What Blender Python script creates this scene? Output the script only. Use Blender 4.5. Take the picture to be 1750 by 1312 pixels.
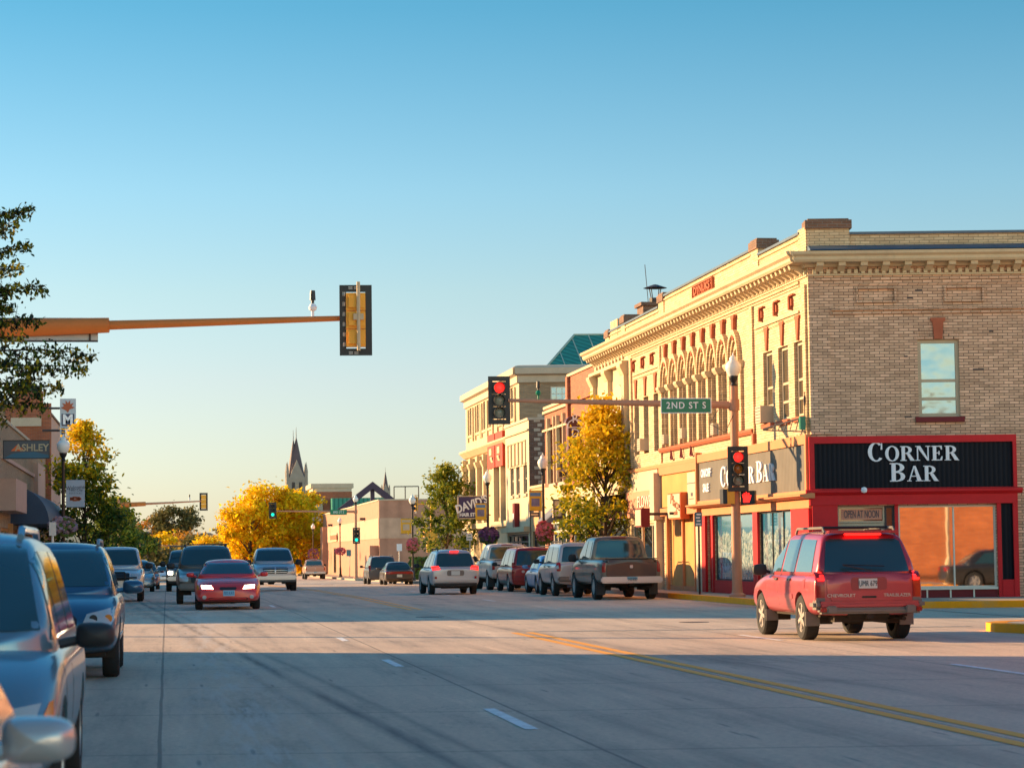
import bpy, bmesh, math, random
from mathutils import Vector, Matrix
from mathutils.bvhtree import BVHTree
R = math.radians
S = bpy.context.scene
for o in list(bpy.data.objects): bpy.data.objects.remove(o)
COL = S.collection
# ------------------------------------------------------------------ camera
YAW, PITCH, ROLL, CAMH, FPX = R(8.0245), R(3.9078), .012, 1.52, 4200.0
_F = Vector((math.sin(YAW)*math.cos(PITCH), math.cos(YAW)*math.cos(PITCH), math.sin(PITCH)))
_R = Vector((math.cos(YAW), -math.sin(YAW), 0)); _U = _R.cross(_F)
CR = _R*math.cos(ROLL)-_U*math.sin(ROLL); CU = _U*math.cos(ROLL)+_R*math.sin(ROLL)
cd = bpy.data.cameras.new('camera'); cam = bpy.data.objects.new('camera', cd); COL.objects.link(cam)
cam.matrix_world = Matrix(((CR.x, CU.x, -_F.x, 0), (CR.y, CU.y, -_F.y, 0), (CR.z, CU.z, -_F.z, CAMH), (0, 0, 0, 1)))
cd.sensor_width = 36; cd.lens = 36*FPX/1750; cd.clip_start = .1; cd.clip_end = 6000
cd.dof.use_dof = True; cd.dof.focus_distance = 68; cd.dof.aperture_fstop = 5.0
S.camera = cam
# ------------------------------------------------------------------ sky, sun, exposure
SUNEL = 13.0; SD = Vector((-.862, .507, 0)).normalized()
SUNAZ = math.atan2(SD.x, SD.y)
W = bpy.data.worlds.new('World'); S.world = W; W.use_nodes = True
nt = W.node_tree; bg = nt.nodes['Background']
sk = nt.nodes.new('ShaderNodeTexSky'); sk.sky_type = 'NISHITA'; sk.sun_disc = False
sk.sun_elevation = R(SUNEL); sk.sun_rotation = SUNAZ
sk.altitude = 300; sk.air_density = 1.0; sk.dust_density = .6; sk.ozone_density = 2.5
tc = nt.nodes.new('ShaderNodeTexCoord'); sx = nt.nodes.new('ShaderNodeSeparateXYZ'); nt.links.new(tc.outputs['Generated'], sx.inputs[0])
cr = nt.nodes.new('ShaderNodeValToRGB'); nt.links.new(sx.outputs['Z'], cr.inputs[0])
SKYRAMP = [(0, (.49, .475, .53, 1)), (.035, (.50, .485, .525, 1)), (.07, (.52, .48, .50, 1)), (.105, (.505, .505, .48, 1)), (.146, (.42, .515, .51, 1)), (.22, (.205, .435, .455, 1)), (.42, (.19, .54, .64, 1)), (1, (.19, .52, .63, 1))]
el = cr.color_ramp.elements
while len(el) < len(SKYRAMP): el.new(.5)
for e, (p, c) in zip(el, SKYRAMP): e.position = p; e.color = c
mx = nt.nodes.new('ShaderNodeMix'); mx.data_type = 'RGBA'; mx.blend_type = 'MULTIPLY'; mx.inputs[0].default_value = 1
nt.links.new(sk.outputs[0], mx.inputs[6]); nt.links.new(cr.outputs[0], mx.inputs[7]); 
def _wm(op, a, b, cl=False):
    n = nt.nodes.new('ShaderNodeMath'); n.operation = op; n.use_clamp = cl
    for i, v in enumerate((a, b)):
        if isinstance(v, (int, float)): n.inputs[i].default_value = v
        else: nt.links.new(v, n.inputs[i])
    return n.outputs[0]
# added warm boost of the low sky behind us, fill for shaded walls
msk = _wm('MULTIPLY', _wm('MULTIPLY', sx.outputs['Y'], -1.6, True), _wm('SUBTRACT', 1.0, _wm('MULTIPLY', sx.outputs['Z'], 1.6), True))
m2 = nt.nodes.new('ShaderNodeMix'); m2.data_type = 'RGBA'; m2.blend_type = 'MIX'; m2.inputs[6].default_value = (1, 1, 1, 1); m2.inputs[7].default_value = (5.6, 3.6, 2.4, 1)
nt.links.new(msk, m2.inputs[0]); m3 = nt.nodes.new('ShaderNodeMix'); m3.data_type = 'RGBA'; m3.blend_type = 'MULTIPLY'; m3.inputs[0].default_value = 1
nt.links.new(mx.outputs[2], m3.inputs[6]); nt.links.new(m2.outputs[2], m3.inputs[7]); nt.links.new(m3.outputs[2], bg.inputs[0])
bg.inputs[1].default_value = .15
sl = bpy.data.lights.new('sun', 'SUN'); sl.energy = 5.0; sl.angle = R(.5); sl.color = (1, .63, .31)
so = bpy.data.objects.new('sun', sl); COL.objects.link(so)
sv = Vector((SD.x*math.cos(R(SUNEL)), SD.y*math.cos(R(SUNEL)), math.sin(R(SUNEL))))
so.rotation_euler = sv.to_track_quat('Z', 'Y').to_euler(); so.location = (-20, 30, 40)
S.view_settings.view_transform = 'Standard'; S.view_settings.look = 'None'
S.view_settings.exposure = 1.3; S.view_settings.gamma = 1
S.render.engine = 'CYCLES'
# ------------------------------------------------------------------ helpers
def ray(px, py): return CR*((px-875)/FPX)-CU*((py-656)/FPX)+_F
def gp(px, py, z=0.0):
    d = ray(px, py); t = (z-CAMH)/d.z; return Vector((d.x*t, d.y*t, z))
def yx(px, X, py=900):                       # street distance of a column of the picture on a plane x = X
    d = ray(px, py); return d.y*X/d.x
def gz(y, x=0):
    P = [(-100, 0), (85, 0), (112, -.1), (145, -.35), (215, -.77), (300, -1.0), (460, -1.1), (620, 1.0), (760, 4.5), (900, 6.5), (1200, 7), (3000, 7)]
    for (a, b), (c, d) in zip(P, P[1:]):
        if y <= c: return b+(d-b)*(y-a)/(c-a)
    return 7
class PL:
    def __init__(s, O, U, N): s.O = Vector(O); s.U = Vector(U).normalized(); s.N = Vector(N).normalized()
    def P(s, u, z, d=0.0): return s.O+s.U*u+s.N*d+Vector((0, 0, z))
    def uv(s, px, py, d=0.0):
        r = ray(px, py); o = Vector((0, 0, CAMH)); O = s.O+s.N*d
        t = (O-o).dot(s.N)/r.dot(s.N); p = o+r*t
        return (p-s.O).dot(s.U), p.z
    def u(s, px, py=900): return s.uv(px, py)[0]
    def z(s, px, py): return s.uv(px, py)[1]
U2 = Vector((math.cos(R(8)), -math.sin(R(8)), 0)); N2 = Vector((-math.sin(R(8)), -math.cos(R(8)), 0))
def street(X, Y0=0.0): return PL((X, Y0, 0), (0, 1, 0), (-1, 0, 0))
def front(X, Y): return PL((X, Y, 0), U2, N2)
class MB:
    def __init__(s): s.v = []; s.f = []; s.m = []; s.mi = 0
    def mat(s, i): s.mi = i; return s
    def add(s, vs, fs):
        b = len(s.v); s.v += [Vector(v) for v in vs]
        for f in fs: s.f.append([b+i for i in f]); s.m.append(s.mi)
        return s
    def poly(s, vs): return s.add(vs, [list(range(len(vs)))])
    def hexa(s, p):                          # 8 points: bottom 4, top 4
        return s.add(p, [(3, 2, 1, 0), (4, 5, 6, 7), (0, 1, 5, 4), (1, 2, 6, 5), (2, 3, 7, 6), (3, 0, 4, 7)])
    def box(s, c, sz, rot=None):
        c = Vector(c); x, y, z = sz[0]/2, sz[1]/2, sz[2]/2
        p = [Vector(q) for q in ((-x, -y, -z), (x, -y, -z), (x, y, -z), (-x, y, -z), (-x, -y, z), (x, -y, z), (x, y, z), (-x, y, z))]
        if rot is not None: p = [rot @ q for q in p]
        return s.hexa([c+q for q in p])
    def pb(s, pl, u0, u1, z0, z1, d0, d1):
        if u0 > u1: u0, u1 = u1, u0
        if d0 > d1: d0, d1 = d1, d0
        return s.hexa([pl.P(u0, z0, d0), pl.P(u1, z0, d0), pl.P(u1, z0, d1), pl.P(u0, z0, d1), pl.P(u0, z1, d0), pl.P(u1, z1, d0), pl.P(u1, z1, d1), pl.P(u0, z1, d1)])
    def prism(s, pl, pts, d0, d1):           # pts (u,z) outline extruded from d0 to d1
        n = len(pts); a = [pl.P(u, z, d0) for u, z in pts]; b = [pl.P(u, z, d1) for u, z in pts]
        return s.add(a+b, [list(range(n))[::-1], list(range(n, 2*n))]+[(i, (i+1) % n, n+(i+1) % n, n+i) for i in range(n)])
    def prof(s, pl, pts, u0, u1, m0=0, m1=0):  # moulding: outline (d,z) swept along u; m0,m1 mitre
        n = len(pts); a = [pl.P(u0-m0*d, z, d) for d, z in pts]; b = [pl.P(u1+m1*d, z, d) for d, z in pts]
        return s.add(a+b, [list(range(n)), list(range(n, 2*n))[::-1]]+[(i, n+i, n+(i+1) % n, (i+1) % n) for i in range(n)])
    def cyl(s, a, b, r0, r1=None, n=12, cap=True):
        a, b = Vector(a), Vector(b); r1 = r0 if r1 is None else r1
        d = (b-a).normalized(); x = d.orthogonal().normalized(); y = d.cross(x)
        vs = [a+(x*math.cos(t)+y*math.sin(t))*r0 for t in [2*math.pi*i/n for i in range(n)]]
        vs += [b+(x*math.cos(t)+y*math.sin(t))*r1 for t in [2*math.pi*i/n for i in range(n)]]
        fs = [(i, (i+1) % n, n+(i+1) % n, n+i) for i in range(n)]
        if cap: fs += [list(range(n))[::-1], list(range(n, 2*n))]
        return s.add(vs, fs)
    def tube(s, pts, r, n=7):
        pts = [Vector(p) for p in pts]; rs = r if isinstance(r, (list, tuple)) else [r]*len(pts)
        b = len(s.v); prev = None
        for i, p in enumerate(pts):
            d = (pts[min(i+1, len(pts)-1)]-pts[max(i-1, 0)]).normalized()
            x = d.orthogonal().normalized() if prev is None else (prev-d*prev.dot(d)).normalized()
            prev = x; y = d.cross(x)
            s.v += [p+(x*math.cos(2*math.pi*k/n)+y*math.sin(2*math.pi*k/n))*rs[i] for k in range(n)]
        for i in range(len(pts)-1):
            for k in range(n):
                s.f.append([b+i*n+k, b+i*n+(k+1) % n, b+(i+1)*n+(k+1) % n, b+(i+1)*n+k]); s.m.append(s.mi)
        s.f.append([b+k for k in range(n)][::-1]); s.m.append(s.mi)
        s.f.append([b+(len(pts)-1)*n+k for k in range(n)]); s.m.append(s.mi)
        return s
    def lathe(s, prof, c, n=16, axis='Z'):   # prof (r,h)
        c = Vector(c); b = len(s.v)
        for r, h in prof:
            for k in range(n):
                a = 2*math.pi*k/n; x, y = r*math.cos(a), r*math.sin(a)
                s.v.append(c+(Vector((x, y, h)) if axis == 'Z' else Vector((h, x, y)) if axis == 'X' else Vector((x, h, y))))
        for i in range(len(prof)-1):
            for k in range(n):
                s.f.append([b+i*n+k, b+i*n+(k+1) % n, b+(i+1)*n+(k+1) % n, b+(i+1)*n+k]); s.m.append(s.mi)
        return s
    def build(s, name, mats, parent=None, smooth=False, local=False):
        me = bpy.data.meshes.new(name); vs = s.v
        if parent is not None and not local:
            L = Vector(parent.location); q = parent
            while q.parent: q = q.parent; L = L+Vector(q.location)
            vs = [v-L for v in vs]
        me.from_pydata([tuple(v) for v in vs], [], s.f)
        for m in (mats if isinstance(mats, (list, tuple)) else [mats]): me.materials.append(m)
        me.polygons.foreach_set('material_index', s.m); me.validate(); me.update()
        if smooth:
            me.polygons.foreach_set('use_smooth', [True]*len(me.polygons))
            if smooth != 'all':
                try: me.set_sharp_from_angle(angle=R(smooth if smooth > 1 else 35))
                except Exception: pass
        o = bpy.data.objects.new(name, me); COL.objects.link(o)
        if parent is not None: o.parent = parent
        return o
def fixn(o):
    bm = bmesh.new(); bm.from_mesh(o.data); bmesh.ops.recalc_face_normals(bm, faces=bm.faces); bm.to_mesh(o.data); bm.free(); return o
def tag(o, label, cat, group=None):
    o['label'] = label; o['category'] = cat
    if group: o['group'] = group
    return o
def thing(name, label, cat, loc=(0, 0, 0), rz=0, group=None):
    o = bpy.data.objects.new(name, None); COL.objects.link(o); o.location = loc; o.rotation_euler = (0, 0, rz); o.empty_display_size = .3
    return tag(o, label, cat, group)
def struct(o): o['kind'] = 'structure'; return o
def dup(o, loc=None, rz=None, label=None, parent=None):
    c = o.copy(); COL.objects.link(c); c.parent = parent
    if loc is not None: c.location = loc
    if rz is not None: c.rotation_euler = (0, 0, rz)
    if label: c['label'] = label
    for k in o.children: dup(k, parent=c)
    return c
# ------------------------------------------------------------------ materials
def newmat(name):
    m = bpy.data.materials.new(name); m.use_nodes = True; t = m.node_tree
    return m, t, t.nodes['Principled BSDF']
def N(t, kind, **kw):
    n = t.nodes.new('ShaderNode'+kind)
    for k, v in kw.items():
        if hasattr(n, k): setattr(n, k, v)
    return n
def c4(c): return (c[0], c[1], c[2], 1)
def mixc(t, fac, a, b, mode='MIX'):
    n = t.nodes.new('ShaderNodeMix'); n.data_type = 'RGBA'; n.blend_type = mode
    for i, v in ((0, fac), (6, a), (7, b)):
        if isinstance(v, (int, float)): n.inputs[i].default_value = v
        elif isinstance(v, tuple): n.inputs[i].default_value = c4(v)
        else: t.links.new(v, n.inputs[i])
    return n.outputs[2]
def noise(t, vec, scale, detail=4, rough=.6):
    n = t.nodes.new('ShaderNodeTexNoise'); n.inputs['Scale'].default_value = scale; n.inputs['Detail'].default_value = detail; n.inputs['Roughness'].default_value = rough
    if vec is not None: t.links.new(vec, n.inputs['Vector'])
    return n.outputs['Fac']
def ramp(t, fac, stops):
    n = t.nodes.new('ShaderNodeValToRGB'); e = n.color_ramp.elements
    while len(e) < len(stops): e.new(.5)
    for q, (p, c) in zip(e, stops): q.position = p; q.color = c4(c) if isinstance(c, tuple) else (c, c, c, 1)
    t.links.new(fac, n.inputs[0]); return n.outputs[0]
def mathn(t, op, a, b=None):
    n = t.nodes.new('ShaderNodeMath'); n.operation = op
    for i, v in enumerate((a, b)):
        if v is None: continue
        if isinstance(v, (int, float)): n.inputs[i].default_value = v
        else: t.links.new(v, n.inputs[i])
    return n.outputs[0]
def geo(t): return t.nodes.new('ShaderNodeNewGeometry').outputs['Position']
def objc(t): return t.nodes.new('ShaderNodeTexCoord').outputs['Object']
def bump(t, b, h, dist=.01, strength=.5):
    n = t.nodes.new('ShaderNodeBump'); n.inputs['Distance'].default_value = dist; n.inputs['Strength'].default_value = strength
    t.links.new(h, n.inputs['Height']); t.links.new(n.outputs[0], b.inputs['Normal'])
def paint(name, c, rough=.6, var=.18, scale=3.0, metal=0, dirt=None, coords='geo'):
    m, t, b = newmat(name); p = geo(t) if coords == 'geo' else objc(t)
    f = noise(t, p, scale, 6, .65); g = noise(t, p, scale*9, 3)
    f = mathn(t, 'ADD', mathn(t, 'MULTIPLY', f, .65), mathn(t, 'MULTIPLY', g, .35))
    k = ramp(t, f, [(.3, 1-var), (.7, 1+var*.6)])
    col = mixc(t, 1.0, tuple(c), k, 'MULTIPLY')
    if dirt: col = mixc(t, ramp(t, noise(t, p, scale*.45, 8, .7), [(.52, 0.0), (.7, .6)]), col, tuple(dirt))
    t.links.new(col, b.inputs['Base Color']); b.inputs['Roughness'].default_value = rough; b.inputs['Metallic'].default_value = metal
    b.inputs['Specular IOR Level'].default_value = .22
    bump(t, b, g, .004, .3)
    return m
def brick(name, c1, c2, mortar, bw=.23, bh=.078, rough=.85, soot=.42):
    m, t, b = newmat(name); p = geo(t); s = N(t, 'SeparateXYZ'); t.links.new(p, s.inputs[0])
    cb = N(t, 'CombineXYZ'); t.links.new(mathn(t, 'ADD', s.outputs[0], s.outputs[1]), cb.inputs[0]); t.links.new(s.outputs[2], cb.inputs[1])
    bt = N(t, 'TexBrick'); t.links.new(cb.outputs[0], bt.inputs['Vector']); bt.inputs['Scale'].default_value = 1
    bt.inputs['Brick Width'].default_value = bw; bt.inputs['Row Height'].default_value = bh; bt.inputs['Mortar Size'].default_value = .009
    bt.inputs['Mortar Smooth'].default_value = .3; bt.inputs['Bias'].default_value = -.1
    bt.inputs['Color1'].default_value = c4(c1); bt.inputs['Color2'].default_value = c4(c2); bt.inputs['Mortar'].default_value = c4(mortar)
    st = N(t, 'Mapping'); st.inputs['Scale'].default_value = (1, 1, 6); t.links.new(p, st.inputs[0])
    v = ramp(t, noise(t, st.outputs[0], 1.6, 5, .7), [(.3, .72), (.7, 1.18)])
    col = mixc(t, 1.0, bt.outputs['Color'], v, 'MULTIPLY')
    col = mixc(t, ramp(t, noise(t, p, .35, 6, .7), [(.45, 0.0), (.75, soot)]), col, (c1[0]*.45, c1[1]*.42, c1[2]*.4))
    t.links.new(col, b.inputs['Base Color']); b.inputs['Roughness'].default_value = rough
    bump(t, b, mathn(t, 'SUBTRACT', 1.0, bt.outputs['Fac']), .012, .8)
    return m
def glass(name, c=(.02, .03, .035), rough=.06, spec=.8, mirror=0.0, wav=.0015):
    m, t, b = newmat(name); b.inputs['Base Color'].default_value = c4(c); b.inputs['Roughness'].default_value = rough
    b.inputs['Specular IOR Level'].default_value = spec; b.inputs['Metallic'].default_value = mirror
    if wav: bump(t, b, noise(t, geo(t), 1.3, 2), wav*8, .12)
    return m
def plain(name, c, rough=.5, metal=0, emit=0, spec=.5, ecol=None):
    m, t, b = newmat(name); b.inputs['Base Color'].default_value = c4(c); b.inputs['Roughness'].default_value = rough; b.inputs['Metallic'].default_value = metal
    b.inputs['Specular IOR Level'].default_value = spec
    if emit: b.inputs['Emission Color'].default_value = c4(ecol or c); b.inputs['Emission Strength'].default_value = emit
    return m
def ribbed(name, c, pitch=.15, rough=.55, depth=.35):
    m, t, b = newmat(name); p = geo(t); s = N(t, 'SeparateXYZ'); t.links.new(p, s.inputs[0])
    w = mathn(t, 'SINE', mathn(t, 'MULTIPLY', mathn(t, 'ADD', s.outputs[0], s.outputs[1]), 2*math.pi/pitch))
    k = ramp(t, mathn(t, 'ADD', mathn(t, 'MULTIPLY', w, .5), .5), [(.0, 1-depth), (.35, 1.0), (1, 1.05)])
    v = ramp(t, noise(t, p, 1.4, 5), [(.3, .85), (.7, 1.08)])
    t.links.new(mixc(t, 1.0, mixc(t, 1.0, tuple(c), k, 'MULTIPLY'), v, 'MULTIPLY'), b.inputs['Base Color']); b.inputs['Roughness'].default_value = rough
    b.inputs['Specular IOR Level'].default_value = .12
    bump(t, b, w, .01, .6); return m
def leafmat(name, cols, zc=None, trans=.35):
    m, t, b = newmat(name); g = t.nodes.new('ShaderNodeNewGeometry')
    f = mathn(t, 'ADD', mathn(t, 'MULTIPLY', g.outputs['Random Per Island'], .55), mathn(t, 'MULTIPLY', noise(t, g.outputs['Position'], .9, 3), .6))
    if zc:                                    # leaves turn yellow from the top of the crown down
        s = N(t, 'SeparateXYZ'); t.links.new(g.outputs['Position'], s.inputs[0])
        f = mathn(t, 'ADD', f, mathn(t, 'MULTIPLY', mathn(t, 'SUBTRACT', s.outputs[2], zc[0]), zc[1]))
    n = len(cols); col = ramp(t, f, [(.2+.6*i/(n-1), c) for i, c in enumerate(cols)])
    t.links.new(col, b.inputs['Base Color']); b.inputs['Roughness'].default_value = .55; b.inputs['Specular IOR Level'].default_value = .25
    tr = t.nodes.new('ShaderNodeBsdfTranslucent'); t.links.new(col, tr.inputs[0])
    ms = t.nodes.new('ShaderNodeMixShader'); ms.inputs[0].default_value = trans
    t.links.new(b.outputs[0], ms.inputs[1]); t.links.new(tr.outputs[0], ms.inputs[2]); t.links.new(ms.outputs[0], t.nodes['Material Output'].inputs[0])
    return m
def carpaint(name, c, metal=.35, rough=.28, dust=.12, dustc=(.30, .25, .2), dtop=1.0):
    m, t, b = newmat(name); p = objc(t); s = N(t, 'SeparateXYZ'); t.links.new(p, s.inputs[0])
    d = mathn(t, 'MULTIPLY', ramp(t, mathn(t, 'ADD', mathn(t, 'DIVIDE', s.outputs[2], dtop*2), mathn(t, 'MULTIPLY', noise(t, p, 2.2, 6, .7), .35)), [(.3, 1.0), (.85, .12)]), dust)
    col = mixc(t, d, tuple(c), tuple(dustc)); t.links.new(col, b.inputs['Base Color'])
    t.links.new(mathn(t, 'ADD', mathn(t, 'MULTIPLY', d, .8), rough), b.inputs['Roughness'])
    b.inputs['Metallic'].default_value = metal; b.inputs['Coat Weight'].default_value = .55; b.inputs['Coat Roughness'].default_value = .07
    return m
M = dict(
 brickc=brick('cream_brick', (.84, .53, .34), (.54, .33, .20), (.20, .12, .08)),
 brickp=brick('pale_brick', (.74, .54, .31), (.61, .42, .23), (.38, .26, .15), soot=.15),
 brickr=brick('red_brick', (.45, .13, .05), (.36, .10, .05), (.3, .2, .14)),
 bricko=brick('orange_brick', (.75, .22, .06), (.62, .17, .05), (.45, .25, .15), bw=.3, bh=.1),
 brickb=brick('brown_brick', (.24, .12, .07), (.17, .085, .05), (.24, .2, .16)),
 brickt=brick('tan_brick', (.42, .28, .16), (.34, .23, .13), (.3, .24, .18)),
 cream=paint('cream_stone', (.60, .47, .29), .75, .14, 1.5, dirt=(.4, .3, .2)),
 white=paint('white_paint', (.60, .48, .32), .6, .1, 1.5), stone=paint('pale_stone', (.55, .45, .33), .8, .15, 2),
 terra=paint('terracotta', (.42, .12, .06), .8, .2, 4), slate=paint('metal_flashing', (.10, .14, .18), .5, .2, 2, metal=.4),
 redp=paint('red_paint', (.60, .018, .022), .5, .14, 1.2), redd=paint('dark_red_paint', (.17, .018, .022), .5, .14, 1.2), orangep=paint('salmon_trim', (.62, .24, .10), .6, .12, 1.2),
 black=ribbed('black_ribbed_sign', (.008, .010, .016), .11, .5), greyr=ribbed('grey_ribbed_sign', (.17, .155, .13), .16, .55, .3),
 letw=plain('letter_white', (.8, .8, .82), .5), letd=plain('letter_dark', (.05, .04, .06), .6),
 glassb=glass('shop_glass', (.015, .02, .025), .04, 1.0), glassm=glass('mirror_glass', (.62, .6, .6), .025, .8, 1.0, .0006),
 glassw=glass('window_glass', (.15, .26, .34), .10, .8, .85, .02), glassn=glass('curtained_glass', (.12, .09, .055), .12, .9, .2),
 frame=paint('window_frame', (.5, .4, .27), .6, .1, 4), framew=paint('white_frame', (.75, .68, .55), .6, .1, 4), darkf=paint('dark_frame', (.06, .05, .05), .5, .1, 4),
 yellowd=ribbed('yellow_board', (.62, .33, .11), .2, .6, .25), redm=paint('red_panel', (.45, .05, .02), .55, .1, 1),
 tanw=ribbed('tan_ribbed_metal', (.47, .25, .17), 1.1, .65, .12), tanl=ribbed('pale_ribbed_metal', (.56, .37, .26), 1.1, .65, .1),
 green=ribbed('green_roof', (.05, .27, .20), .55, .4, .45), steep=paint('spire_slate', (.13, .095, .10), .6, .25, .6), steepw=paint('tower_stone', (.34, .30, .25), .8, .2, .8),
 purple=paint('purple_timber', (.09, .06, .09), .6, .1, 1), roofd=paint('flat_roof', (.10, .09, .08), .9, .2, 1),
 pole=paint('tan_pole', (.52, .25, .15), .5, .1, 3), orange=paint('orange_arm', (.60, .20, .05), .5, .12, 2), bronze=paint('dark_pole', (.05, .035, .03), .45, .15, 4, metal=.3),
 steel=paint('galvanised', (.42, .42, .42), .45, .12, 4, metal=.6), blk=plain('black_plastic', (.012, .012, .014), .45), gold=paint('yellow_housing', (.90, .42, .05), .5, .1, 4),
 globe=plain('lamp_globe', (.85, .82, .74), .25, 0, .0, .6), greens=plain('green_sign', (.0, .18, .09), .4), 
 lred=plain('red_light', (.6, .02, .01), .4, 0, 1.5, .5, (1, .012, .008)), lgreen=plain('green_light', (.0, .5, .35), .4, 0, .55, .5, (.01, .95, .62)), lamb=plain('amber_lens', (.45, .14, .02), .25), lclr=plain('unlit_lens', (.30, .28, .20), .25),
 walk=paint('sidewalk', (.42, .35, .27), .85, .14, 1.6, dirt=(.3, .25, .2)), kerb=paint('kerb', (.40, .33, .26), .85, .15, 2), kyel=paint('yellow_kerb', (.95, .36, .005), .6, .15, 3, dirt=(.6, .35, .12)),
 bark=paint('bark', (.09, .06, .04), .9, .3, 8), awn=paint('blue_awning', (.05, .075, .12), .55, .15, 2), awng=paint('grey_awning', (.2, .21, .23), .55, .15, 2),
 ac=paint('air_conditioner', (.55, .46, .34), .6, .1, 4), wood=paint('wood_post', (.55, .28, .11), .7, .15, 3), pinkw=paint('pink_stucco', (.55, .36, .28), .8, .1, 1.5),
 navy=plain('navy_sign', (.035, .02, .10), .5), yban=plain('yellow_banner', (.75, .42, .02), .6), bluesn=plain('blue_banner', (.10, .22, .42), .6), picb=paint('banner_picture', (.22, .2, .3), .6, .5, 6),
 pink=paint('pink_petals', (.68, .20, .24), .6, .5, 9), fgreen=paint('flower_leaves', (.12, .17, .03), .7, .4, 9), fpurp=paint('purple_petals', (.20, .08, .20), .6, .4, 9),
)
def text(body, pl, u, z, size, mat, d=0.0, ext=.012, parent=None, name='lettering', sx=1.0, align='CENTER', flip=False, bold=.0, rot=0, spacing=1.0):
    """Raised lettering on a wall plane; u runs with the reading direction when seen from outside."""
    cu = bpy.data.curves.new(name, 'FONT'); cu.body = body; cu.size = size; cu.extrude = ext; cu.align_x = align; cu.align_y = 'CENTER'; cu.offset = bold; cu.resolution_u = 3; cu.space_character = spacing
    tmp = bpy.data.objects.new(name, cu); COL.objects.link(tmp); dg = bpy.context.evaluated_depsgraph_get()
    me = bpy.data.meshes.new_from_object(tmp.evaluated_get(dg)); bpy.data.objects.remove(tmp)
    rd = Vector((0, 0, 1)).cross(pl.N) if not flip else -Vector((0, 0, 1)).cross(pl.N)   # reading direction
    mb = MB(); ca, sa = math.cos(rot), math.sin(rot)
    o = pl.P(u, z, d)
    mb.add([o+rd*((v.co.x*ca-v.co.y*sa)*sx)+Vector((0, 0, v.co.x*sa*sx+v.co.y*ca))+pl.N*(v.co.z+ext) for v in me.vertices], [list(p.vertices) for p in me.polygons])
    return mb.build(name, mat, parent)
def serif(word, pl, u, z, cap, small, mat, d=0.0, th=.05, parent=None, sx=1.0):
    """Bold serif capitals, first letter large and the rest small capitals, built from stems, bars, bowls and serifs."""
    G = {}
    def ring(cx, cy, rx, ry, tw, tt, a0, a1, n=14):
        out = [(cx+rx*math.cos(a0+(a1-a0)*i/n), cy+ry*math.sin(a0+(a1-a0)*i/n)) for i in range(n+1)]
        inn = [(cx+(rx-tw)*math.cos(a0+(a1-a0)*i/n), cy+(ry-tt)*math.sin(a0+(a1-a0)*i/n)) for i in range(n+1)]
        return [[out[i], out[i+1], inn[i+1], inn[i]] for i in range(n)]
    rc = lambda x0, y0, x1, y1: [(x0, y0), (x1, y0), (x1, y1), (x0, y1)]
    st, h = .20, .055; pi = math.pi
    G['C'] = (.78, ring(.42, .5, .40, .53, .19, .07, R(48), R(318))+[[(.64, .62), (.72, .62), (.72, 1.02), (.66, .93)]])
    G['O'] = (.86, ring(.43, .5, .42, .53, .19, .07, 0, 2*pi, 22))
    bowl = lambda cy, ry: ring(.34, cy, .36, ry, .2, h+.01, -pi/2, pi/2, 9)+[rc(.1, cy+ry-h-.01, .35, cy+ry), rc(.1, cy-ry, .35, cy-ry+h)]
    G['R'] = (.84, [rc(.08, 0, .08+st, 1), rc(0, 0, .38, h), rc(0, 1-h, .2, 1)]+bowl(.74, .26)+[[(.36, .5), (.56, .5), (.84, .04), (.9, 0), (.66, 0), (.6, .02)]])
    G['B'] = (.76, [rc(.08, 0, .08+st, 1), rc(0, 0, .2, h), rc(0, 1-h, .2, 1)]+bowl(.755, .245)+[[(q[0]*1.05, q[1]) for q in f] for f in bowl(.265, .265)])
    G['N'] = (.92, [rc(.1, 0, .17, 1), rc(0, 0, .28, h), rc(0, 1-h, .2, 1), [(.06, 1), (.3, 1), (.83, 0), (.72, 0)], rc(.74, 0, .81, 1), rc(.62, 1-h, .92, 1)])
    G['E'] = (.72, [rc(.08, 0, .08+st, 1), rc(0, 0, .62, h+.01), rc(0, 1-h-.01, .62, 1), rc(.2, .48, .46, .54), rc(.42, .38, .48, .64), [(.62, 0), (.66, .28), (.6, .28), (.5, .03)], [(.62, 1), (.64, .74), (.58, .74), (.48, .97)]])
    G['A'] = (.88, [[(.08, 0), (.15, 0), (.45, 1), (.38, 1)], [(.38, 1), (.5, 1), (.84, 0), (.6, 0)], rc(.2, .3, .62, .36), rc(0, 0, .26, h), rc(.5, 0, .92, h)])
    rd = Vector((0, 0, 1)).cross(pl.N); x = 0; mb = MB(); parts = []
    for i, ch in enumerate(word):
        s = cap if i == 0 else small; w, fs = G[ch]
        for f in fs: parts.append([(x+a*s*sx, b*s) for a, b in f])
        x += (w+.07)*s*sx
    o = pl.P(u, z, d)-rd*(x/2); k = 0
    for f in parts:
        k += 1; e = th+.0006*(k % 9)
        if sum(f[i][0]*f[(i+1) % len(f)][1]-f[(i+1) % len(f)][0]*f[i][1] for i in range(len(f))) < 0: f = f[::-1]
        n = len(f); a = [o+rd*p+Vector((0, 0, q)) for p, q in f]; b = [q+pl.N*e for q in a]
        mb.add(a+b, [list(range(n))[::-1], list(range(n, 2*n))]+[(j, (j+1) % n, n+(j+1) % n, n+j) for j in range(n)])
    return mb.build('lettering', mat, parent)
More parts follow.
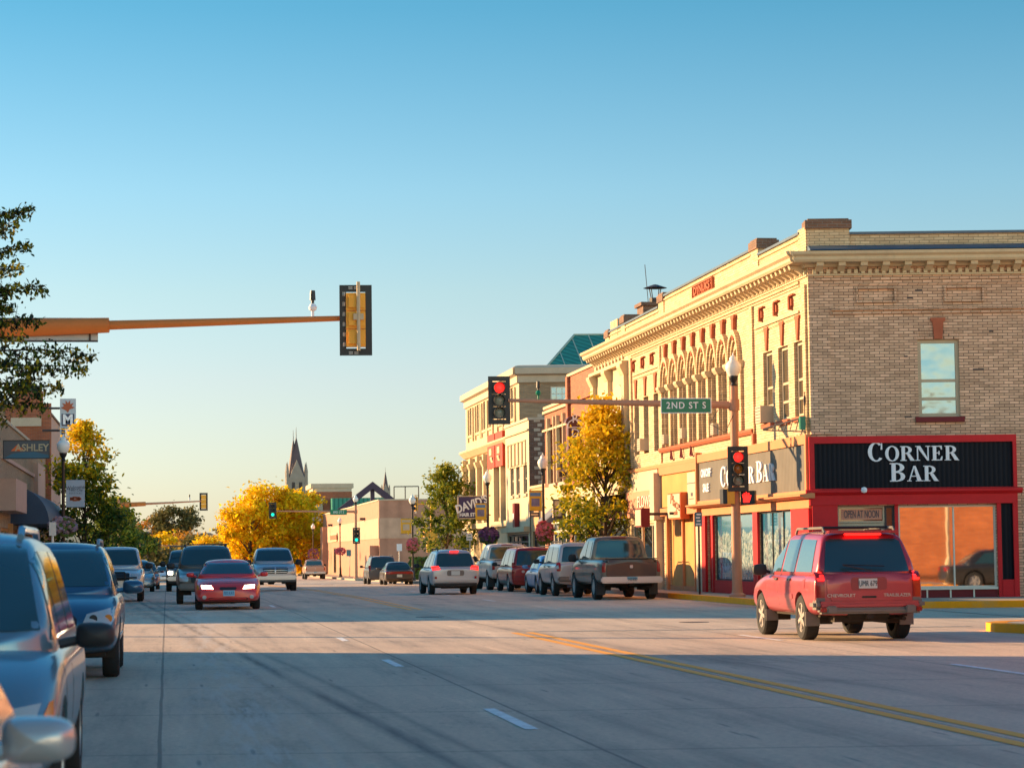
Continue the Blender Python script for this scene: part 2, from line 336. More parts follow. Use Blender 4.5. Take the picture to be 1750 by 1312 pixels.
# ================================================================== setting: ground, streets, kerbs, markings
YS = [-60, -20, 0, 10, 20, 30, 40, 50, 60, 70, 85, 98, 112, 128, 145, 168, 190, 215, 240, 270, 300, 340, 380, 420, 460, 520, 570, 620, 690, 760, 830, 900, 1050, 1200]
def sheet(name, x0, x1, ys, m, dz=0.0, nx=1):
    mb = MB()
    for a, b in zip(ys, ys[1:]):
        for i in range(nx):
            xa, xb = x0+(x1-x0)*i/nx, x0+(x1-x0)*(i+1)/nx
            mb.poly([(xa, a, gz(a)+dz), (xb, a, gz(a)+dz), (xb, b, gz(b)+dz), (xa, b, gz(b)+dz)])
    return struct(mb.build(name, m))
def ysr(a, b, step=None):
    if step:
        n = max(1, int((b-a)/step)); return [a+(b-a)*i/n for i in range(n+1)]
    return [a]+[y for y in YS if a < y < b]+[b]
def concrete(name, base, seam=True, scale=1.0):
    m, t, b = newmat(name); p = geo(t); s = N(t, 'SeparateXYZ'); t.links.new(p, s.inputs[0])
    mp = N(t, 'Mapping'); mp.inputs['Scale'].default_value = (1.4, .07, 1); t.links.new(p, mp.inputs[0])
    streak = noise(t, mp.outputs[0], 1.0, 6, .65)
    mp2 = N(t, 'Mapping'); mp2.inputs['Scale'].default_value = (5, .35, 1); mp2.inputs['Rotation'].default_value = (0, 0, .05); t.links.new(p, mp2.inputs[0])
    fine = noise(t, mp2.outputs[0], 1.0, 5, .7)
    blot = noise(t, p, .22, 7, .6); grit = noise(t, p, 14, 5, .85)
    v = mathn(t, 'ADD', mathn(t, 'MULTIPLY', streak, .50), mathn(t, 'ADD', mathn(t, 'MULTIPLY', fine, .26), mathn(t, 'MULTIPLY', blot, .34)))
    k = ramp(t, v, [(.37, .40), (.46, .76), (.53, 1.0), (.62, 1.12), (.72, 1.45)])
    col = mixc(t, 1.0, tuple(base), k, 'MULTIPLY')
    col = mixc(t, 1.0, col, ramp(t, grit, [(.3, .72), (.7, 1.26)]), 'MULTIPLY')
    if seam:
        wob = mathn(t, 'MULTIPLY', mathn(t, 'SUBTRACT', noise(t, p, .3, 3), .5), .25)
        def line(c, at, w):
            return mathn(t, 'LESS_THAN', mathn(t, 'ABSOLUTE', mathn(t, 'SUBTRACT', c, at)), w)
        xs = mathn(t, 'ADD', s.outputs[0], mathn(t, 'MULTIPLY', wob, .12)); dark = None
        for at, w in ((-.06, .016), (3.32, .016), (6.62, .014), (9.98, .016), (13.3, .016)):
            l = line(xs, at, w); dark = l if dark is None else mathn(t, 'MAXIMUM', dark, l)
        yy = mathn(t, 'ADD', s.outputs[1], mathn(t, 'MULTIPLY', s.outputs[0], .139))
        pm = mathn(t, 'PINGPONG', mathn(t, 'ADD', yy, mathn(t, 'MULTIPLY', wob, .3)), 2.4)
        dark = mathn(t, 'MAXIMUM', dark, mathn(t, 'MULTIPLY', mathn(t, 'LESS_THAN', pm, .03), .8))
        col = mixc(t, mathn(t, 'MULTIPLY', dark, .55), col, (.03, .03, .033))
        # rubber left by tyres in a long swerve
        sw = mathn(t, 'ADD', s.outputs[0], mathn(t, 'MULTIPLY', s.outputs[1], .045))
        tr = None
        for at, w, a in ((2.85, .13, .75), (3.2, .10, .5), (2.45, .16, .35), (4.9, .25, .35), (6.6, .3, .3), (.6, .35, .3), (8.9, .3, .3), (10.6, .3, .25)):
            l = mathn(t, 'MULTIPLY', mathn(t, 'MAXIMUM', mathn(t, 'SUBTRACT', 1.0, mathn(t, 'DIVIDE', mathn(t, 'ABSOLUTE', mathn(t, 'SUBTRACT', sw, at)), w)), 0.0), a)
            tr = l if tr is None else mathn(t, 'MAXIMUM', tr, l)
        tr = mathn(t, 'MULTIPLY', tr, ramp(t, noise(t, mp2.outputs[0], .6, 4), [(.35, .3), (.6, 1.0)]))
        col = mixc(t, tr, col, (.06, .055, .055))
        pt = mathn(t, 'MULTIPLY', mathn(t, 'MAXIMUM', mathn(t, 'SUBTRACT', 1.0, mathn(t, 'DIVIDE', mathn(t, 'ABSOLUTE', mathn(t, 'SUBTRACT', xs, .75)), .8)), 0.0), ramp(t, noise(t, mp2.outputs[0], .9, 6, .75), [(.46, 0.0), (.6, .8)]))
        col = mixc(t, pt, col, (.62, .54, .46))
        # square patches of newer, darker concrete and oily blots
        vo = N(t, 'TexVoronoi'); vo.inputs['Scale'].default_value = .9; t.links.new(mp2.outputs[0], vo.inputs['Vector'])
        col = mixc(t, ramp(t, vo.outputs['Distance'], [(.05, .55), (.12, 0.0)]), col, (.09, .08, .08))
        ckn = mathn(t, 'ABSOLUTE', mathn(t, 'SUBTRACT', noise(t, p, .55, 6, .62), .5))
        col = mixc(t, mathn(t, 'MULTIPLY', mathn(t, 'LESS_THAN', ckn, .0016), ramp(t, noise(t, p, .12, 2), [(.5, 0.0), (.56, .55)])), col, (.05, .045, .045))
    t.links.new(col, b.inputs['Base Color']); t.links.new(ramp(t, v, [(.3, .62), (.7, .85)]), b.inputs['Roughness'])
    bump(t, b, grit, .006, .55); return m
M['road'] = concrete('worn_concrete_road', (.60, .45, .32))
M['road2'] = concrete('side_street_concrete', (.57, .43, .31), False)
M['grass'] = paint('dry_grass', (.20, .15, .05), .9, .3, .05, dirt=(.10, .11, .03))
M['hill'] = paint('dry_hill', (.40, .24, .12), .9, .25, .02, dirt=(.25, .2, .08))
M['lot'] = paint('parking_lot_asphalt', (.10, .09, .085), .85, .15, .6)
struct_g = sheet('ground', -900, 1500, YS+[1700, 3000], M['grass'], -.12, 1)
sheet('road', -2.5, 15.8, YS, M['road'])
def quadsheet(name, pts, m, z=0.0):
    mb = MB(); mb.poly([(x, y, gz(y)+z) for x, y in pts]); return struct(mb.build(name, m))
sk_ = .1405
quadsheet('side_street', [(15.8, 44.0), (90, 44.0-74.2*sk_), (90, 59.9-74.2*sk_), (15.8, 59.9)], M['road2'], -.004)
quadsheet('side_street', [(-80, 47+77.5*sk_), (-2.5, 47), (-2.5, 62.5), (-80, 62.5+77.5*sk_)], M['road2'], -.004)
def block(name, x0, x1, y0, y1, kmat, curb_x):
    """raised pavement slab between two streets; its edges along the side streets run askew"""
    ys = ysr(y0, y1, 9); mb = MB(); z = .15
    far = (x1-x0)*-sk_
    for i, (a, b) in enumerate(zip(ys, ys[1:])):
        fa, fb = a+far, b+far
        mb.poly([(x0, a, gz(a)+z), (x1, fa, gz(a)+z), (x1, fb, gz(b)+z), (x0, b, gz(b)+z)][:: 1 if x1 > x0 else -1])
    o = struct(mb.build(name, M['walk']))
    kb = MB(); w = .16 if x1 > x0 else -.16
    for a, b in zip(ys, ys[1:]):
        p = [(x0-w, a), (x0, a), (x0, b), (x0-w, b)]
        kb.hexa([(x, y, gz(y)-.05) for x, y in p]+[(x, y, gz(y)+z+.004) for x, y in p])
    for yy, dd in ((y0, -.16), (y1, .16)):
        p = [(x0-w, yy), (x1, yy+far), (x1, yy+far+dd), (x0-w, yy+dd)]
        kb.hexa([(x, y, gz(yy)-.05) for x, y in p]+[(x, y, gz(yy)+z+.004) for x, y in p])
    struct(kb.build('kerb', kmat))
    return o
block('sidewalk', 15.96, 90, 60.2, 192, M['kerb'], 15.8)
block('sidewalk', 15.96, 90, -40, 43.7, M['kerb'], 15.8)
block('sidewalk', 15.96, 60, 209, 395, M['kerb'], 15.8)
block('sidewalk', -2.66, -60, 62.8, 195, M['kerb'], -2.5)
block('sidewalk', -2.66, -60, -40, 46.7, M['kerb'], -2.5)
block('sidewalk', -2.66, -60, 212, 400, M['kerb'], -2.5)
# yellow painted kerbs at the corners
yk = MB()
def yrun(mb, a, b, z=.158, w=.2):
    a, b = Vector(a), Vector(b); d = (b-a).normalized(); n = Vector((-d.y, d.x))
    k = max(1, int((b-a).length/3))
    for i in range(k):
        p, q = a+(b-a)*i/k, a+(b-a)*(i+1)/k
        c = [p-n*w/2, q-n*w/2, q+n*w/2, p+n*w/2]
        mb.hexa([(v.x, v.y, gz(v.y)-.03) for v in c]+[(v.x, v.y, gz(v.y)+z+.004) for v in c])
yrun(yk, (15.88, 60.1), (15.88, 77)); yrun(yk, (15.97, 60.12), (60, 60.12-44*sk_), .16, .26)
struct(yk.build('kerb', M['kyel']))
yk = MB(); yrun(yk, (15.88, 43.8), (15.88, 34)); yrun(yk, (15.97, 43.78), (60, 43.78-44*sk_), .16, .3)
nose = [(15.8, 34.0), (15.45, 38.5), (14.95, 41.2), (14.72, 42.2), (14.80, 42.9), (15.1, 43.4), (15.55, 43.7), (16.2, 43.82)]
for q0, q1 in zip(nose, nose[1:]): yrun(yk, q0, q1, .15, .34)
for q0 in nose[1:-1]: yk.cyl((q0[0], q0[1], -.02), (q0[0], q0[1], .1525), .17, n=14)
quadsheet('sidewalk', nose+[(16.2, 34.0)], M['walk'], .148)
struct(yk.build('kerb', M['kyel']))
# painted markings
def wornpaint(name, c, lo=.38):
    m, t, b = newmat(name); f = noise(t, geo(t), 5, 7, .75)
    col = mixc(t, ramp(t, f, [(lo, .85), (lo+.22, .0)]), tuple(c), (.33, .28, .22)); t.links.new(col, b.inputs['Base Color']); b.inputs['Roughness'].default_value = .65; return m
M['mw'] = wornpaint('worn_white_paint', (.88, .87, .83), .28); M['my'] = wornpaint('worn_yellow_paint', (1.0, .42, .03), .16); M['mwf'] = wornpaint('faded_white_paint', (.75, .68, .58), .45)
def strip(x, y0, y1, w, m, name='lane_marking', mb=None):
    own = mb is None; mb = mb or MB()
    ys = ysr(y0, y1, 4)
    for a, b in zip(ys, ys[1:]): mb.poly([(x-w/2, a, gz(a)+.005), (x+w/2, a, gz(a)+.005), (x+w/2, b, gz(b)+.005), (x-w/2, b, gz(b)+.005)])
    return struct(mb.build(name, m)) if own else None
mb = MB()
strip(6.49, 2, 46.2, .15, None, mb=mb); strip(6.79, 2, 46.2, .15, None, mb=mb); strip(6.50, 66, 190, .12, None, mb=mb); strip(6.78, 66, 190, .12, None, mb=mb); strip(6.64, 214, 390, .35, None, mb=mb)
struct(mb.build('centre_line', M['my']))
mb = MB()
for y in (21.0, 33.1, 43.2): strip(3.1, y, y+2.9-.05*(y-21), .12, None, mb=mb)
for k in range(10): strip(3.1, 72+12*k, 75+12*k, .12, None, mb=mb); strip(10.1, 76+12*k, 79+12*k, .12, None, mb=mb)
for y in (10, 28, 40): strip(10.1, y, y+3, .12, None, mb=mb)
struct(mb.build('lane_marking', M['mw']))
mb = MB()
def cross(x0, x1, y, w, b=None):
    (b or mb).poly([(x0, y-(x0-6)*sk_, .006), (x1, y-(x1-6)*sk_, .006), (x1, y+w-(x1-6)*sk_, .006), (x0, y+w-(x0-6)*sk_, .006)])
cross(6.9, 15.2, 46.6, .32); cross(-2.2, 15.4, 60.3, .22); cross(-2.2, 15.4, 64.5, .18); cross(-2.3, 6.2, 69, .4)
mb.poly([(18.2, 44.2, .0065), (18.4, 44.2, .0065), (18.4, 58, .0065), (18.2, 58, .0065)])
mb.poly([(22.2, 43.6, .0065), (22.4, 43.6, .0065), (22.4, 58, .0065), (22.2, 58, .0065)])
struct(mb.build('crosswalk_line', M['mwf']))
mb = MB()
for k in range(9): mb.cyl((11.0, 51.0, .001), (11.0, 51.0, .007), .32, n=20) if k == 0 else None
mb.cyl((6.2, 58.5, .001), (6.2, 58.5, .007), .34, n=20)
struct(mb.build('manhole_cover', M['darkf']))
# ================================================================== buildings
def wall(mb, pl, u0, u1, z0, z1, ops=(), d=0.0, rev=.2):
    if u0 > u1: u0, u1 = u1, u0
    us = sorted({u0, u1, *[v for o in ops for v in (o[0], o[1]) if u0 < v < u1]}); zs = sorted({z0, z1, *[v for o in ops for v in (o[2], o[3]) if z0 < v < z1]})
    for a, b in zip(us, us[1:]):
        for c, e in zip(zs, zs[1:]):
            cu, cz = (a+b)/2, (c+e)/2
            if any(o[0] < cu < o[1] and o[2] < cz < o[3] for o in ops): continue
            mb.poly([pl.P(a, c, d), pl.P(b, c, d), pl.P(b, e, d), pl.P(a, e, d)])
    for o in ops:
        a, b, c, e = o[:4]; D = d-rev
        for q in (((a, c), (b, c)), ((b, c), (b, e)), ((b, e), (a, e)), ((a, e), (a, c))):
            (p, r), (s_, t_) = q; mb.poly([pl.P(p, r, d), pl.P(s_, t_, d), pl.P(s_, t_, D), pl.P(p, r, D)])
def srt(a, b): return (a, b) if a < b else (b, a)
def win(pl, u0, u1, z0, z1, parent, gl=None, fr=None, d=-.18, rails=(.5,), mull=(), sill=None, fw=.07, name='window', label=None):
    u0, u1 = srt(u0, u1); mb = MB(); gl = gl or M['glassb']; fr = fr or M['frame']
    for a, b, c, e in ((u0, u0+fw, z0, z1), (u1-fw, u1, z0, z1), (u0+fw, u1-fw, z0, z0+fw), (u0+fw, u1-fw, z1-fw, z1)): mb.pb(pl, a, b, c, e, d, d+.06)
    for k in rails: z = z0+(z1-z0)*k; mb.pb(pl, u0+fw, u1-fw, z-fw*.4, z+fw*.4, d, d+.05)
    for k in mull: u = u0+(u1-u0)*k; mb.pb(pl, u-fw*.4, u+fw*.4, z0+fw, z1-fw, d+.002, d+.052)
    w = mb.build(name, fr, parent)
    p = MB(); p.poly([pl.P(u0+.02, z0+.02, d+.02), pl.P(u1-.02, z0+.02, d+.02), pl.P(u1-.02, z1-.02, d+.02), pl.P(u0+.02, z1-.02, d+.02)])
    p.build('pane', gl, w)
    if sill: s = MB(); s.pb(pl, u0-.1, u1+.1, z0-.14, z0-.003, -.02, .09); s.build('sill', sill, w)
    if label: w['label'] = label
    return w
def shell(mb, A, B, C, D, z0, z1):
    for p, q in ((B, C), (C, D)): mb.poly([(p[0], p[1], z0), (q[0], q[1], z0), (q[0], q[1], z1), (p[0], p[1], z1)])
def corners(X, y0, y1, depth):
    A = Vector((X, y0, 0)); D = Vector((X, y1, 0)); return A, A+U2*depth, D+U2*depth, D
def roofpart(parent, cs, z, m=None):
    mb = MB(); mb.poly([(p.x, p.y, z) for p in cs]); return mb.build('roof', m or M['roofd'], parent)
# ---------------- the corner building
XF = 17.4
K = street(XF); CY0 = 65.15; G = front(XF, CY0)
def corner_building():
    Y1 = yx(1076, XF, 800); DEP = 14.0; TOP = 9.86
    t = thing('corner_building', 'two storey cream brick corner building with arched upper windows and red and black ground floor', 'building', (XF, CY0, 0))
    z = lambda px, py: K.z(px, py)
    W0, W1 = 5.17, 7.26; wr = .24
    ops = []; wins = []
    for a, b in ((1305, 1321), (1331, 1348), (1358, 1375)):
        u0, u1 = srt(K.u(a, 660), K.u(b, 660)); ops.append((u0, u1, W0, W1)); wins.append((u0, u1, W0, W1, 'r'))
    for c in (1088, 1104, 1121.5):
        u = K.u(c, 700); ops.append((u-.46, u+.46, W0-.1, W1-.12)); wins.append((u-.46, u+.46, W0-.1, W1-.12, 'l'))
    ua, ub = K.u(1258, 600), K.u(1140, 640); arcs = [ua+(ub-ua)*i/7 for i in range(8)]; sp = (ub-ua)/7; rr = .50; IM = 7.2
    for u in arcs: ops.append((u-rr, u+rr, W0-.05, IM+rr+.02))
    # storefront openings on the street side
    st = [(K.u(1356, 940), K.u(1299, 940), .62, 2.62), (K.u(1290, 940), K.u(1222.5, 940), .55, 2.62), (K.u(1219, 940), K.u(1209, 940), .16, 2.62)]
    st = [(*srt(a, b), c, e) for a, b, c, e in st]; st[0] = (st[0][0], st[0][1], .5, 2.62)
    yd = srt(K.u(1191, 940), K.u(1145, 940))
    ops += st+[(yd[0], yd[1], .16, 2.72)]
    lw = srt(K.u(1128, 950), K.u(1080, 950)); ops.append((lw[0], lw[1], .6, 2.5))
    mb = MB(); wall(mb, K, CY0, Y1, 0, 9.62, ops, 0, wr)
    for u in arcs:                            # spandrels around each round arch, tympanum set back
        n = 12; L = [(u-rr, IM)]+[(u-rr*math.cos(math.pi*i/n), IM+rr*math.sin(math.pi*i/n)) for i in range(n+1)]
        for i in range(1, n+1):
            (a, b), (c, e) = L[i], L[i+1]; mb.poly([K.P(a, b), K.P(c, e), K.P(c, IM+rr+.02), K.P(a, IM+rr+.02)])
            mb.poly([K.P(a, b), K.P(a, b, -wr), K.P(c, e, -wr), K.P(c, e)])
        mb.prism(K, [(a, b) for a, b in L[1:]], -wr+.04, -wr-.02)
    # street side: ledges, recessed-panel borders, pilasters
    mb.pb(K, CY0+.9, Y1-.6, 8.84, 8.92, 0, .05); mb.pb(K, CY0+.9, Y1-.6, 8.76, 8.80, 0, .03)
    mb.pb(K, K.u(1292, 600), CY0+.95, 8.03, 8.1, 0, .05); mb.pb(K, K.u(1292, 600), CY0+.95, 7.92, 7.97, 0, .03)
    mb.pb(K, K.u(1082, 600), K.u(1128, 600), 8.03, 8.1, 0, .05); mb.pb(K, K.u(1082, 600), K.u(1128, 600), 7.9, 7.95, 0, .03)
    for px in (1380, 1289, 1130, 1080):
        u = K.u(px, 700); mb.pb(K, u-.16, u+.16, 4.62, 8.76 if px in (1289, 1130) else 8.74, .004, .07)
    body = mb.build('wall', M['brickp'], t)
    # side wall towards the crossing
    L = DEP; g = lambda px, py: G.uv(px, py)
    u_w0, u_w1 = g(1569, 640)[0], g(1640, 640)[0]; sw = (u_w0, u_w1, g(1600, 712)[1], g(1600, 580)[1])
    so0, so1 = g(1536, 930)[0], g(1703, 930)[0]; zb, zt = g(1600, 1004)[1], g(1600, 863)[1]
    do0, do1 = g(1432, 930)[0], g(1530, 930)[0]
    mb = MB(); wall(mb, G, 0, L, 0, 9.62, [sw, (so0, so1, zb, zt), (do0, do1, .05, zt)], 0, .2)
    shell(mb, *corners(XF, CY0, Y1, DEP), 0, 9.62)
    mb.pb(G, g(1420, 528)[0], L, 8.0, 8.07, 0, .10); mb.pb(G, g(1420, 528)[0], L, 7.9, 7.95, 0, .06)
    mb.pb(G, g(1395, 480)[0], L, 8.83, 8.9, 0, .045); mb.pb(G, 0, L, 8.7, 8.74, 0, .02)
    mb.pb(G, .004, g(1419, 600)[0], 4.62, 7.9, 0, .05)
    for a, b in ((1463, 1531), (1613, 1681), (1760, 1830)):
        p, q = g(a, 500)[0], g(b, 500)[0]; zz0, zz1 = g(1500, 517)[1], g(1500, 491)[1]
        for e in ((p, q, zz1-.05, zz1), (p, q, zz0, zz0+.04), (p, p+.04, zz0+.04, zz1-.05), (q-.05, q, zz0+.04, zz1-.05)): mb.pb(G, *e, 0, .08)
    mb.build('side_wall', M['brickc'], t)
    win(G, *sw, t, M['glassw'], M['frame'], -.14, (.235, .47), (), M['redd'], .1)
    for px, py, w_ in ((1555, 509, .16), (1548, 609, .1), (1552, 712, .2), (1672, 631, .3), (1694, 566, .12), (1570, 496, .2)):
        q_ = g(px, py); mb = MB(); mb.pb(G, q_[0]-w_/2, q_[0]+w_/2, q_[1]-.02, q_[1]+.02, .002, .008); mb.build('wall_slot', M['darkf'], t)
    # soldier lintel and keystone of the side window
    def key(pl, u, z0, z1, w0, w1, d=.06, name='keystone'):
        k = MB(); k.prism(pl, [(u-w0, z0), (u+w0, z0), (u+w1*.75, z1-.1), (u+w1, z1-.09), (u+w1, z1), (u-w1, z1), (u-w1, z1-.09), (u-w1*.75, z1-.1)], 0, d); return fixn(k.build(name, M['terra'], t))
    key(G, (sw[0]+sw[1])/2, sw[3]+.02, g(1600, 543)[1], .11, .2)
    mb = MB()
    for i in range(18):
        uu = sw[0]-.05+(sw[1]-sw[0]+.1)*(i+.5)/18; a = (i-8.5)/18*.5
        if abs(i-8.5) < 2.2: continue
        mb.prism(G, [(uu-.024, sw[3]+.01), (uu+.024, sw[3]+.01), (uu+.026+a*.3, sw[3]+.3), (uu-.022+a*.3, sw[3]+.3)], -.01, .012)
    fixn(mb.build('lintel', M['brickc'], t))
    for u0, u1, a, b, k in wins:
        win(K, u0, u1, a, b, t, M['glassn'], M['frame'], -.16 if k == 'r' else -.22, (.25, .5) if k == 'r' else (.45,), (), M['terra'] if k == 'r' else None, .09)
        key(K, (u0+u1)/2, b+.03, b+.72, .07, .24)
    for u in arcs:
        win(K, u-rr, u+rr, W0-.05, IM-.12, t, M['glassn'], M['frame'], -.22, (.45,), (), None, .09)
        mb = MB(); n = 14                     # hood mould of the arch, two rings
        for r0, r1, dd in ((rr+.02, rr+.13, .07), (rr+.14, rr+.26, .14)):
            for i in range(n):
                a0, a1 = math.pi*i/n, math.pi*(i+1)/n
                q = lambda r, a: (u+r*math.cos(a), IM+r*1.42*math.sin(a))
                mb.prism(K, [q(r0, a0), q(r1, a0), q(r1, a1), q(r0, a1)], 0, dd)
        fixn(mb.build('arch', M['brickp'], t)); key(K, u, IM+rr*1.5, IM+rr+1.02, .05, .21, .12)
    mb = MB(); cl = MB()
    for i in range(9):
        u = arcs[0]+sp*(i-.5); mb = MB(); mb.pb(K, u-.16, u+.16, W0-.05, IM-.14, .001, .1); mb.build('pilaster', M['brickp'], t)
        cl = MB(); cl.prof(K, [(.001, IM-.14), (.14, IM-.14), (.22, IM-.02), (.22, IM+.06), (.001, IM+.06)], u-.24, u+.24); cl.build('capital', M['cream'], t)
    mb = MB(); mb.prof(K, [(.001, 4.95), (.08, 4.95), (.13, 5.03), (.13, 5.1), (.001, 5.12)], K.u(1291, 745), K.u(1131, 780)); mb.pb(K, K.u(1291, 745)-.1, K.u(1291, 745)+.1, 4.5, 4.95, .004, .1); mb.build('sill_course', M['terra'], t)
    # small stepped brick ornaments under the cornice
    mb = MB()
    for px, py in ((1303, 533), (1328, 523), (1354, 513), (1084, 622), (1100, 615), (1116, 608)):
        u = K.u(px, py); mb = MB(); mb.pb(K, u-.35, u+.1, 8.58, 8.62, 0, .1); mb.pb(K, u-.02, u+.1, 8.2, 8.58, 0, .12); mb.pb(K, u-.12, u-.02, 8.3, 8.5, 0, .07); mb.pb(K, u+.1, u+.14, 8.4, 8.56, 0, .05); mb.build('brick_ornament', M['terra'], t)
    # cornice: crown on both faces, brackets, dentils
    YE = yx(1018, XF, 640); crown = [(0, 9.36), (.10, 9.36), (.14, 9.44), (.50, 9.46), (.55, 9.52), (.55, 9.60), (.64, 9.66), (.66, 9.74), (.0, 9.80)]
    mb = MB(); mb.prof(K, [(d, z_) for d, z_ in crown], CY0, YE, 1.0, 0)
    mb.prof(G, [(d+.002, z_+.002) for d, z_ in crown], 0, L, 1.0, 0)
    fixn(mb.build('cornice', M['cream'], t))
    mb = MB(); mb.prof(G, [(0, 9.81), (.64, 9.765), (.60, 9.80), (.1, 9.95), (0, 9.95)], 0, L); mb.build('flashing', M['slate'], t)
    mb = MB(); u = CY0+.25
    while u < YE-.1: mb = MB(); mb.prof(K, [(0, 9.18), (.10, 9.2), (.30, 9.34), (.42, 9.34), (.46, 9.44), (0, 9.44)], u, u+.17); mb.build('bracket', M['cream'], t); u += .5
    u = .2
    while u < L: mb = MB(); mb.prof(G, [(0, 9.22), (.10, 9.24), (.30, 9.36), (.42, 9.36), (.46, 9.455), (0, 9.455)], u, u+.19); mb.build('bracket', M['cream'], t); u += .6
    mb = MB(); u = .12
    while u < L: mb.pb(G, u, u+.10, 9.0, 9.12, .002, .094); u += .19
    u = CY0+.1
    while u < YE: mb.pb(K, u, u+.10, 9.0, 9.12, .002, .084); u += .2
    mb.pb(G, 0, L, 8.95, 8.998, 0, .06); mb.pb(K, CY0, YE, 8.95, 8.998, 0, .05)
    mb.build('dentil_course', M['cream'], t)
    # parapet, corner piers with dark caps, stepped attic with the name plaque
    mb = MB(); cp = MB()
    def par(a, b, z1, d0=-.35, d1=.0): mb.pb(K, a, b, 9.8, z1, d0, d1); mb.pb(K, a-.001, b+.001, z1-.14, z1-.08, d1, d1+.05); cp.pb(K, a, b, z1+.002, z1+.07, d0-.04, d1+.07)
    ya, yb = yx(1291, XF, 440), yx(1131, XF, 510)
    par(CY0+.7, ya-.45, 10.36); par(ya+.5, yb-.45, 10.60); par(yb+.5, yx(1040, XF, 570), 10.30)
    for yy, zz, w in ((CY0+.42, 10.75, .42), (ya, 10.85, .45), (yb, 10.72, .45), (yx(1066, XF, 560), 10.66, .4), (yx(1039, XF, 580), 10.4, .4)):
        mb.pb(K, yy-w, yy+w, 9.8, zz-.26, -.55, .04)
    mb.pb(G, .86, L, 9.81, 10.26, -.36, -.04); cp.pb(G, .87, L, 10.262, 10.33, -.42, .02); mb.pb(G, .004, 1.16, 9.81, 10.42, -.6, .03)
    mb.pb(K, yx(1056, XF, 560), yx(1044, XF, 570), 9.8, 10.7, -.3, .02)
    mb.build('parapet', M['brickp'], t); cp.build('coping', M['slate'], t)
    for yy, zz, w in ((ya, 10.86, .52), (yb, 10.74, .52), (yx(1066, XF, 560), 10.68, .46), (yx(1039, XF, 580), 10.42, .46)): mb = MB(); mb.pb(K, yy-w, yy+w, zz-.28, zz-.03, -.6, .09); mb.pb(K, yy-w*.85, yy+w*.85, zz-.03, zz+.03, -.55, .05); mb.build('pier_cap', M['brickb'], t)
    mb = MB()
    mb.pb(G, -.06, 1.22, 10.425, 10.66, -.66, .09); mb.pb(G, .02, 1.14, 10.66, 10.7, -.6, .05)
    mb.build('pier_cap', M['brickb'], t)
    a, b = K.u(1221, 490), K.u(1187, 500); pq = MB(); pq.pb(K, a, b, 9.98, 10.42, .0, .05)
    for e in ((a, b, 10.38, 10.42), (a, b, 9.98, 10.02), (a, a+.06, 10.02, 10.38), (b-.06, b, 10.02, 10.38)): pq.pb(K, *e, .05, .1)
    q = pq.build('name_plaque', M['terra'], t); text('DYNUKS', K, (a+b)/2, 10.2, .36, M['terra'], .05, .03, q, sx=1.75, bold=.01)
    # chimney with a metal hood
    c = Vector((20.2, yx(1120, 20.2, 520), 0)); mb = MB(); mb.box((c.x, c.y, 10.7), (1.3, 1.3, 1.9)); mb.box((c.x, c.y, 11.7), (1.5, 1.5, .14)); q = mb.build('chimney', M['brickb'], t)
    mb = MB(); mb.cyl((c.x, c.y, 11.77), (c.x, c.y, 12.0), .25); mb.lathe([(.5, 12.42), (.1, 12.56), (.0, 12.58)], (c.x, c.y, 0))
    for k in range(4): a_ = math.pi/4+k*math.pi/2; mb.cyl((c.x+.2*math.cos(a_), c.y+.2*math.sin(a_), 12), (c.x+.3*math.cos(a_), c.y+.3*math.sin(a_), 12.44), .02, n=6)
    mb.cyl((c.x-.3, c.y, 11.8), (c.x-.42, c.y, 13.4), .015, n=5); mb.build('chimney_hood', M['darkf'], q)
    roofpart(t, corners(XF, CY0, Y1, DEP), 9.55)
    for ch in t.children:
        if ch.name.split('.')[0] in ('cornice', 'flashing', 'bracket', 'parapet', 'coping', 'pier_cap', 'name_plaque'): ch.location.z -= .175
    # ---- ground floor, side: sign band
    f0, f1 = .0, g(1736, 800)[0]; zT, zB = g(1500, 745)[1], g(1500, 757)[1]; zc, zd = g(1500, 834)[1], g(1500, 862)[1]
    mb = MB(); mb.pb(G, -.08, f1, zB, zT, 0, .16); mb.pb(G, -.08, f1, zd, zc, 0, .16); mb.pb(G, -.08, .06, zc, zB, 0, .16); mb.pb(G, f1-.1, f1, zc, zB, 0, .16)
    mb.prof(G, [(.16, zc-.18), (.22, zc-.16), (.30, zc-.1), (.30, zc-.04), (.16, zc-.02)], -.2, f1+.12)
    mb.pb(G, -.02, do0, .1, zd, 0, .12); mb.pb(G, so1+.02, g(1711, 930)[0], .1, zd, 0, .10); mb.pb(G, g(1731, 930)[0], f1, .1, zd, 0, .14); mb.pb(G, g(1711, 930)[0], g(1731, 930)[0], .1, .62, 0, .12)
    mb.pb(G, do1, so0, .1, zd, -.02, .03)
    mb.build('trim', M['redp'], t)
    sb = MB(); sb.pb(G, .06, f1-.1, zc, zB, .02, .08); sbo = sb.build('sign_board', M['black'], t)
    serif('CORNER', G, g(1560, 776)[0], g(1500, 788)[1], .50, .40, M['letw'], .08, .06, sbo, 1.12)
    serif('BAR', G, g(1561, 776)[0], g(1500, 823)[1], .50, .42, M['letw'], .08, .06, sbo, 1.12)
    mb = MB(); mb.pb(G, g(1711, 930)[0], g(1731, 930)[0], .62, zd, 0, .06); mb.build('corner_panel', M['black'], t)
    mb = MB(); mb.pb(G, so0, so1, .1, zb-.04, -.02, .05); mb.build('bulkhead', M['redd'], t)
    mb = MB(); mb.pb(G, so0, so1, zb-.05, zb+.01, -.02, .1)
    for px in (1584, 1624, 1664): u = g(px, 1010)[0]; mb.pb(G, u-.02, u+.02, .1, zb-.05, .05, .07)
    mb.build('window_ledge', M['framew'], t)
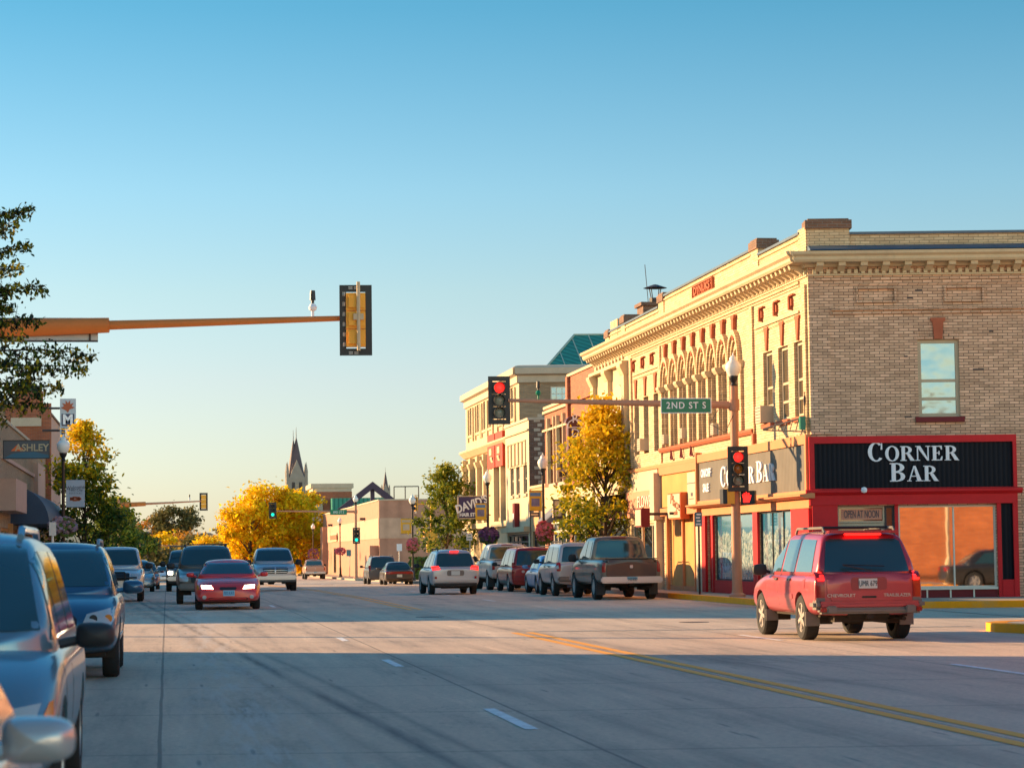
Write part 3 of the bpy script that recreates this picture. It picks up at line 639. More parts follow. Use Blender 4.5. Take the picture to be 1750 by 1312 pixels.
    win(G, so0, so1, zb, zt, t, M['glassm'], M['framew'], -.12, (), (.57,), None, .05, 'shop_window')
    # entrance: transom with paper sign, door with side light
    dz = g(1480, 893)[1]
    tw = win(G, do0, g(1512, 880)[0], dz, zt, t, M['glassb'], M['frame'], -.1, (), (), None, .05, 'transom')
    ps = MB(); ps.pb(G, g(1438, 880)[0], g(1508, 880)[0], dz+.09, zt-.08, -.075, -.068); pso = ps.build('poster', plain('salmon_paper', (.62, .27, .17), .8), t); text('OPEN AT NOON', G, g(1473, 880)[0], (dz+zt)/2, .30, M['letd'], -.066, .004, pso, sx=.42)
    dr = MB(); dr.pb(G, do0, do0+.09, .06, dz, -.16, -.06); dr.pb(G, g(1512, 900)[0]-.09, g(1512, 900)[0], .06, dz, -.16, -.06); dr.pb(G, do0, g(1512, 900)[0], dz-.12, dz-.01, -.158, -.062); dr.pb(G, do0+.09, g(1512, 900)[0]-.09, .06, .8, -.15, -.09)
    d_ = dr.build('door', M['frame'], t); p = MB(); p.poly([G.P(do0+.08, .8, -.12), G.P(g(1512, 900)[0]-.08, .8, -.12), G.P(g(1512, 900)[0]-.08, dz-.1, -.12), G.P(do0+.08, dz-.1, -.12)]); p.build('pane', M['glassb'], d_)
    hb = MB(); hb.cyl(G.P(do0+.25, .95, -.04), G.P(do0+.25, 1.35, -.04), .02); hb.build('handle', M['steel'], d_)
    win(G, g(1512, 900)[0], do1, .06, zt, t, M['glassb'], M['darkf'], -.1, (.3,), (), None, .06, 'side_light')
    # ---- ground floor, street: bar part
    u_e = K.u(1199, 820); zT = 4.58
    mb = MB(); mb.pb(K, CY0+.01, u_e, 4.36, 4.62, 0, .16); mb.pb(K, CY0+.01, CY0+.16, 3.1, 4.36, 0, .16); mb.pb(K, u_e-.05, u_e+.05, 2.72, 4.7, 0, .2)
    mb.pb(K, CY0-.0, u_e, 2.98, 3.10, 0, .17)
    mb.prof(K, [(.0, 2.88), (.25, 2.88), (.42, 2.94), (.42, 2.98), (.0, 3.04)], CY0-.28, K.u(1192, 850))
    mb.pb(K, CY0, K.u(1204, 880), 2.62, 2.88, 0, .1)
    mb.build('trim', M['orangep'], t)
    sb = MB(); sb.pb(K, CY0+.16, u_e-.05, 3.10, 4.36, .02, .1); sbo = sb.build('sign_board', M['greyr'], t)
    ubar = K.u(1316, 812); w = serif('BAR', K, ubar, 3.48, .62, .50, M['letw'], .1, .05, sbo, 1.5)
    serif('CORNER', K, K.u(1267, 812), 3.48, .62, .50, M['letw'], .1, .05, sbo, 1.62)
    text('ON/OFF', K, K.u(1214, 812), 3.98, .36, M['letw'], .1, .03, sbo, sx=1.1, bold=.012); text('SALE', K, K.u(1214, 830), 3.50, .36, M['letw'], .1, .03, sbo, sx=1.1, bold=.012)
    mb = MB()
    for e in ((K.u(1380, 930), K.u(1357, 930)), (K.u(1299, 930), K.u(1291, 930)), (K.u(1222, 930), K.u(1219.5, 930)), (K.u(1209, 930), K.u(1203, 930))): mb.pb(K, *srt(*e), .1, 2.62, .0, .08)
    for e in st[:2]: mb.pb(K, e[0], e[1], .1, e[2], -.02, .05)
    mb.pb(K, CY0, K.u(1380, 930), .1, 2.6, .001, .12)
    mb.build('column', M['redp'], t)
    # painted shop windows: blue sky over frosted mountains and pines
    m, tt, b_ = newmat('painted_window'); p_ = geo(tt); s_ = N(tt, 'SeparateXYZ'); tt.links.new(p_, s_.inputs[0])
    nz = noise(tt, p_, 2.3, 8, .75); line = mathn(tt, 'ADD', mathn(tt, 'MULTIPLY', mathn(tt, 'SUBTRACT', nz, .5), 1.3), s_.outputs[2])
    fr = ramp(tt, noise(tt, p_, 7, 8, .8), [(.42, (.08, .16, .2)), (.52, (.34, .48, .50)), (.62, (.62, .66, .6))])
    tt.links.new(mixc(tt, mathn(tt, 'GREATER_THAN', line, 2.02), fr, (.03, .18, .32)), b_.inputs['Base Color']); b_.inputs['Roughness'].default_value = .15; b_.inputs['Coat Weight'].default_value = 1
    for e, ml in ((st[0], (.33, .66)), (st[1], (.5,))):
        win(K, e[0], e[1], e[2], e[3], t, m, M['darkf'], -.1, (), ml, None, .05, 'shop_window')
    win(K, st[2][0], st[2][1], .16, 2.62, t, M['glassb'], M['redp'], -.14, (), (), None, .12, 'door')
    # ---- ground floor, street: the yellow panelled shop
    mb = MB(); a, b = K.u(1199, 820)+.06, K.u(1133, 820)
    mb.pb(K, yd[0], yd[1], .16, 2.72, -.12, -.06); mb.pb(K, a, b, 3.02, 4.15, 0, .08); mb.build('panelling', M['yellowd'], t)
    mb = MB(); mb.pb(K, a, b, 4.15, 4.42, 0, .16); mb.pb(K, a, b, 2.72, 2.98, 0, .16); mb.pb(K, (yd[0]+yd[1])/2-.07, (yd[0]+yd[1])/2+.07, .16, 2.72, -.06, .03); mb.pb(K, yd[0]-.1, yd[0], .1, 2.72, 0, .1); mb.pb(K, yd[1], yd[1]+.25, .1, 2.72, 0, .1); mb.pb(K, yd[0], yd[1], .15, .3, -.06, .02)
    mb.pb(K, a, K.u(1030, 820), 4.43, 4.55, 0, .12); mb.build('trim', M['orangep'], t)
    mb = MB(); mb.pb(K, a+.5, a+1.75, 3.02, 4.1, .082, .10); q = mb.build('paper_sign', M['white'], t)
    mb = MB(); mb.pb(K, a+.5, a+1.75, 3.72, 3.75, .101, .105); mb.pb(K, a+.85, a+1.2, 3.3, 3.42, .101, .105); mb.pb(K, a+.7, a+1.45, 3.2, 3.23, .101, .105); mb.build('print', M['letd'], q)
    mb = MB(); mb.pb(K, K.u(1205, 950), yd[0]-.12, .1, 2.7, 0, .06); mb.build('side_panel', M['white'], t)
    mb = MB(); mb.pb(K, b-.05, b+.7, 2.6, 4.25, 0, .35); mb.pb(K, b+.1, b+.5, .1, 2.6, 0, .25); mb.build('fascia_end', M['stone'], t)
    # left shop behind the young tree
    e0, e1 = b+.72, K.u(1030, 830)
    mb = MB(); mb.pb(K, e0, e1, 3.7, 4.42, 0, .06); mb.build('fascia', M['white'], t)
    mb = MB(); mb.pb(K, e0, e1, 2.75, 3.7, 0, .1); q = mb.build('sign_board', plain('salmon_board', (.62, .24, .14), .6), t); text('FLOWERS', K, K.u(1110, 840), 3.28, .6, M['framew'], .1, .02, q, sx=1.3)
    win(K, lw[0], lw[1], .6, 2.5, t, M['glassb'], M['stone'], -.14, (.3,), (.33, .66), M['stone'], .08, 'shop_window')
    mb = MB()
    for px in (1208, 1189, 1170): u = K.u(px-40, 775); pass
    for px in (1151, 1168, 1185):            # small triangular brackets above the shop
        u = K.u(px, 776)
        mb = MB()
        for (p0, p1) in (((u-.14, 4.66), (u, 5.0)), ((u+.14, 4.66), (u, 5.0)), ((u-.14, 4.66), (u+.14, 4.66))): mb.tube([K.P(*p0, .08), K.P(*p1, .08)], .03, 5)
        mb.build('wall_bracket', M['redd'], t)
    mb = MB(); c_ = G.P(g(1474, 836)[0], zc-.05, .3); mb.lathe([(0, -.09), (.07, -.06), (.09, 0), (.07, .06), (0, .09)], c_, 12); mb.tube([c_, G.P(g(1481, 836)[0], zc-.02, .1)], .02, 6); mb.build('camera_dome', M['letw'], t, True)
    return t, arcs, wins
CB, ARCS, CW = corner_building()
# window air conditioners: each sits in its window
ac0 = None
for (px, py, w), lab in zip(((1310, 716, .62), (1230, 740, .45), (1176, 747, .42), (1145, 757, .4), (1103, 766, .55)),
        ('tan box air conditioner under the three plain windows nearest the corner', 'small air conditioner in the arched window just left of the street light pole', 'air conditioner in the middle of the row of arched windows', 'grey air conditioner in the arched window farthest from the corner', 'air conditioner in the plain windows above the young street tree')):
    u, z = K.uv(px, py); t = thing('air_conditioner', lab, 'air conditioner', (XF, u, z-.12), 0, 'window air conditioners of the corner building')
    mb = MB(); mb.box((-.06, 0, .25), (.40, w, w*.8)); mb.build('casing', M['ac'], t, local=True)
    mb = MB(); 
    for k in range(5): mb.box((-.262, 0, .25-w*.3+k*w*.15), (.01, w*.85, .02))
    mb.build('vent', M['darkf'], t, local=True)
def projsign(name, label, cat, X, px, py0, py1, width, thick, mat, side=None, **kw):
    pass
# ---------------- plain box buildings helper
def building(name, label, X, y0, y1, H, depth, wm, ops=(), sops=(), side=None, cat='building', gzy=None, sidedir=1, par=.5, capm=None):
    t = thing(name, label, cat, (X, y0, gz((y0+y1)/2)))
    p = PL((X, 0, 0), (0, 1, 0), (-sidedir, 0, 0)); z0 = gz((y0+y1)/2)-.6
    mb = MB(); wall(mb, p, y0, y1, z0, H, ops, 0, .2)
    A = Vector((X, y0, 0)); D = Vector((X, y1, 0)); dv = U2*depth*sidedir; B, C = A+dv, D+dv
    for q, r in ((B, C), (C, D)): mb.poly([(q.x, q.y, z0), (r.x, r.y, z0), (r.x, r.y, H), (q.x, q.y, H)])
    if side is None: f = PL(A, U2*sidedir, N2); wall(mb, f, 0, depth, z0, H, sops, 0, .15)
    mb.build('wall', wm, t)
    if side is not None: f = PL(A, U2*sidedir, N2); mb = MB(); wall(mb, f, 0, depth, z0, H, sops, 0, .15); mb.build('side_wall', side, t)
    roofpart(t, (A, B, C, D), H-par)
    if capm:
        mb = MB(); mb.pb(p, y0-.05, y1+.05, H, H+.12, -.35, .07); mb.pb(PL(A, U2*sidedir, N2), .36, depth, H+.001, H+.121, -.35, .07); mb.build('coping', capm, t)
    return t, p, PL(A, U2*sidedir, N2)
# second bay under the same cornice: pale stone, arched panels
Yb0, Yb1 = yx(1076, XF, 800), yx(1018, XF, 800)
t, p, f = building('bank_front', 'narrow pale stone front with two white arched panels between pilasters, under the far cornice end', XF, Yb0+.01, Yb1, 9.6, 13, M['cream'])
mb = MB(); n = 3
for i in range(3):
    u = Yb0+.3+(Yb1-Yb0-.6)*i/2; mb.pb(p, u-.3, u+.3, 4.7, 8.6, 0, .18); mb.prof(p, [(0, 8.2), (.2, 8.2), (.34, 8.5), (.34, 8.6), (0, 8.62)], u-.36, u+.36)
mb.pb(p, Yb0, Yb1, 8.62, 8.74, 0, .25); mb.pb(p, Yb0, Yb1, 4.55, 4.7, 0, .25); mb.build('pilaster', M['cream'], t)
for i in range(2):
    u0 = Yb0+.75+(Yb1-Yb0-.6)*i/2; u1 = u0+(Yb1-Yb0-.6)/2-.9; c = (u0+u1)/2; r = (u1-u0)/2; mb = MB()
    mb.prism(p, [(u0, 4.9), (u1, 4.9)]+[(c+r*math.cos(math.pi*k/12), 7.2+r*.6*math.sin(math.pi*k/12)) for k in range(13)], .02, .06); fixn(mb.build('arched_panel', M['white'], t))
for k in range(9): u = Yb0+.9+k*(Yb1-Yb0-1.6)/8; mb = MB(); mb.pb(p, u-.12, u+.12, 8.86, 9.0, 0, .08); mb.build('frieze_ornament', M['stone'], t)
mb = MB(); mb.pb(p, Yb0+.4, Yb1-.4, 3.0, 4.4, 0, .1); mb.build('fascia', M['white'], t)
mb = MB(); mb.pb(p, Yb0+.6, Yb1-.6, .5, 2.8, .0, .04); mb.build('shop_window', M['glassb'], t)
# red brick buildings
def rowwins(t, p, lst, z0, z1, gl=None, fr=None, rails=(.5,), w=.5, sill=None, d=-.16):
    for u in lst: win(p, u-w, u+w, z0, z1, t, gl, fr, d, rails, (), sill, .08)
Yc1 = yx(972, XF, 700)
H = K.z(975, 643); ws = [Yb1+1.6, Yb1+3.4, Yb1+5.1]
t, p, f = building('red_brick_shop', 'orange red brick building half hidden behind the yellow street tree, beside the pale stone front', XF, Yb1+.02, Yc1, H, 13, M['brickr'], [(u-.5, u+.5, 5.2, 7.0) for u in ws]+[(Yb1+.5, Yc1-.5, .5, 3.0)], capm=M['cream'])
rowwins(t, p, ws, 5.2, 7.0, M['glassn'], M['framew'])
win(p, Yb1+.5, Yc1-.5, .5, 3.0, t, M['glassb'], M['framew'], -.15, (.75,), (.25, .5, .75), None, .08, 'shop_window')
mb = MB(); mb.pb(p, Yb1+.05, Yc1, 7.9, 8.0, 0, .12); mb.pb(p, Yc1-.5, Yc1, 3.4, H, .001, .14); mb.build('brick_band', M['brickr'], t)
mb = MB(); mb.pb(p, Yb1+.1, Yc1-.05, 3.2, 4.3, 0, .12); mb.build('fascia', M['cream'], t)
Yd1 = yx(932, XF, 800); H = K.z(932, 700)
u1_, u2_, u3_ = yx(963, XF, 780), yx(946, XF, 780), yx(954, XF, 780)
ws = [yx(962, XF, 780), yx(946, XF, 780)]
t, p, f = building('red_brick_shop', 'red brick two storey building with two tall windows, left of the yellow tree', XF, Yc1+.02, Yd1, H, 13, M['brickr'], [(u-.85, u+.85, 4.6, 7.3) for u in ws]+[(Yc1+.6, Yd1-.6, .5, 2.9)], capm=M['cream'])
for u in ws: win(p, u-.85, u+.85, 4.6, 7.3, t, M['glassb'], M['framew'], -.16, (.55,), (.5,), M['stone'], .14)
mb = MB(); mb.pb(p, Yc1, Yd1, H-1.05, H-.95, 0, .14); mb.pb(p, Yc1, Yd1, H-.22, H-.1, 0, .12)
for u in ws: mb.pb(p, u-.95, u-.82, 4.6, 7.6, 0, .16); mb.pb(p, u+.82, u+.95, 4.6, 7.6, 0, .16)
mb.build('cream_trim', M['cream'], t)
mb = MB(); mb.pb(p, Yc1+.05, Yd1-.02, 2.9, 4.45, 0, .12); mb.build('fascia', M['cream'], t)
win(p, Yc1+.6, Yd1-.6, .5, 2.9, t, M['glassb'], M['framew'], -.15, (.8,), (.2, .45, .6, .8), None, .12, 'shop_window')
mb = MB(); mb.prof(p, [(.12, 3.0), (.9, 2.75), (.9, 2.9), (.12, 3.6)], Yc1+1.0, Yc1+3.6); fixn(mb.build('awning', M['awng'], t))
# low orange front filling the gap
Ye0 = yx(905, XF, 850)
t, p, f = building('low_shop', 'low orange shop front squeezed between the tall red brick and the cream buildings', XF+.05, Yd1+.02, Ye0-.02, 4.55, 12, paint('orange_stucco', (.62, .33, .15), .7, .12, 2), [(Yd1+.6, Ye0-.6, .6, 2.5)], capm=M['cream'])
win(p, Yd1+.6, Ye0-.6, .6, 2.5, t, M['glassb'], M['darkf'], -.15, (.8,), (.5,), None, .08, 'shop_window')
# cream two storey shop with the brown brick side wall
Ye1 = yx(864, XF, 800); H = K.z(902, 718)
ws = [yx(900.5-3, XF, 800), yx(885, XF, 800), yx(875, XF, 800)]
z0, z1 = K.z(893, 844), K.z(893, 792)
t, p, f = building('cream_shop', 'cream painted two storey shop with three tall upper windows and a brown brick side wall', XF, Ye0, Ye1, H, 14, M['white'], [(u-.62, u+.62, z0, z1) for u in ws]+[(Ye0+.5, Ye1-.5, .5, 2.4)], side=M['brickb'], capm=M['stone'])
rowwins(t, p, ws, z0, z1, M['glassb'], M['frame'], (.5,), .62, M['stone'])
mb = MB(); a, b = Ye0+1.0, Ye1-1.0
for k in range(5): u = a+(b-a)*k/5; q = u+(b-a)/5-.15; [mb.pb(p, *e, 0, .06) for e in ((u, q, H-.95, H-.89), (u, q, H-2.15, H-2.09), (u, u+.05, H-2.09, H-.95), (q-.05, q, H-2.09, H-.95))]
mb.pb(p, Ye0, Ye1, H-.5, H-.42, 0, .1); mb.pb(p, Ye0, Ye1, 2.5, 2.75, 0, .3); mb.build('panel_moulding', M['cream'], t)
win(p, Ye0+.5, Ye1-.5, .5, 2.4, t, M['glassb'], M['darkf'], -.15, (.8,), (.15, .4, .6, .8), None, .1, 'shop_window')
u, z = yx(886, XF, 880), K.z(886, 882); mb = MB(); mb.pb(p, u-.35, u+.35, z-.65, z+.65, 0, .25); q = mb.build('wall_sign', M['redd'], t); mb = MB(); mb.pb(p, u-.15, u+.15, z-.15, z+.15, .25, .27); mb.build('panel', M['letw'], q)
mb = MB()
for k in range(22): mb.pb(f, .25+(.18 if k % 2 else 0), .55+(.1 if k % 2 else 0), 3.2+k*.23, 3.35+k*.23, 0, .015)
mb.build('quoin', M['stone'], t)
c = Vector((19.3, yx(915, 19.3, 710), 0)); mb = MB(); mb.cyl((c.x, c.y, H-.5), (c.x, c.y, H+.5), .35); mb.lathe([(.5, H+.5), (.5, H+.58), (0, H+.7)], (c.x, c.y, 0)); mb.build('roof_vent', M['steel'], t)
# tall cream corner block with green roof
XG = XF*Ye1/yx(888, XF, 640); Yg1 = yx(796, XG, 700); KG = street(XG); H = KG.z(886, 626)
ops = []; upz = (KG.z(870, 718), KG.z(870, 665)); loz = (KG.z(830, 900), KG.z(830, 800))
cols = [yx(q, XG, 700) for q in (876, 856, 838.5, 828.5, 817.5, 805)]
for u in cols: ops += [(u-.75, u+.75, *upz)]
lows = [yx(q, XG, 840) for q in (858, 846, 828.5, 817.5, 805)]
for u in lows: ops += [(u-.75, u+.75, 3.4, 6.4)]
sw = []
FG = PL((XG, Ye1+.3, 0), U2, N2); a, b = FG.u(941, 680), FG.u(971, 680); sw = [(a, b, FG.z(950, 697), FG.z(950, 660))]
t, p, f = building('tall_cream_building', 'tall three storey cream stone block with red panels, dark upright windows and a green roof', XG, Ye1+.3, Yg1, H, 16, M['cream'], ops, sw, side=M['brickt'])
for u in cols: win(p, u-.75, u+.75, *upz, t, M['glassb'], M['stone'], -.16, (.5,), (), M['cream'], .1)
for u in lows: win(p, u-.75, u+.75, 3.4, 6.4, t, M['glassb'], M['stone'], -.16, (.55,), (), M['cream'], .1)
win(f, *sw[0], t, M['glassw'], M['framew'], -.1, (.33, .66), (.33, .66), None, .06)
mb = MB(); zt = H
crown = [(0, zt-.9), (.12, zt-.85), (.12, zt-.5), (.35, zt-.42), (.35, zt-.1), (.2, zt), (.0, zt+.05)]
mb.prof(p, crown, Ye1+.3, Yg1, .6, 0); mb.prof(f, [(d+.002, z+.002) for d, z in crown], 0, 16, .6, 0); fixn(mb.build('cornice', M['stone'], t))
mid = KG.z(830, 762); mb = MB(); mb.prof(p, [(0, mid-.45), (.15, mid-.4), (.45, mid-.1), (.45, mid), (0, mid+.06)], Ye1+.3, Yg1); mb.pb(p, Ye1+.3, Yg1, 2.9, 3.2, 0, .3)
for u in cols: 
    for s_ in (-1.15, 1.15): mb.pb(p, u+s_-.15, u+s_+.15, upz[0]-.4, H-1.0, 0, .1)
for u in [yx(q, XG, 840) for q in (864, 852, 834, 823, 811, 799)]: mb.pb(p, u-.25, u+.25, 3.2, mid-.5, 0, .3); mb.prof(p, [(0, mid-1.2), (.32, mid-1.2), (.42, mid-.95), (.42, mid-.85), (0, mid-.85)], u-.35, u+.35)
mb.build('pilaster', M['cream'], t)
for k, (q0, q1) in enumerate(((863, 850.5), (849, 837))):
    a, b = yx(q0, XG-.2, 770), yx(q1, XG-.2, 770); z0, z1 = KG.z(850, 800)+.0, KG.z(850, 742)
    mb = MB(); mb.pb(p, a, b, z0, z1, .05, .34); q = mb.build('red_panel', M['redm'], t)
    mb = MB(); c = (a+b)/2; mb.pb(p, c-.5, c+.5, z0+.7, z1-.8, .34, .38); mb.build('pane', M['cream'], q)
mb = MB()
for a in (0, .2): pass
gx = 24.5; A_ = FG.O+FG.U*2.45+Vector((0, 8.5, 0)); R0 = [A_, A_+U2*16, A_+U2*16+Vector((4, 12, 0)), A_+Vector((3.6, 12, 0))]
ap0, ap1 = A_+U2*2.7+Vector((0, 5, 0)), A_+U2*13+Vector((0, 5, 0)); zr, zk = 11.4, 13.95
v = [(q.x, q.y, zr) for q in R0]+[(ap0.x, ap0.y, zk), (ap1.x, ap1.y, zk)]
mb.add(v, [(0, 1, 5, 4), (1, 2, 5), (2, 3, 4, 5), (3, 0, 4)]); mb.build('green_roof', M['green'], t)
mb = MB()
for k in range(16):
    s_ = (k+.5)/16; q0 = Vector(v[0]).lerp(Vector(v[1]), s_); f_ = min(1, s_/.17, (1-s_)/.19); up = Vector((0, 5, zk-zr))
    mb.tube([q0, q0+up*f_], .035, 4)
for (i, j) in ((0, 4), (4, 5), (1, 5)): mb.tube([v[i], v[j]], .07, 5)
mb.build('roof_seam', paint('pale_seam', (.45, .5, .38), .5), t)
# ---------------- tan ribbed metal building beyond the next crossing
XH = 18.6; Yh0 = yx(648, XH, 900); Yh1 = yx(552, XH, 900); KH = street(XH); H = KH.z(648, 855)
z1_, z2_, z3_ = KH.z(648, 885), KH.z(648, 920), KH.z(645, 932)
ops = [(yx(636, XH), yx(632, XH), -.6, 2.2), (yx(574, XH), yx(570, XH), -.6, 2.2)]
t, p, f = building('metal_sided_building', 'long low pink tan metal sided corner building with a pale band around it', XH, Yh0, Yh1, H, 45, M['tanw'], ops, capm=M['stone'])
mb = MB(); mb.pb(p, Yh0, Yh1, z2_, z1_, .0, .06); mb.pb(f, .0, 45, z2_, z1_, .001, .061); mb.build('pale_band', M['tanl'], t)
mb = MB(); mb.pb(p, yx(647, XH), yx(637, XH), -.6, z3_, 0, .8); mb.build('porch', M['tanw'], t); mb = MB(); mb.pb(p, yx(560, XH), yx(556, XH), -.6, H-1.5, 0, .6); mb.build('porch', M['tanw'], t)
for o_ in ops: win(p, *o_, t, M['glassb'], M['darkf'], -.1, (), (), None, .12, 'door')
mb = MB(); a, b = yx(578, XH), yx(568, XH); mb.pb(p, a, b, KH.z(573, 925), KH.z(573, 911), .02, .2); q = mb.build('sign_board', M['cream'], t)
mb = MB(); mb.pb(p, b+.5, a-.5, KH.z(573, 922), KH.z(573, 914), .2, .25); mb.build('print', M['brickr'], q)
for px in (568, 624): u = yx(px, XH); mb = MB(); mb.pb(p, u-.3, u+.3, KH.z(600, 893), KH.z(600, 889), 0, .5); mb.build('wall_lamp', M['darkf'], t)
a = 8.5; mb = MB(); mb.pb(f, a, a+7.5, H, H+2.2, -4, -.5); mb.build('roof_unit', M['steel'], t)
mb = MB()
for u in (6.2, 6.9, 7.6, 8.2): mb.tube([f.P(u, H, -.6), f.P(u, H+1.6, -.6)], .06, 5)
mb.tube([f.P(6.2, H+1.6, -.6), f.P(8.2, H+1.6, -.6)], .06, 5); mb.tube([f.P(12, H+2, -2), f.P(12, H+4.6, -2)], .08, 5); mb.box(f.P(12, H+4.6, -2), (1.0, .6, .5))
for u in (1.2, 2.2, 3.4): mb.tube([f.P(u, H, -3), f.P(u, H+1.3, -3)], .05, 5)
mb.tube([f.P(1.2, H+1.3, -3), f.P(3.4, H+1.3, -3)], .05, 5)
mb.build('roof_railing', M['darkf'], t)
# ---------------- purple gabled church hall, brick school, steeples: far behind
def fr(Y): return PL((0, Y, 0), (1, 0, 0), (0, -1, 0))
P_ = fr(300); t = thing('gabled_hall', 'dark purple roofed hall with an open timber gable rising behind the metal sided building', 'building', P_.P(P_.u(640), -.8))
pk, lf, rt_ = P_.uv(636, 823), P_.uv(576, 870), P_.uv(700, 868)
rt_ = (rt_[0], lf[1]-.3)
mb = MB()
for e in (lf, rt_): 
    mb.prism(P_, [(e[0], e[1]), (e[0], e[1]-.9), (pk[0], pk[1]-.9), (pk[0], pk[1])], 0, .9)
mb.pb(P_, pk[0]-.25, pk[0]+.25, lf[1]-.5, pk[1]-.9, .1, .5); fixn(mb.build('gable_frame', M['purple'], t))
mb = MB(); m0 = P_.u(612), P_.u(676)
for e in (lf, rt_): s0 = e; mb.prism(P_, [(e[0], e[1]-.95), (e[0]+(pk[0]-e[0])*.45, e[1]-.95+(pk[1]-e[1])*.45), (e[0]+(pk[0]-e[0])*.45, -1), (e[0], -1)], -14, -.2)
mb.prism(P_, [(lf[0], -1), (rt_[0], -1), (rt_[0], lf[1]-1.0), (lf[0], lf[1]-1.0)], -14, -.25); fixn(mb.build('wall', M['purple'], t))
P_ = fr(330); t = thing('brick_hall', 'brick hall with a flat stone topped tower, right of the big golden tree', 'building', P_.P(P_.u(570), -.9))
a, b = P_.u(534), P_.u(602); zt = P_.z(568, 826); mb = MB(); mb.pb(P_, a, b, -1.2, zt-1.1, -12, 0); mb.build('wall', M['brickr'], t)
mb = MB(); mb.pb(P_, a-.2, b+.2, zt-.6, zt, -12.2, .2); mb.pb(P_, a+.05, b-.05, zt-1.1, zt-.6, -12, .08); mb.pb(P_, a, a+1.4, zt-5, zt-2, 0, .15); mb.build('stone_band', M['stone'], t)
mb = MB(); mb.prism(P_, [(a+2.4, P_.z(568, 852)), (b+5, P_.z(568, 852)), (b+5, P_.z(568, 880)), (a+2.4, P_.z(568, 880))], .1, 4); fixn(mb.build('roof', M['green'], t))
def steeple(name, label, Y, px, pw, ptop, pbase, pbot, mains, twin):
    P_ = fr(Y); c = P_.u(px); w = abs(P_.u(px+pw/2)-P_.u(px-pw/2))/2; zt, zb, z0 = P_.z(px, ptop), P_.z(px, pbase), P_.z(px, pbot); C_ = P_.P(c, 0, -w)
    t = thing(name, label, 'church', (C_.x, C_.y, gz(Y)))
    mb = MB(); mb.box((C_.x, C_.y, (zb+z0)/2), (w*2, w*2, zb-z0))
    for sx in (-1, 1):
        for sy in (-1, 1): mb.cyl((C_.x+sx*w*.92, C_.y+sy*w*.92, z0), (C_.x+sx*w*.92, C_.y+sy*w*.92, zb+w*.5), w*.16, n=6); mb.cyl((C_.x+sx*w*.92, C_.y+sy*w*.92, zb+w*.5), (C_.x+sx*w*.92, C_.y+sy*w*.92, zb+w*1.5), w*.18, .02, n=6)
    mb.add([(C_.x-w*.8, C_.y-w*1.02, zb-.4), (C_.x+w*.8, C_.y-w*1.02, zb-.4), (C_.x, C_.y-w*.9, zb+w*1.7), (C_.x, C_.y, zb+w*1.7)], [(0, 1, 2), (0, 2, 3), (1, 3, 2)])
    mb.build('tower', M['steepw'], t)
    mb = MB(); mb.box((C_.x-w*.35, C_.y-w*1.01, zb-w*1.3), (w*.3, .1, w*1.6)); mb.box((C_.x+w*.35, C_.y-w*1.01, zb-w*1.3), (w*.3, .1, w*1.6)); mb.box((C_.x-w*1.01, C_.y, zb-w*1.3), (.1, w*.5, w*1.6)); mb.build('louvre', M['darkf'], t)
    mb = MB(); mb.cyl((C_.x, C_.y, zb-.2), (C_.x, C_.y, zt), w*.86, w*.06, 8); mb.build('spire', M['steep'], t)
    mb = MB(); mb.cyl((C_.x, C_.y, zt-.3), (C_.x, C_.y, zt+w*1.1), w*.05, .03, 6); mb.build('finial', M['steepw'], t)
    return t
t = steeple('church_steeple', 'tall dark grey church spire rising over the big yellow tree', 470, 508, 35, 748, 815, 905, None, 1)
P_ = fr(470); C_ = P_.P(P_.u(503), 0, 4); zb, zt = P_.z(503, 815), P_.z(503, 752); mb = MB(); mb.cyl((C_.x, C_.y+6, zb-4), (C_.x, C_.y+6, zt), 2.0, .1, 8); mb.cyl((C_.x, C_.y+6, zt-.2), (C_.x, C_.y+6, zt+2), .08, .03, 6); mb.build('second_spire', M['steep'], t)
steeple('church_spire', 'small slim grey spire peeking over the metal sided building', 520, 660, 14, 806, 838, 880, None, 0)
# ---------------- left side of the street
XL = -6.3; KL = PL((XL, 0, 0), (0, 1, 0), (1, 0, 0))
Yl2 = yx(78, XL, 800); Yl3 = yx(104, XL, 800); Yl1 = 66.3
ops = [(yx(2, XL), yx(30, XL), .5, 2.7), (yx(36, XL), yx(54, XL), .3, 2.7), (yx(60, XL), yx(75, XL), .4, 2.7)]
ops = [(*srt(a, b), c, e) for a, b, c, e in ops]
H1 = KL.z(45, 752)
t, p, f = building('brown_brick_shop', 'brown brick shop at the left edge with a rounded blue awning and wooden posts', XL, yx(-6, XL, 800), Yl2, H1, 14, M['brickt'], ops, sidedir=-1, capm=M['stone'])
for o_ in ops: win(p, *o_, t, M['glassb'], M['wood'], -.15, (.8,), (.33, .66), None, .1, 'shop_window')
mb = MB(); mb.pb(p, yx(-5, XL, 700), yx(16, XL, 700), 3.3, 4.5, 0, .7); mb.build('fascia', M['pinkw'], t)
mb = MB(); mb.pb(p, yx(57, XL, 800), yx(69, XL, 800), 2.8, H1-.8, 0, .22); mb.pb(p, yx(2, XL), yx(72, XL), H1-1.5, H1-1.35, 0, .08); mb.pb(p, yx(2, XL), yx(72, XL), H1-2.7, H1-2.62, 0, .06); mb.build('pale_pilaster', M['pinkw'], t)
mb = MB(); a, b = yx(18, XL), yx(62, XL); n = 10; arc = [(1.55*math.sin(math.pi/2*k/n)+.0, 2.9+1.55*math.cos(math.pi/2*k/n)) for k in range(n+1)]+[(0, 2.9)]
mb.prof(p, arc, a, b); fixn(mb.build('awning', M['awn'], t, 40))
for px in (14, 29, 48, 64, 76): u = yx(px, XL); mb = MB(); mb.pb(p, u-.12, u+.12, .1, 2.9, .0, .18); mb.build('wood_post', M['wood'], t)
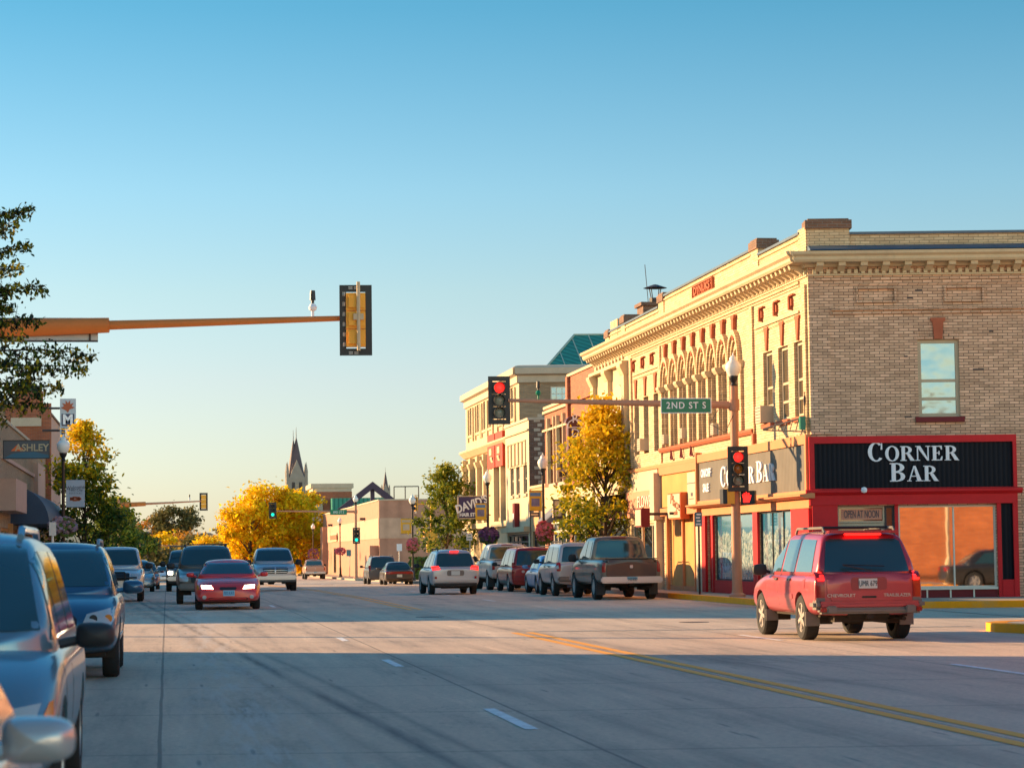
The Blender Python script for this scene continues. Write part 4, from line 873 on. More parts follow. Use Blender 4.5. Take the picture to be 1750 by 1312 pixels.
H2 = KL.z(79, 700)
t, p, f = building('tan_brick_building', 'taller tan brick building with a red brick pier, behind the brown shop at the left', XL, Yl2+.02, Yl3, H2, 14, M['pinkw'], [(yx(82, XL)+0, yx(92, XL), .5, 2.7)], side=M['brickt'], sidedir=-1, capm=M['brickb'])
mb = MB(); mb.pb(f, -.3, 2.1, 0, H2+.3, .0, .12); mb.pb(p, Yl2, Yl2+1.5, 0, H2+.2, 0, .12); mb.pb(f, .3, 1.6, H2+.3, H2+1.0, -.9, .0); mb.build('brick_pier', M['brickr'], t)
mb = MB(); mb.pb(f, .2, 1.8, H2-.9, H2-.45, .12, .2); mb.build('pale_band', M['stone'], t)
t, p, f = building('low_red_shop', 'low shop with a red band behind the left street tree', XL, Yl3+.1, Yl3+34, 2.6, 12, M['brickt'], sidedir=-1)
mb = MB(); mb.pb(p, Yl3+.1, Yl3+34, 1.2, 1.6, 0, .1); mb.build('fascia', M['redp'], t)
t, p, f = building('far_left_shop', 'pale low building far down the left side beyond the next crossing', XL-1, 225, 300, 3.6, 14, M['stone'], sidedir=-1)
# unseen blocks at the left and behind: they give the evening shadows
t, p, f = building('near_left_block', 'brick block on the near left corner whose shadow covers the foreground street', XL, -55, 43.4, 9.5, 30, M['brickt'], sidedir=-1, capm=M['stone'])
t, p, f = building('left_corner_block', 'brick block on the far left corner of the side street', XL, 66.2, yx(-6, XL, 800)-.05, 7.2, 4, M['brickt'], sidedir=-1, capm=M['stone'])
t, p, f = building('left_back_block', 'low block behind the far left corner', XL-6, 67.2, 96, 5.6, 9, M['brickt'], sidedir=-1)
# orange brick building across the side street, mirrored in the bar window
t, p, f = building('orange_brick_building', 'orange brick building across the side street, seen mirrored in the bar window', 19.0, 2, 36.5, 6.3, 26, M['bricko'], cat='building')
mb = MB(); q = PL((19.0, 36.5, 0), U2, -N2); mb.pb(q, 0, 26, -.5, 6.3, 0, .1); mb.build('north_wall', M['bricko'], t)
# ---------------- far hill: embankment, houses
P_ = fr(640); t = struct(quadsheet('hill', [(-400, 600), (600, 600), (600, 1400), (-400, 1400)], M['hill'], -.05)); bpy.data.objects.remove(t)
mb = MB()
for i in range(24):
    for a, b in zip([560, 600, 640, 690, 760, 900, 1200], [600, 640, 690, 760, 900, 1200, 1500]):
        x0, x1 = -360+i*40, -320+i*40
        hz = lambda x, y: gz(y)+max(0, min(1, (y-600)/90))*(1.6+1.0*math.sin(x*.021)+.6*math.sin(x*.06+2))-.1
        mb.poly([(x0, a, hz(x0, a)), (x1, a, hz(x1, a)), (x1, b, hz(x1, b)), (x0, b, hz(x0, b))])
struct(mb.build('hill', M['hill'], None, 'all'))
hs = [('far_house', 'grey blue gabled house on the far left slope', 247, 922, 908, 30, M['slate'], M['awn']), ('far_house', 'dark roofed house on the horizon at the middle', 352, 920, 910, 22, M['stone'], M['roofd']), ('far_house', 'brown flat house beside the yellow tree on the horizon', 385, 921, 907, 20, M['brickb'], M['roofd']), ('far_house', 'pale house right of the lone horizon tree', 336, 921, 912, 14, M['white'], M['slate'])]
for n_, lab, px, pb_, pt, pw, wm, rm in hs:
    P_ = fr(700); c = P_.u(px); w = abs(P_.u(px+pw/2)-c); z0, z1 = P_.z(px, pb_)-2, P_.z(px, pt); zm = (P_.z(px, pb_)+z1)/2+.3
    t = thing(n_, lab, 'house', P_.P(c, z0)); mb = MB(); mb.pb(P_, c-w, c+w, z0, zm, -8, 0); mb.build('wall', wm, t)
    mb = MB(); mb.add([P_.P(c-w-.4, zm, .4), P_.P(c+w+.4, zm, .4), P_.P(c+w+.4, zm, -8.4), P_.P(c-w-.4, zm, -8.4), P_.P(c-w*.7, z1, -4), P_.P(c+w*.7, z1, -4)], [(0, 1, 5, 4), (2, 3, 4, 5), (3, 0, 4), (1, 2, 5), (0, 3, 2, 1)]); mb.build('roof', rm, t)
t = thing('overpass', 'pale concrete railway overpass crossing the far end of the street', 'bridge', (0, 560, 0)); P_ = fr(560); mb = MB(); mb.pb(P_, P_.u(150), P_.u(400), P_.z(300, 936), P_.z(300, 932), -8, 0); mb.build('deck', M['stone'], t)
mb = MB()
for px in range(170, 400, 38): u = P_.u(px); mb.pb(P_, u-.5, u+.5, -1.5, P_.z(300, 936), -6, -2)
mb.build('pier', M['stone'], t)
t = thing('low_far_building', 'low tan buildings under the trees at the end of the street', 'building', (0, 430, -1)); P_ = fr(430); mb = MB(); mb.pb(P_, P_.u(236), P_.u(268), -1.5, P_.z(300, 941), -10, 0); mb.build('wall', M['pinkw'], t)
# dark hedge box and low car park wall beside the metal building
# ================================================================== vehicles
PI = math.pi
CG = dict(gl=glass('car_glass', (.025, .065, .075), .05, .9, .12, 0), glb=glass('car_glass_blue', (.10, .20, .24), .05, 1.0, .45, 0), tyre=plain('tyre', (.018, .018, .018), .85), rim=plain('rim', (.42, .41, .40), .4, .35), rimd=paint('dusty_rim', (.36, .33, .30), .6, .15, 5, coords='obj'),
          trim=plain('car_trim', (.02, .02, .022), .6), chrome=plain('chrome', (.52, .52, .53), .3, .7), hl=plain('headlight_glass', (.55, .55, .52), .12, .3), hlon=plain('lit_headlight', (1, .93, .75), .2, 0, 5, .5, (1, .84, .55)),
          tl=plain('tail_light', (.30, .012, .012), .18), tlon=plain('lit_tail_light', (.5, .02, .01), .2, 0, 1.3, .5, (1, .014, .01)), amb=plain('amber_light', (.7, .22, .03), .2), plate=plain('number_plate', (.55, .62, .6), .4), plateb=plain('blue_plate', (.2, .45, .6), .4),
          under=plain('underbody', (.03, .022, .016), .9), cladd=paint('grey_cladding', (.20, .185, .165), .7, .15, 3, coords='obj'), seat=plain('seat', (.05, .05, .055), .8))
def smoothed(vs, fs, lvl=2, cuts=(), boxes=()):
    me = bpy.data.meshes.new('tmp'); me.from_pydata([tuple(v) for v in vs], [], fs); me.update()
    o = bpy.data.objects.new('tmp', me); COL.objects.link(o)
    m = o.modifiers.new('s', 'SUBSURF'); m.levels = lvl; m.render_levels = lvl
    junk = [o]
    for kind, a in [('c', c) for c in cuts]+[('b', b) for b in boxes]:
        mb = MB()
        if kind == 'c': mb.cyl((a[0]-a[3], a[1], a[2]), (a[0]+a[3], a[1], a[2]), a[4], n=28)
        else: mb.box(a[0], a[1])
        k = mb.build('cut', M['blk']); fixn(k); k.hide_render = True; junk.append(k)
        bm_ = o.modifiers.new('b', 'BOOLEAN'); bm_.object = k; bm_.operation = 'DIFFERENCE'; bm_.solver = 'EXACT'
    dg = bpy.context.evaluated_depsgraph_get(); dg.update()
    out = bpy.data.meshes.new_from_object(o.evaluated_get(dg))
    for j in junk: d = j.data; bpy.data.objects.remove(j); bpy.data.meshes.remove(d)
    return out
def loft(st):
    """st: list of (y, ring) with ring = right half points (x,z) from bottom centre to top centre"""
    vs = []; fs = []; n = None
    for y, r in st:
        full = [(x, z) for x, z in r]+[(-x, z) for x, z in r[-2:0:-1]]; n = len(full)
        vs += [(x, y, z) for x, z in full]
    for i in range(len(st)-1):
        for k in range(n): fs.append((i*n+k, (i+1)*n+k, (i+1)*n+(k+1) % n, i*n+(k+1) % n))
    def cap(b, flip):
        h = n//2
        for k in range(h):
            f = [b+k, b+(k+1), b+(n-k-1) % n, b+(n-k) % n]; f = list(dict.fromkeys(f))
            if len(f) > 2: fs.append(f if not flip else f[::-1])
    cap(0, False); cap((len(st)-1)*n, True)
    return vs, fs
class Car:
    """Local axes: +Y forward, +X the car's right side, origin on the ground under the middle."""
    def __init__(s, name, label, cat, kind, L, Wd, H, col, wb, wr=.34, clear=.24, belt=.95, hood=None, deck=None, cowl=None, gh=None, dust=.15, dustc=(.30, .25, .2), nose=.0, metal=.35, group=None, y_rear_axle=None, roofw=.74, arch=None, lower=None, tailh=None):
        s.t = thing(name, label, cat, (0, 0, 0), 0, group); s.L, s.W, s.H = L, Wd, H; s.belt = belt; s.wb = wb; s.wr = wr; s.kind = kind
        s.paint = carpaint(name+'_paint', col, metal, .28, dust, dustc, H); h = L/2; w = Wd/2
        hood = hood or belt-.04; tail = tailh or belt
        cowl = cowl if cowl is not None else h-1.15; deck = deck if deck is not None else -h+.05
        gh = gh or [(-h+.12, belt-.05), (-h+.45, H-.03), (cowl-.75, H), (cowl+.05, belt)]     # rear base, rear roof, front roof, front base
        s.gh = gh; zb = clear
        ring = lambda f, z0, zs, zt: [(0, z0), (w*.78*f, z0), (w*.95*f, z0+.05), (w*f, z0+.42*(zs-z0)), (w*.995*f, zs-.14), (w*.955*f, zs-.015), (w*.72*f, zt-.002), (0, zt+.012)]
        S_ = [(-h, ring(.88, zb+.18, tail-.12, tail-.05)), (-h+.03, ring(.93, zb+.12, tail-.06, tail-.01)), (-h+.14, ring(.97, zb+.04, tail-.02, tail)), (-h+.7, ring(1, zb, tail, tail+.01)),
              (deck, ring(1, zb, tail, tail+.01)), (gh[0][0]+.25, ring(1, zb, belt, belt)), (0, ring(1, zb, belt, belt)), (cowl-.1, ring(1, zb, belt, belt+.01)), (cowl+.25, ring(.995, zb, belt-.03, hood+.02)),
              (h-.62, ring(.985, zb, hood-.08, hood-.02)), (h-.28, ring(.95, zb+.02, hood-.16-nose*.5, hood-.07-nose*.5)), (h-.07, ring(.88, zb+.06, hood-.27-nose, hood-.17-nose)), (h, ring(.76, zb+.12, hood-.38-nose, hood-.26-nose))]
        S_.sort(key=lambda a: a[0]); T = [S_[0]]
        for a in S_[1:]:
            if a[0]-T[-1][0] > .02: T.append(a)
        yr = y_rear_axle if y_rear_axle is not None else -wb/2-.02; s.ax = (yr, yr+wb); ar = arch or wr+.055
        cuts = [(sx*w, y, wr, .30, ar) for sx in (-1, 1) for y in s.ax]
        boxes = []
        if kind == 'pickup': b1 = gh[0][0]-.12; boxes = [((0, (-h+.07+b1)/2, tail+.1), (Wd-.26, b1+h-.07, 1.0))]
        me1 = smoothed(*loft(T), 2, cuts, boxes)
        # greenhouse
        B, T_ = w*.93, w*roofw; z0 = belt-.06
        (a, az), (b, bz), (c, cz), (d, dz) = gh; 
        def gring(zt):
            f = max(0, min(1, (zt-z0)/(H-z0))); xe = B+(T_-B)*f
            return [(0, z0), (B*.98, z0), (B, z0+.02), (B+(T_-B)*f*.5, z0+(zt-z0)*.5), (xe+.01, zt-.07*f-.005), (xe*.90, zt-.004), (0, zt+.03*f)]
        G_ = [(a-.02, gring(az)), (a+(b-a)*.5, gring(az+(bz-az)*.55)), (b-.03, gring(bz)), (b+.12, gring(bz+.005)), ((b+c)/2, gring(H+.012)), (c-.15, gring(cz)), (c+.05, gring(cz-.03)), (c+(d-c)*.5, gring(cz+(dz-cz)*.49)), (d, gring(dz))]
        me2 = smoothed(*loft(G_), 2)
        mb = MB()
        for me in (me1, me2): mb.add([v.co.copy() for v in me.vertices], [list(p.vertices) for p in me.polygons])
        s.bvh = BVHTree.FromPolygons(mb.v, mb.f)
        s.body = mb.build('body', s.paint, s.t, 32, local=True)
        # dark wheel wells
        mb = MB()
        for sx in (-1, 1):
            for y in s.ax:
                nn = 14; A = [(y+(ar-.004)*math.cos(PI*(-.08+1.16*i/nn)), wr+(ar-.004)*math.sin(PI*(-.08+1.16*i/nn))) for i in range(nn+1)]
                for (ya, za), (yb, zb_) in zip(A, A[1:]): mb.poly([(sx*w*.5, ya, za), (sx*w*.93, ya, za), (sx*w*.93, yb, zb_), (sx*w*.5, yb, zb_)])
                mb.poly([(sx*w*.5, a_, b_) for a_, b_ in A])
        mb.box((0, 0, clear+.04), (Wd*.8, L*.86, .1)); mb.build('wheel_well', CG['under'], s.t, local=True)
        s.vz = lambda zz: zz
    def hit(s, view, a, z):
        if view == 'rear': o, d = Vector((a, -s.L, z)), Vector((0, 1, 0))
        elif view == 'front': o, d = Vector((a, s.L, z)), Vector((0, -1, 0))
        elif view == 'left': o, d = Vector((-s.W*2, a, z)), Vector((1, 0, 0))
        elif view == 'right': o, d = Vector((s.W*2, a, z)), Vector((-1, 0, 0))
        else: o, d = Vector((a, z, s.H*3)), Vector((0, 0, -1))
        return s.bvh.ray_cast(o, d), d
    def patch(s, name, view, pts, mat, off=.008, thick=.03, parent=None, grid=.09, smooth='all'):
        """Panel cut to the outline pts and laid on the body as seen from one side."""
        bm = bmesh.new(); f = bm.faces.new([bm.verts.new((p[0], 0, p[1])) for p in pts])
        x0, x1 = min(p[0] for p in pts), max(p[0] for p in pts); z0, z1 = min(p[1] for p in pts), max(p[1] for p in pts)
        for ax, lo, hi in ((0, x0, x1), (2, z0, z1)):
            n = int((hi-lo)/grid)
            for i in range(1, n+1):
                co = [0, 0, 0]; no = [0, 0, 0]; co[ax] = lo+(hi-lo)*i/(n+1); no[ax] = 1
                bmesh.ops.bisect_plane(bm, geom=bm.verts[:]+bm.edges[:]+bm.faces[:], plane_co=co, plane_no=no)
        last = None; hits = {}
        for v in bm.verts:
            (loc, nor, i, dist), d = s.hit(view, v.co.x, v.co.z); hits[v] = (loc, d, v.co.copy())
        good = [h for h in hits.values() if h[0] is not None]
        if not good: bm.free(); return None
        for v, (loc, d, co) in hits.items():
            if loc is None:
                q = min(good, key=lambda h: (h[2]-co).length); loc = q[0].copy()
                if view in ('rear', 'front'): loc.x, loc.z = co.x, co.z
                elif view in ('left', 'right'): loc.y, loc.z = co.x, co.z
            v.co = loc-d*off
        r = bmesh.ops.extrude_face_region(bm, geom=bm.faces[:])
        for e in r['geom']:
            if isinstance(e, bmesh.types.BMVert): e.co += d*thick if False else -d*0
        d = s.hit(view, 0, s.H*.5)[1]
        for v in [e for e in r['geom'] if isinstance(e, bmesh.types.BMVert)]: v.co -= d*0
        keep = {e for e in r['geom'] if isinstance(e, bmesh.types.BMVert)}
        for v in bm.verts:
            if v not in keep: v.co += d*thick
        bmesh.ops.recalc_face_normals(bm, faces=bm.faces)
        me = bpy.data.meshes.new(name); bm.to_mesh(me); bm.free(); me.materials.append(mat)
        if smooth: me.polygons.foreach_set('use_smooth', [True]*len(me.polygons)); me.set_sharp_from_angle(angle=R(40))
        o = bpy.data.objects.new(name, me); COL.objects.link(o); o.parent = parent or s.t; return o
    def sym(s, name, view, pts, mat, **k): return [s.patch(name, view, [(sx*p[0], p[1]) for p in pts], mat, **k) for sx in (-1, 1)]
    def sides(s, name, pts, mat, which=('left', 'right'), **k): return [s.patch(name, v, pts, mat, **k) for v in which]
    def wheels(s, rim=None, rimr=.62, w=.21, spokes=5):
        rim = rim or CG['rim']; r = s.wr
        tb = MB(); tb.lathe([(r*rimr, -w/2), (r*.93, -w/2), (r, -w/2+.03), (r, w/2-.03), (r*.93, w/2), (r*rimr, w/2), (r*rimr, -w/2)], (0, 0, 0), 26, 'X')
        rb = MB(); rb.lathe([(r*rimr, w/2-.01), (r*rimr*.93, w/2-.005), (r*rimr*.86, w/2-.05), (r*.14, w/2-.05), (r*.12, w/2-.012), (0, w/2-.01)], (0, 0, 0), 26, 'X')
        for k in range(spokes):
            a = 2*math.pi*k/spokes; rot = Matrix.Rotation(a, 3, 'X'); rb.box(rot @ Vector((w/2-.03, 0, r*rimr*.48)), (.035, r*.17, r*rimr*.86), rot)
        first = None
        for sx in (1, -1):
            for y in s.ax:
                loc = (sx*(s.W/2-w/2-.02), y, r)
                if first is None:
                    o = tb.build('wheel', CG['tyre'], s.t, 40, local=True); rr = rb.build('rim', rim, o, 40, local=True); first = o
                else: o = dup(first, parent=s.t)
                o.location = loc; o.rotation_euler = (random.random(), 0, 0 if sx > 0 else math.pi)
    def mirrors(s, y, z, mat, w=.22, h=.16, out=.17):
        for sx in (-1, 1):
            x = sx*(s.W/2+out); mb = MB()
            mb.lathe([(0, -.11), (.3, -.107), (.6, -.095), (.82, -.072), (.95, -.04), (1, 0), (.98, .03), (.9, .055), (.84, .06), (0, .058)], (0, 0, 0), 22, 'Y')
            def sq(v):
                r_ = math.hypot(v.x, v.z)
                if r_ < 1e-6: return v
                c_, s_ = v.x/r_, v.z/r_; return Vector((r_*math.copysign(abs(c_)**.55, c_), v.y, r_*math.copysign(abs(s_)**.6, s_)*(1-.12*sx*c_)))
            mb.v = [sq(v) for v in mb.v]; mb.v = [Vector((v.x*w/2, v.y, v.z*h/2))+Vector((x, y, z)) for v in mb.v]
            mb.v = [Vector((v.x, y-(v.y-y), v.z)) for v in mb.v]
            mb.tube([(sx*(s.W/2-.06), y+.02, z-.05), (x-sx*w*.3, y, z-.02)], .03, 6)
            mb.build('mirror', mat, s.t, 40, local=True)
    def rails(s, mat=None, x=None, y0=None, y1=None, h=.07, bars=()):
        x = x or s.W*.34; (a, _), (b, bz), (c, cz), _ = s.gh; y0 = y0 if y0 is not None else b+.1; y1 = y1 if y1 is not None else c-.15
        for sx in (-1, 1):
            mb = MB(); z = s.H-.03; mb.tube([(sx*x, y0, z), (sx*x, y0+.12, z+h), (sx*x, y1-.12, z+h), (sx*x, y1, z)], .024, 6); mb.build('roof_rail', mat or CG['trim'], s.t, local=True)
        for y in bars:
            mb = MB(); mb.tube([(-x, y, s.H+h-.02), (x, y, s.H+h-.02)], .02, 6); mb.build('cross_bar', CG['trim'], s.t, local=True)
    def block(s, name, c, sz, mat, r=.03, parent=None, seg=2):
        bm = bmesh.new(); bmesh.ops.create_cube(bm, size=1)
        for v in bm.verts: v.co = Vector((v.co.x*sz[0], v.co.y*sz[1], v.co.z*sz[2]))+Vector(c)
        if r: bmesh.ops.bevel(bm, geom=bm.edges[:], offset=r, segments=seg, affect='EDGES')
        me = bpy.data.meshes.new(name); bm.to_mesh(me); bm.free(); me.materials.append(mat); me.polygons.foreach_set('use_smooth', [True]*len(me.polygons)); me.set_sharp_from_angle(angle=R(35))
        o = bpy.data.objects.new(name, me); COL.objects.link(o); o.parent = parent or s.t; return o
    def plate(s, view, x, z, txt='', mat=None, w=.32, h=.16, off=.03, tm=None):
        o = s.patch('licence_plate', view, [(x-w/2, z-h/2), (x+w/2, z-h/2), (x+w/2, z+h/2), (x-w/2, z+h/2)], mat or CG['plate'], off=off, thick=.03, grid=1)
        if txt and o:
            (loc, *_), d = s.hit(view, x, z); n = -d
            ys = [((o.data.vertices[i].co-Vector((x, 0, z))).dot(n)) for i in range(len(o.data.vertices))]
            pl = PL((0, 0, 0), (1, 0, 0), n); cu_d = max(ys)+.003
            tt = text(txt, pl, x, z-.005, .13, tm or M['letd'], cu_d, .002, o, name='print', sx=.62)
            # text() works in world space: car is still at the origin here
        return o
    def seams(s, ys, z0, z1, mat=None, slope=0):
        for y in ys: s.sides('door_seam', [(y-.006, z0), (y+.006, z0), (y+.006+slope, z1), (y-.006+slope, z1)], mat or CG['trim'], off=.002, thick=.004, grid=.12)
    def handles(s, ys, z, mat=None):
        for y in ys: s.sides('door_handle', [(y-.09, z-.018), (y+.09, z-.018), (y+.09, z+.018), (y-.09, z+.018)], mat or CG['trim'], off=.025, thick=.03, grid=1)
    def sidewin(s, polys, mat=None):
        for p in polys: s.sides('side_window', p, mat or CG['gl'], off=.008, thick=.006, grid=.08)
    def place(s, x, y, rz=0, z=None): s.t.location = (x, y, gz(y) if z is None else z); s.t.rotation_euler = (0, 0, rz); return s.t
def rect(x0, z0, x1, z1, c=.0):
    return [(x0+c, z0), (x1-c, z0), (x1, z0+c), (x1, z1-c), (x1-c, z1), (x0+c, z1), (x0, z1-c), (x0, z0+c)] if c else [(x0, z0), (x1, z0), (x1, z1), (x0, z1)]
PI = math.pi
def glasshouse(c, front=True, rear=True, wins=None, fm=None, rm=None, sm=None, fpad=.05, rpad=.05, rz0=None):
    (a, az), (b, bz), (cc, cz), (d, dz) = c.gh; H = c.H; w = c.W/2
    if front: c.patch('windshield', 'front', [(-w*.83, c.belt+.10), (w*.83, c.belt+.10), (w*.70, H-.10), (w*.62, H-.075), (-w*.62, H-.075), (-w*.70, H-.10)], fm or CG['gl'], off=.012, thick=.006, grid=.07)
    if rear: z0 = rz0 or c.belt+.04; c.patch('rear_window', 'rear', [(-w*.78, z0), (w*.78, z0), (w*.68, H-.17), (w*.60, H-.13), (-w*.60, H-.13), (-w*.68, H-.17)], rm or CG['gl'], off=.012, thick=.006, grid=.07)
    if wins: c.sidewin(wins, sm)
# ---- 1. the red sport utility at the crossing
def red_suv():
    c = Car('red_suv', 'dusty red sport utility vehicle with lit brake lights, driving away before the corner bar', 'car', 'suv', 4.88, 1.84, 1.80, (.36, .003, .030), 2.87, .375, .40, 1.10, hood=1.07, cowl=1.05, gh=[(-2.36, 1.06), (-2.02, 1.77), (.12, 1.80), (1.12, 1.10)], dust=.17, dustc=(.62, .36, .27), metal=.3, y_rear_axle=-1.42, roofw=.72)
    glasshouse(c, wins=[[(.15, 1.13), (.93, 1.13), (.35, 1.62), (.12, 1.66)], [(-.80, 1.13), (.03, 1.13), (.02, 1.67), (-.78, 1.68)], [(-1.98, 1.13), (-.92, 1.13), (-.90, 1.68), (-1.80, 1.66)]], sm=CG['glb'], rz0=1.13)
    c.sym('tail_light', 'rear', [(.75, .99), (.85, .99), (.87, 1.05), (.86, 1.12), (.80, 1.14), (.75, 1.12)], CG['tlon'], off=.035, thick=.05, grid=.04)
    c.sym('reverse_lamp', 'rear', [(.74, .72), (.88, .72), (.88, 1.13), (.74, 1.15)], CG['tl'], off=.012, thick=.05)
    c.sym('lamp_base', 'rear', [(.74, .64), (.87, .64), (.87, .71), (.74, .71)], CG['cladd'], off=.012, thick=.05)
    c.patch('tailgate', 'rear', [(-.70, .80), (-.62, .66), (.62, .66), (.70, .80), (.71, 1.10), (-.71, 1.10)], c.paint, off=.018, thick=.03)
    p = c.patch('plate_recess', 'rear', rect(-.30, .83, .30, 1.04, .03), carpaint('recess_paint', (.30, .02, .03), .1, .4, .3, (.3, .15, .12), 1.8), off=.024, thick=.02)
    c.plate('rear', -.02, .94, 'UMR 679', off=.035, w=.31, h=.16)
    pl = PL((0, 0, 0), (1, 0, 0), (0, -1, 0)); (l, *_), _d = c.hit('rear', -.45, .76)
    text('CHEVROLET', pl, -.47, .745, .075, CG['chrome'], -l.y+.024, .004, c.t, 'badge', sx=1.15); text('TRAILBLAZER', pl, .47, .745, .075, CG['chrome'], -l.y+.024, .004, c.t, 'badge', sx=1.0)
    h = c.block('handle', (0, -c.L/2-.0, .72), (.26, .06, .035), CG['trim'], .012)
    c.block('bumper', (0, -2.42, .585), (1.74, .22, .14), c.paint, .05)
    c.block('bumper_step', (0, -2.47, .50), (1.72, .2, .10), CG['cladd'], .035)
    for sx in (-1, 1): c.block('bumper_guard', (sx*.66, -2.58, .52), (.17, .05, .13), CG['cladd'], .02); c.block('bumper_wrap', (sx*.86, -2.32, .60), (.16, .34, .16), CG['cladd'], .05)
    c.block('reflector', (-.80, -2.585, .52), (.10, .03, .07), CG['tl'], .01); c.block('reflector', (.80, -2.585, .52), (.10, .03, .07), CG['tl'], .01)
    c.block('brake_light', (0, -2.12, 1.745), (.62, .10, .045), CG['tlon'], .015)
    mb = MB(); mb.tube([(.05, -2.47, 1.14), (-.42, -2.40, 1.24)], .012, 5); mb.tube([(-.42, -2.395, 1.25), (.28, -2.40, 1.22)], .010, 5); mb.build('wiper', CG['trim'], c.t, local=True)
    c.block('spoiler', (0, -2.10, 1.785), (1.20, .22, .045), c.paint, .02)
    c.rails(CG['cladd'], .60, -1.95, -.05, .085, (-1.55, -.35))
    c.mirrors(.86, 1.16, CG['trim'], .26, .20, .13); c.wheels(CG['rimd'], .66, .24, 6)
    c.seams((.98, .08, -.86), .46, 1.10); c.handles((.22, -.70), 1.0); c.sides('side_moulding', rect(-.95, .68, .95, .76), c.paint, off=.012, thick=.02)
    c.sides('fuel_door', rect(-1.78, .86, -1.62, 1.02, .02), c.paint, off=.006, thick=.01, which=('left',))
    for sx in (-1, 1): c.block('mud_flap', (sx*.80, -1.84, .36), (.24, .03, .24), CG['cladd'], .005); c.block('mud_flap', (sx*.80, 1.02, .36), (.22, .03, .20), CG['cladd'], .005)
    mb = MB(); mb.tube([(-.7, -1.42, .38), (-.25, -1.42, .38), (-.15, -1.42, .40), (.15, -1.42, .40), (.25, -1.42, .38), (.7, -1.42, .38)], [.05, .05, .14, .14, .05, .05], 8)
    mb.box((-.1, -2.05, .40), (.9, .5, .18)); mb.tube([(.35, -1.6, .36), (.55, -2.05, .38), (.6, -2.4, .36)], .035, 7); mb.box((0, -2.35, .43), (.7, .1, .09)); mb.cyl((0, -2.52, .42), (0, -2.3, .42), .06, n=10)
    mb.build('axle', CG['under'], c.t, local=True)
    for x in (-.42, .42): c.block('seat', (x, -.3, 1.18), (.42, .12, .5), CG['seat'], .05)
    return c
c = red_suv(); c.place(11.40, 41.6, R(-.5))
# ---- pickups seen from behind
def pickup(name, label, col, L=5.8, W=2.0, H=1.92, lit=False, dust=.2, tailcol=None, wheel=.40, belt=1.27, ext=True, view='rear', grille='cross', bumper=None, plate=None, group=None, cab=2.0, tail=1.27, dustc=(.30, .25, .2), hlm=None):
    h = L/2; cr_ = -h+1.95; c = Car(name, label, 'pickup truck', 'pickup', L, W, H, col, L*.62, wheel, .46, belt, hood=belt-.04, cowl=h-1.45, gh=[(cr_, belt), (cr_+.12, H-.02), (h-2.25, H), (h-1.38, belt)], dust=dust, dustc=dustc, deck=cr_-.1, y_rear_axle=-h+1.25, roofw=.76, tailh=tail)
    cb = cr_+.2; fw_ = h-1.5
    glasshouse(c, wins=[[(cb+(fw_-cb)*.42, belt+.04), (fw_-.12, belt+.04), (fw_-.72, H-.16), (cb+(fw_-cb)*.42, H-.15)], [(cb+.05, belt+.04), (cb+(fw_-cb)*.36, belt+.04), (cb+(fw_-cb)*.36, H-.15), (cb+.12, H-.16)]])
    tm = CG['tlon'] if lit else CG['tl']
    c.sym('tail_light', 'rear', rect(W/2-.19, .86, W/2-.03, 1.20, .02), tm, off=.015, thick=.06, grid=.06)
    tc_ = carpaint(name+'_tailgate', tailcol or col, .2, .4, .35, (.16, .1, .08), H)
    c.patch('tailgate', 'rear', rect(-W/2+.21, .72, W/2-.21, tail-.03, .03), tc_, off=.02, thick=.03)
    c.block('tailgate_cap', (0, -h+.03, tail+.0), (W-.36, .08, .03), CG['trim'], .01)
    c.block('bumper', (0, -h-.06, .62), (W-.06, .2, .2), bumper or CG['chrome'], .045)
    c.plate('rear', 0, .635, plate or '', CG['plateb'], off=.20, w=.32, h=.16)
    c.block('badge', (0, -h-.02, 1.03), (.10, .02, .10), CG['chrome'], .01)
    c.mirrors(h-1.62, 1.30, CG['trim'], .26, .26, .14); c.wheels(CG['rim'], .6, .26, 8)
    c.seams((h-1.35, cb+(fw_-cb)*.39), .55, belt); c.handles((cb+(fw_-cb)*.5,), belt-.14); c.block('brake_light', (0, cr_+.06, H-.04), (.5, .06, .03), tm, .01)
    for sx in (-1, 1): c.block('mud_flap', (sx*(W/2-.16), -h+.74, .36), (.28, .03, .42), CG['trim'], .004)
    mb = MB(); ya = c.ax[0]; mb.tube([(-.7, ya, .42), (-.2, ya, .42), (-.12, ya, .42), (.12, ya, .42), (.2, ya, .42), (.7, ya, .42)], [.05, .05, .16, .16, .05, .05], 8); mb.box((0, -h+.2, .50), (.12, .5, .1)); mb.tube([(.5, -h+1, .42), (.7, -h+.1, .42)], .04, 6); mb.build('axle', CG['under'], c.t, local=True)
    # front: grille, lamps, bumper
    hm = hlm or CG['hl']; n = c.sym('headlight', 'front', rect(W/2-.40, .80, W/2-.10, 1.02, .03), hm, off=.02, thick=.05, grid=.06)
    g = c.patch('grille', 'front', rect(-W/2+.44, .80, W/2-.44, 1.08, .04), CG['trim'], off=.02, thick=.04)
    for z in (.86, .95, 1.04): c.patch('grille_bar', 'front', rect(-W/2+.46, z-.014, W/2-.46, z+.014), CG['chrome'], off=.035, thick=.03, parent=g)
    c.patch('grille_bar', 'front', rect(-.03, .8, .03, 1.08), CG['chrome'], off=.042, thick=.03, parent=g)
    c.block('front_bumper', (0, h-.03, .62), (W-.1, .22, .2), CG['chrome'], .05); c.block('air_dam', (0, h-.08, .46), (W-.2, .16, .12), CG['trim'], .03)
    return c
random.seed(3)
c = pickup('brown_pickup', 'dusty brown pickup truck, nearest of the row parked at the right kerb', (.13, .115, .10), H=1.98, tailcol=(.055, .032, .024), plate='742 KSD', dust=.2, dustc=(.34, .28, .2))
c.place(14.25, 75.2+2.9, R(.4))
pl_ = None
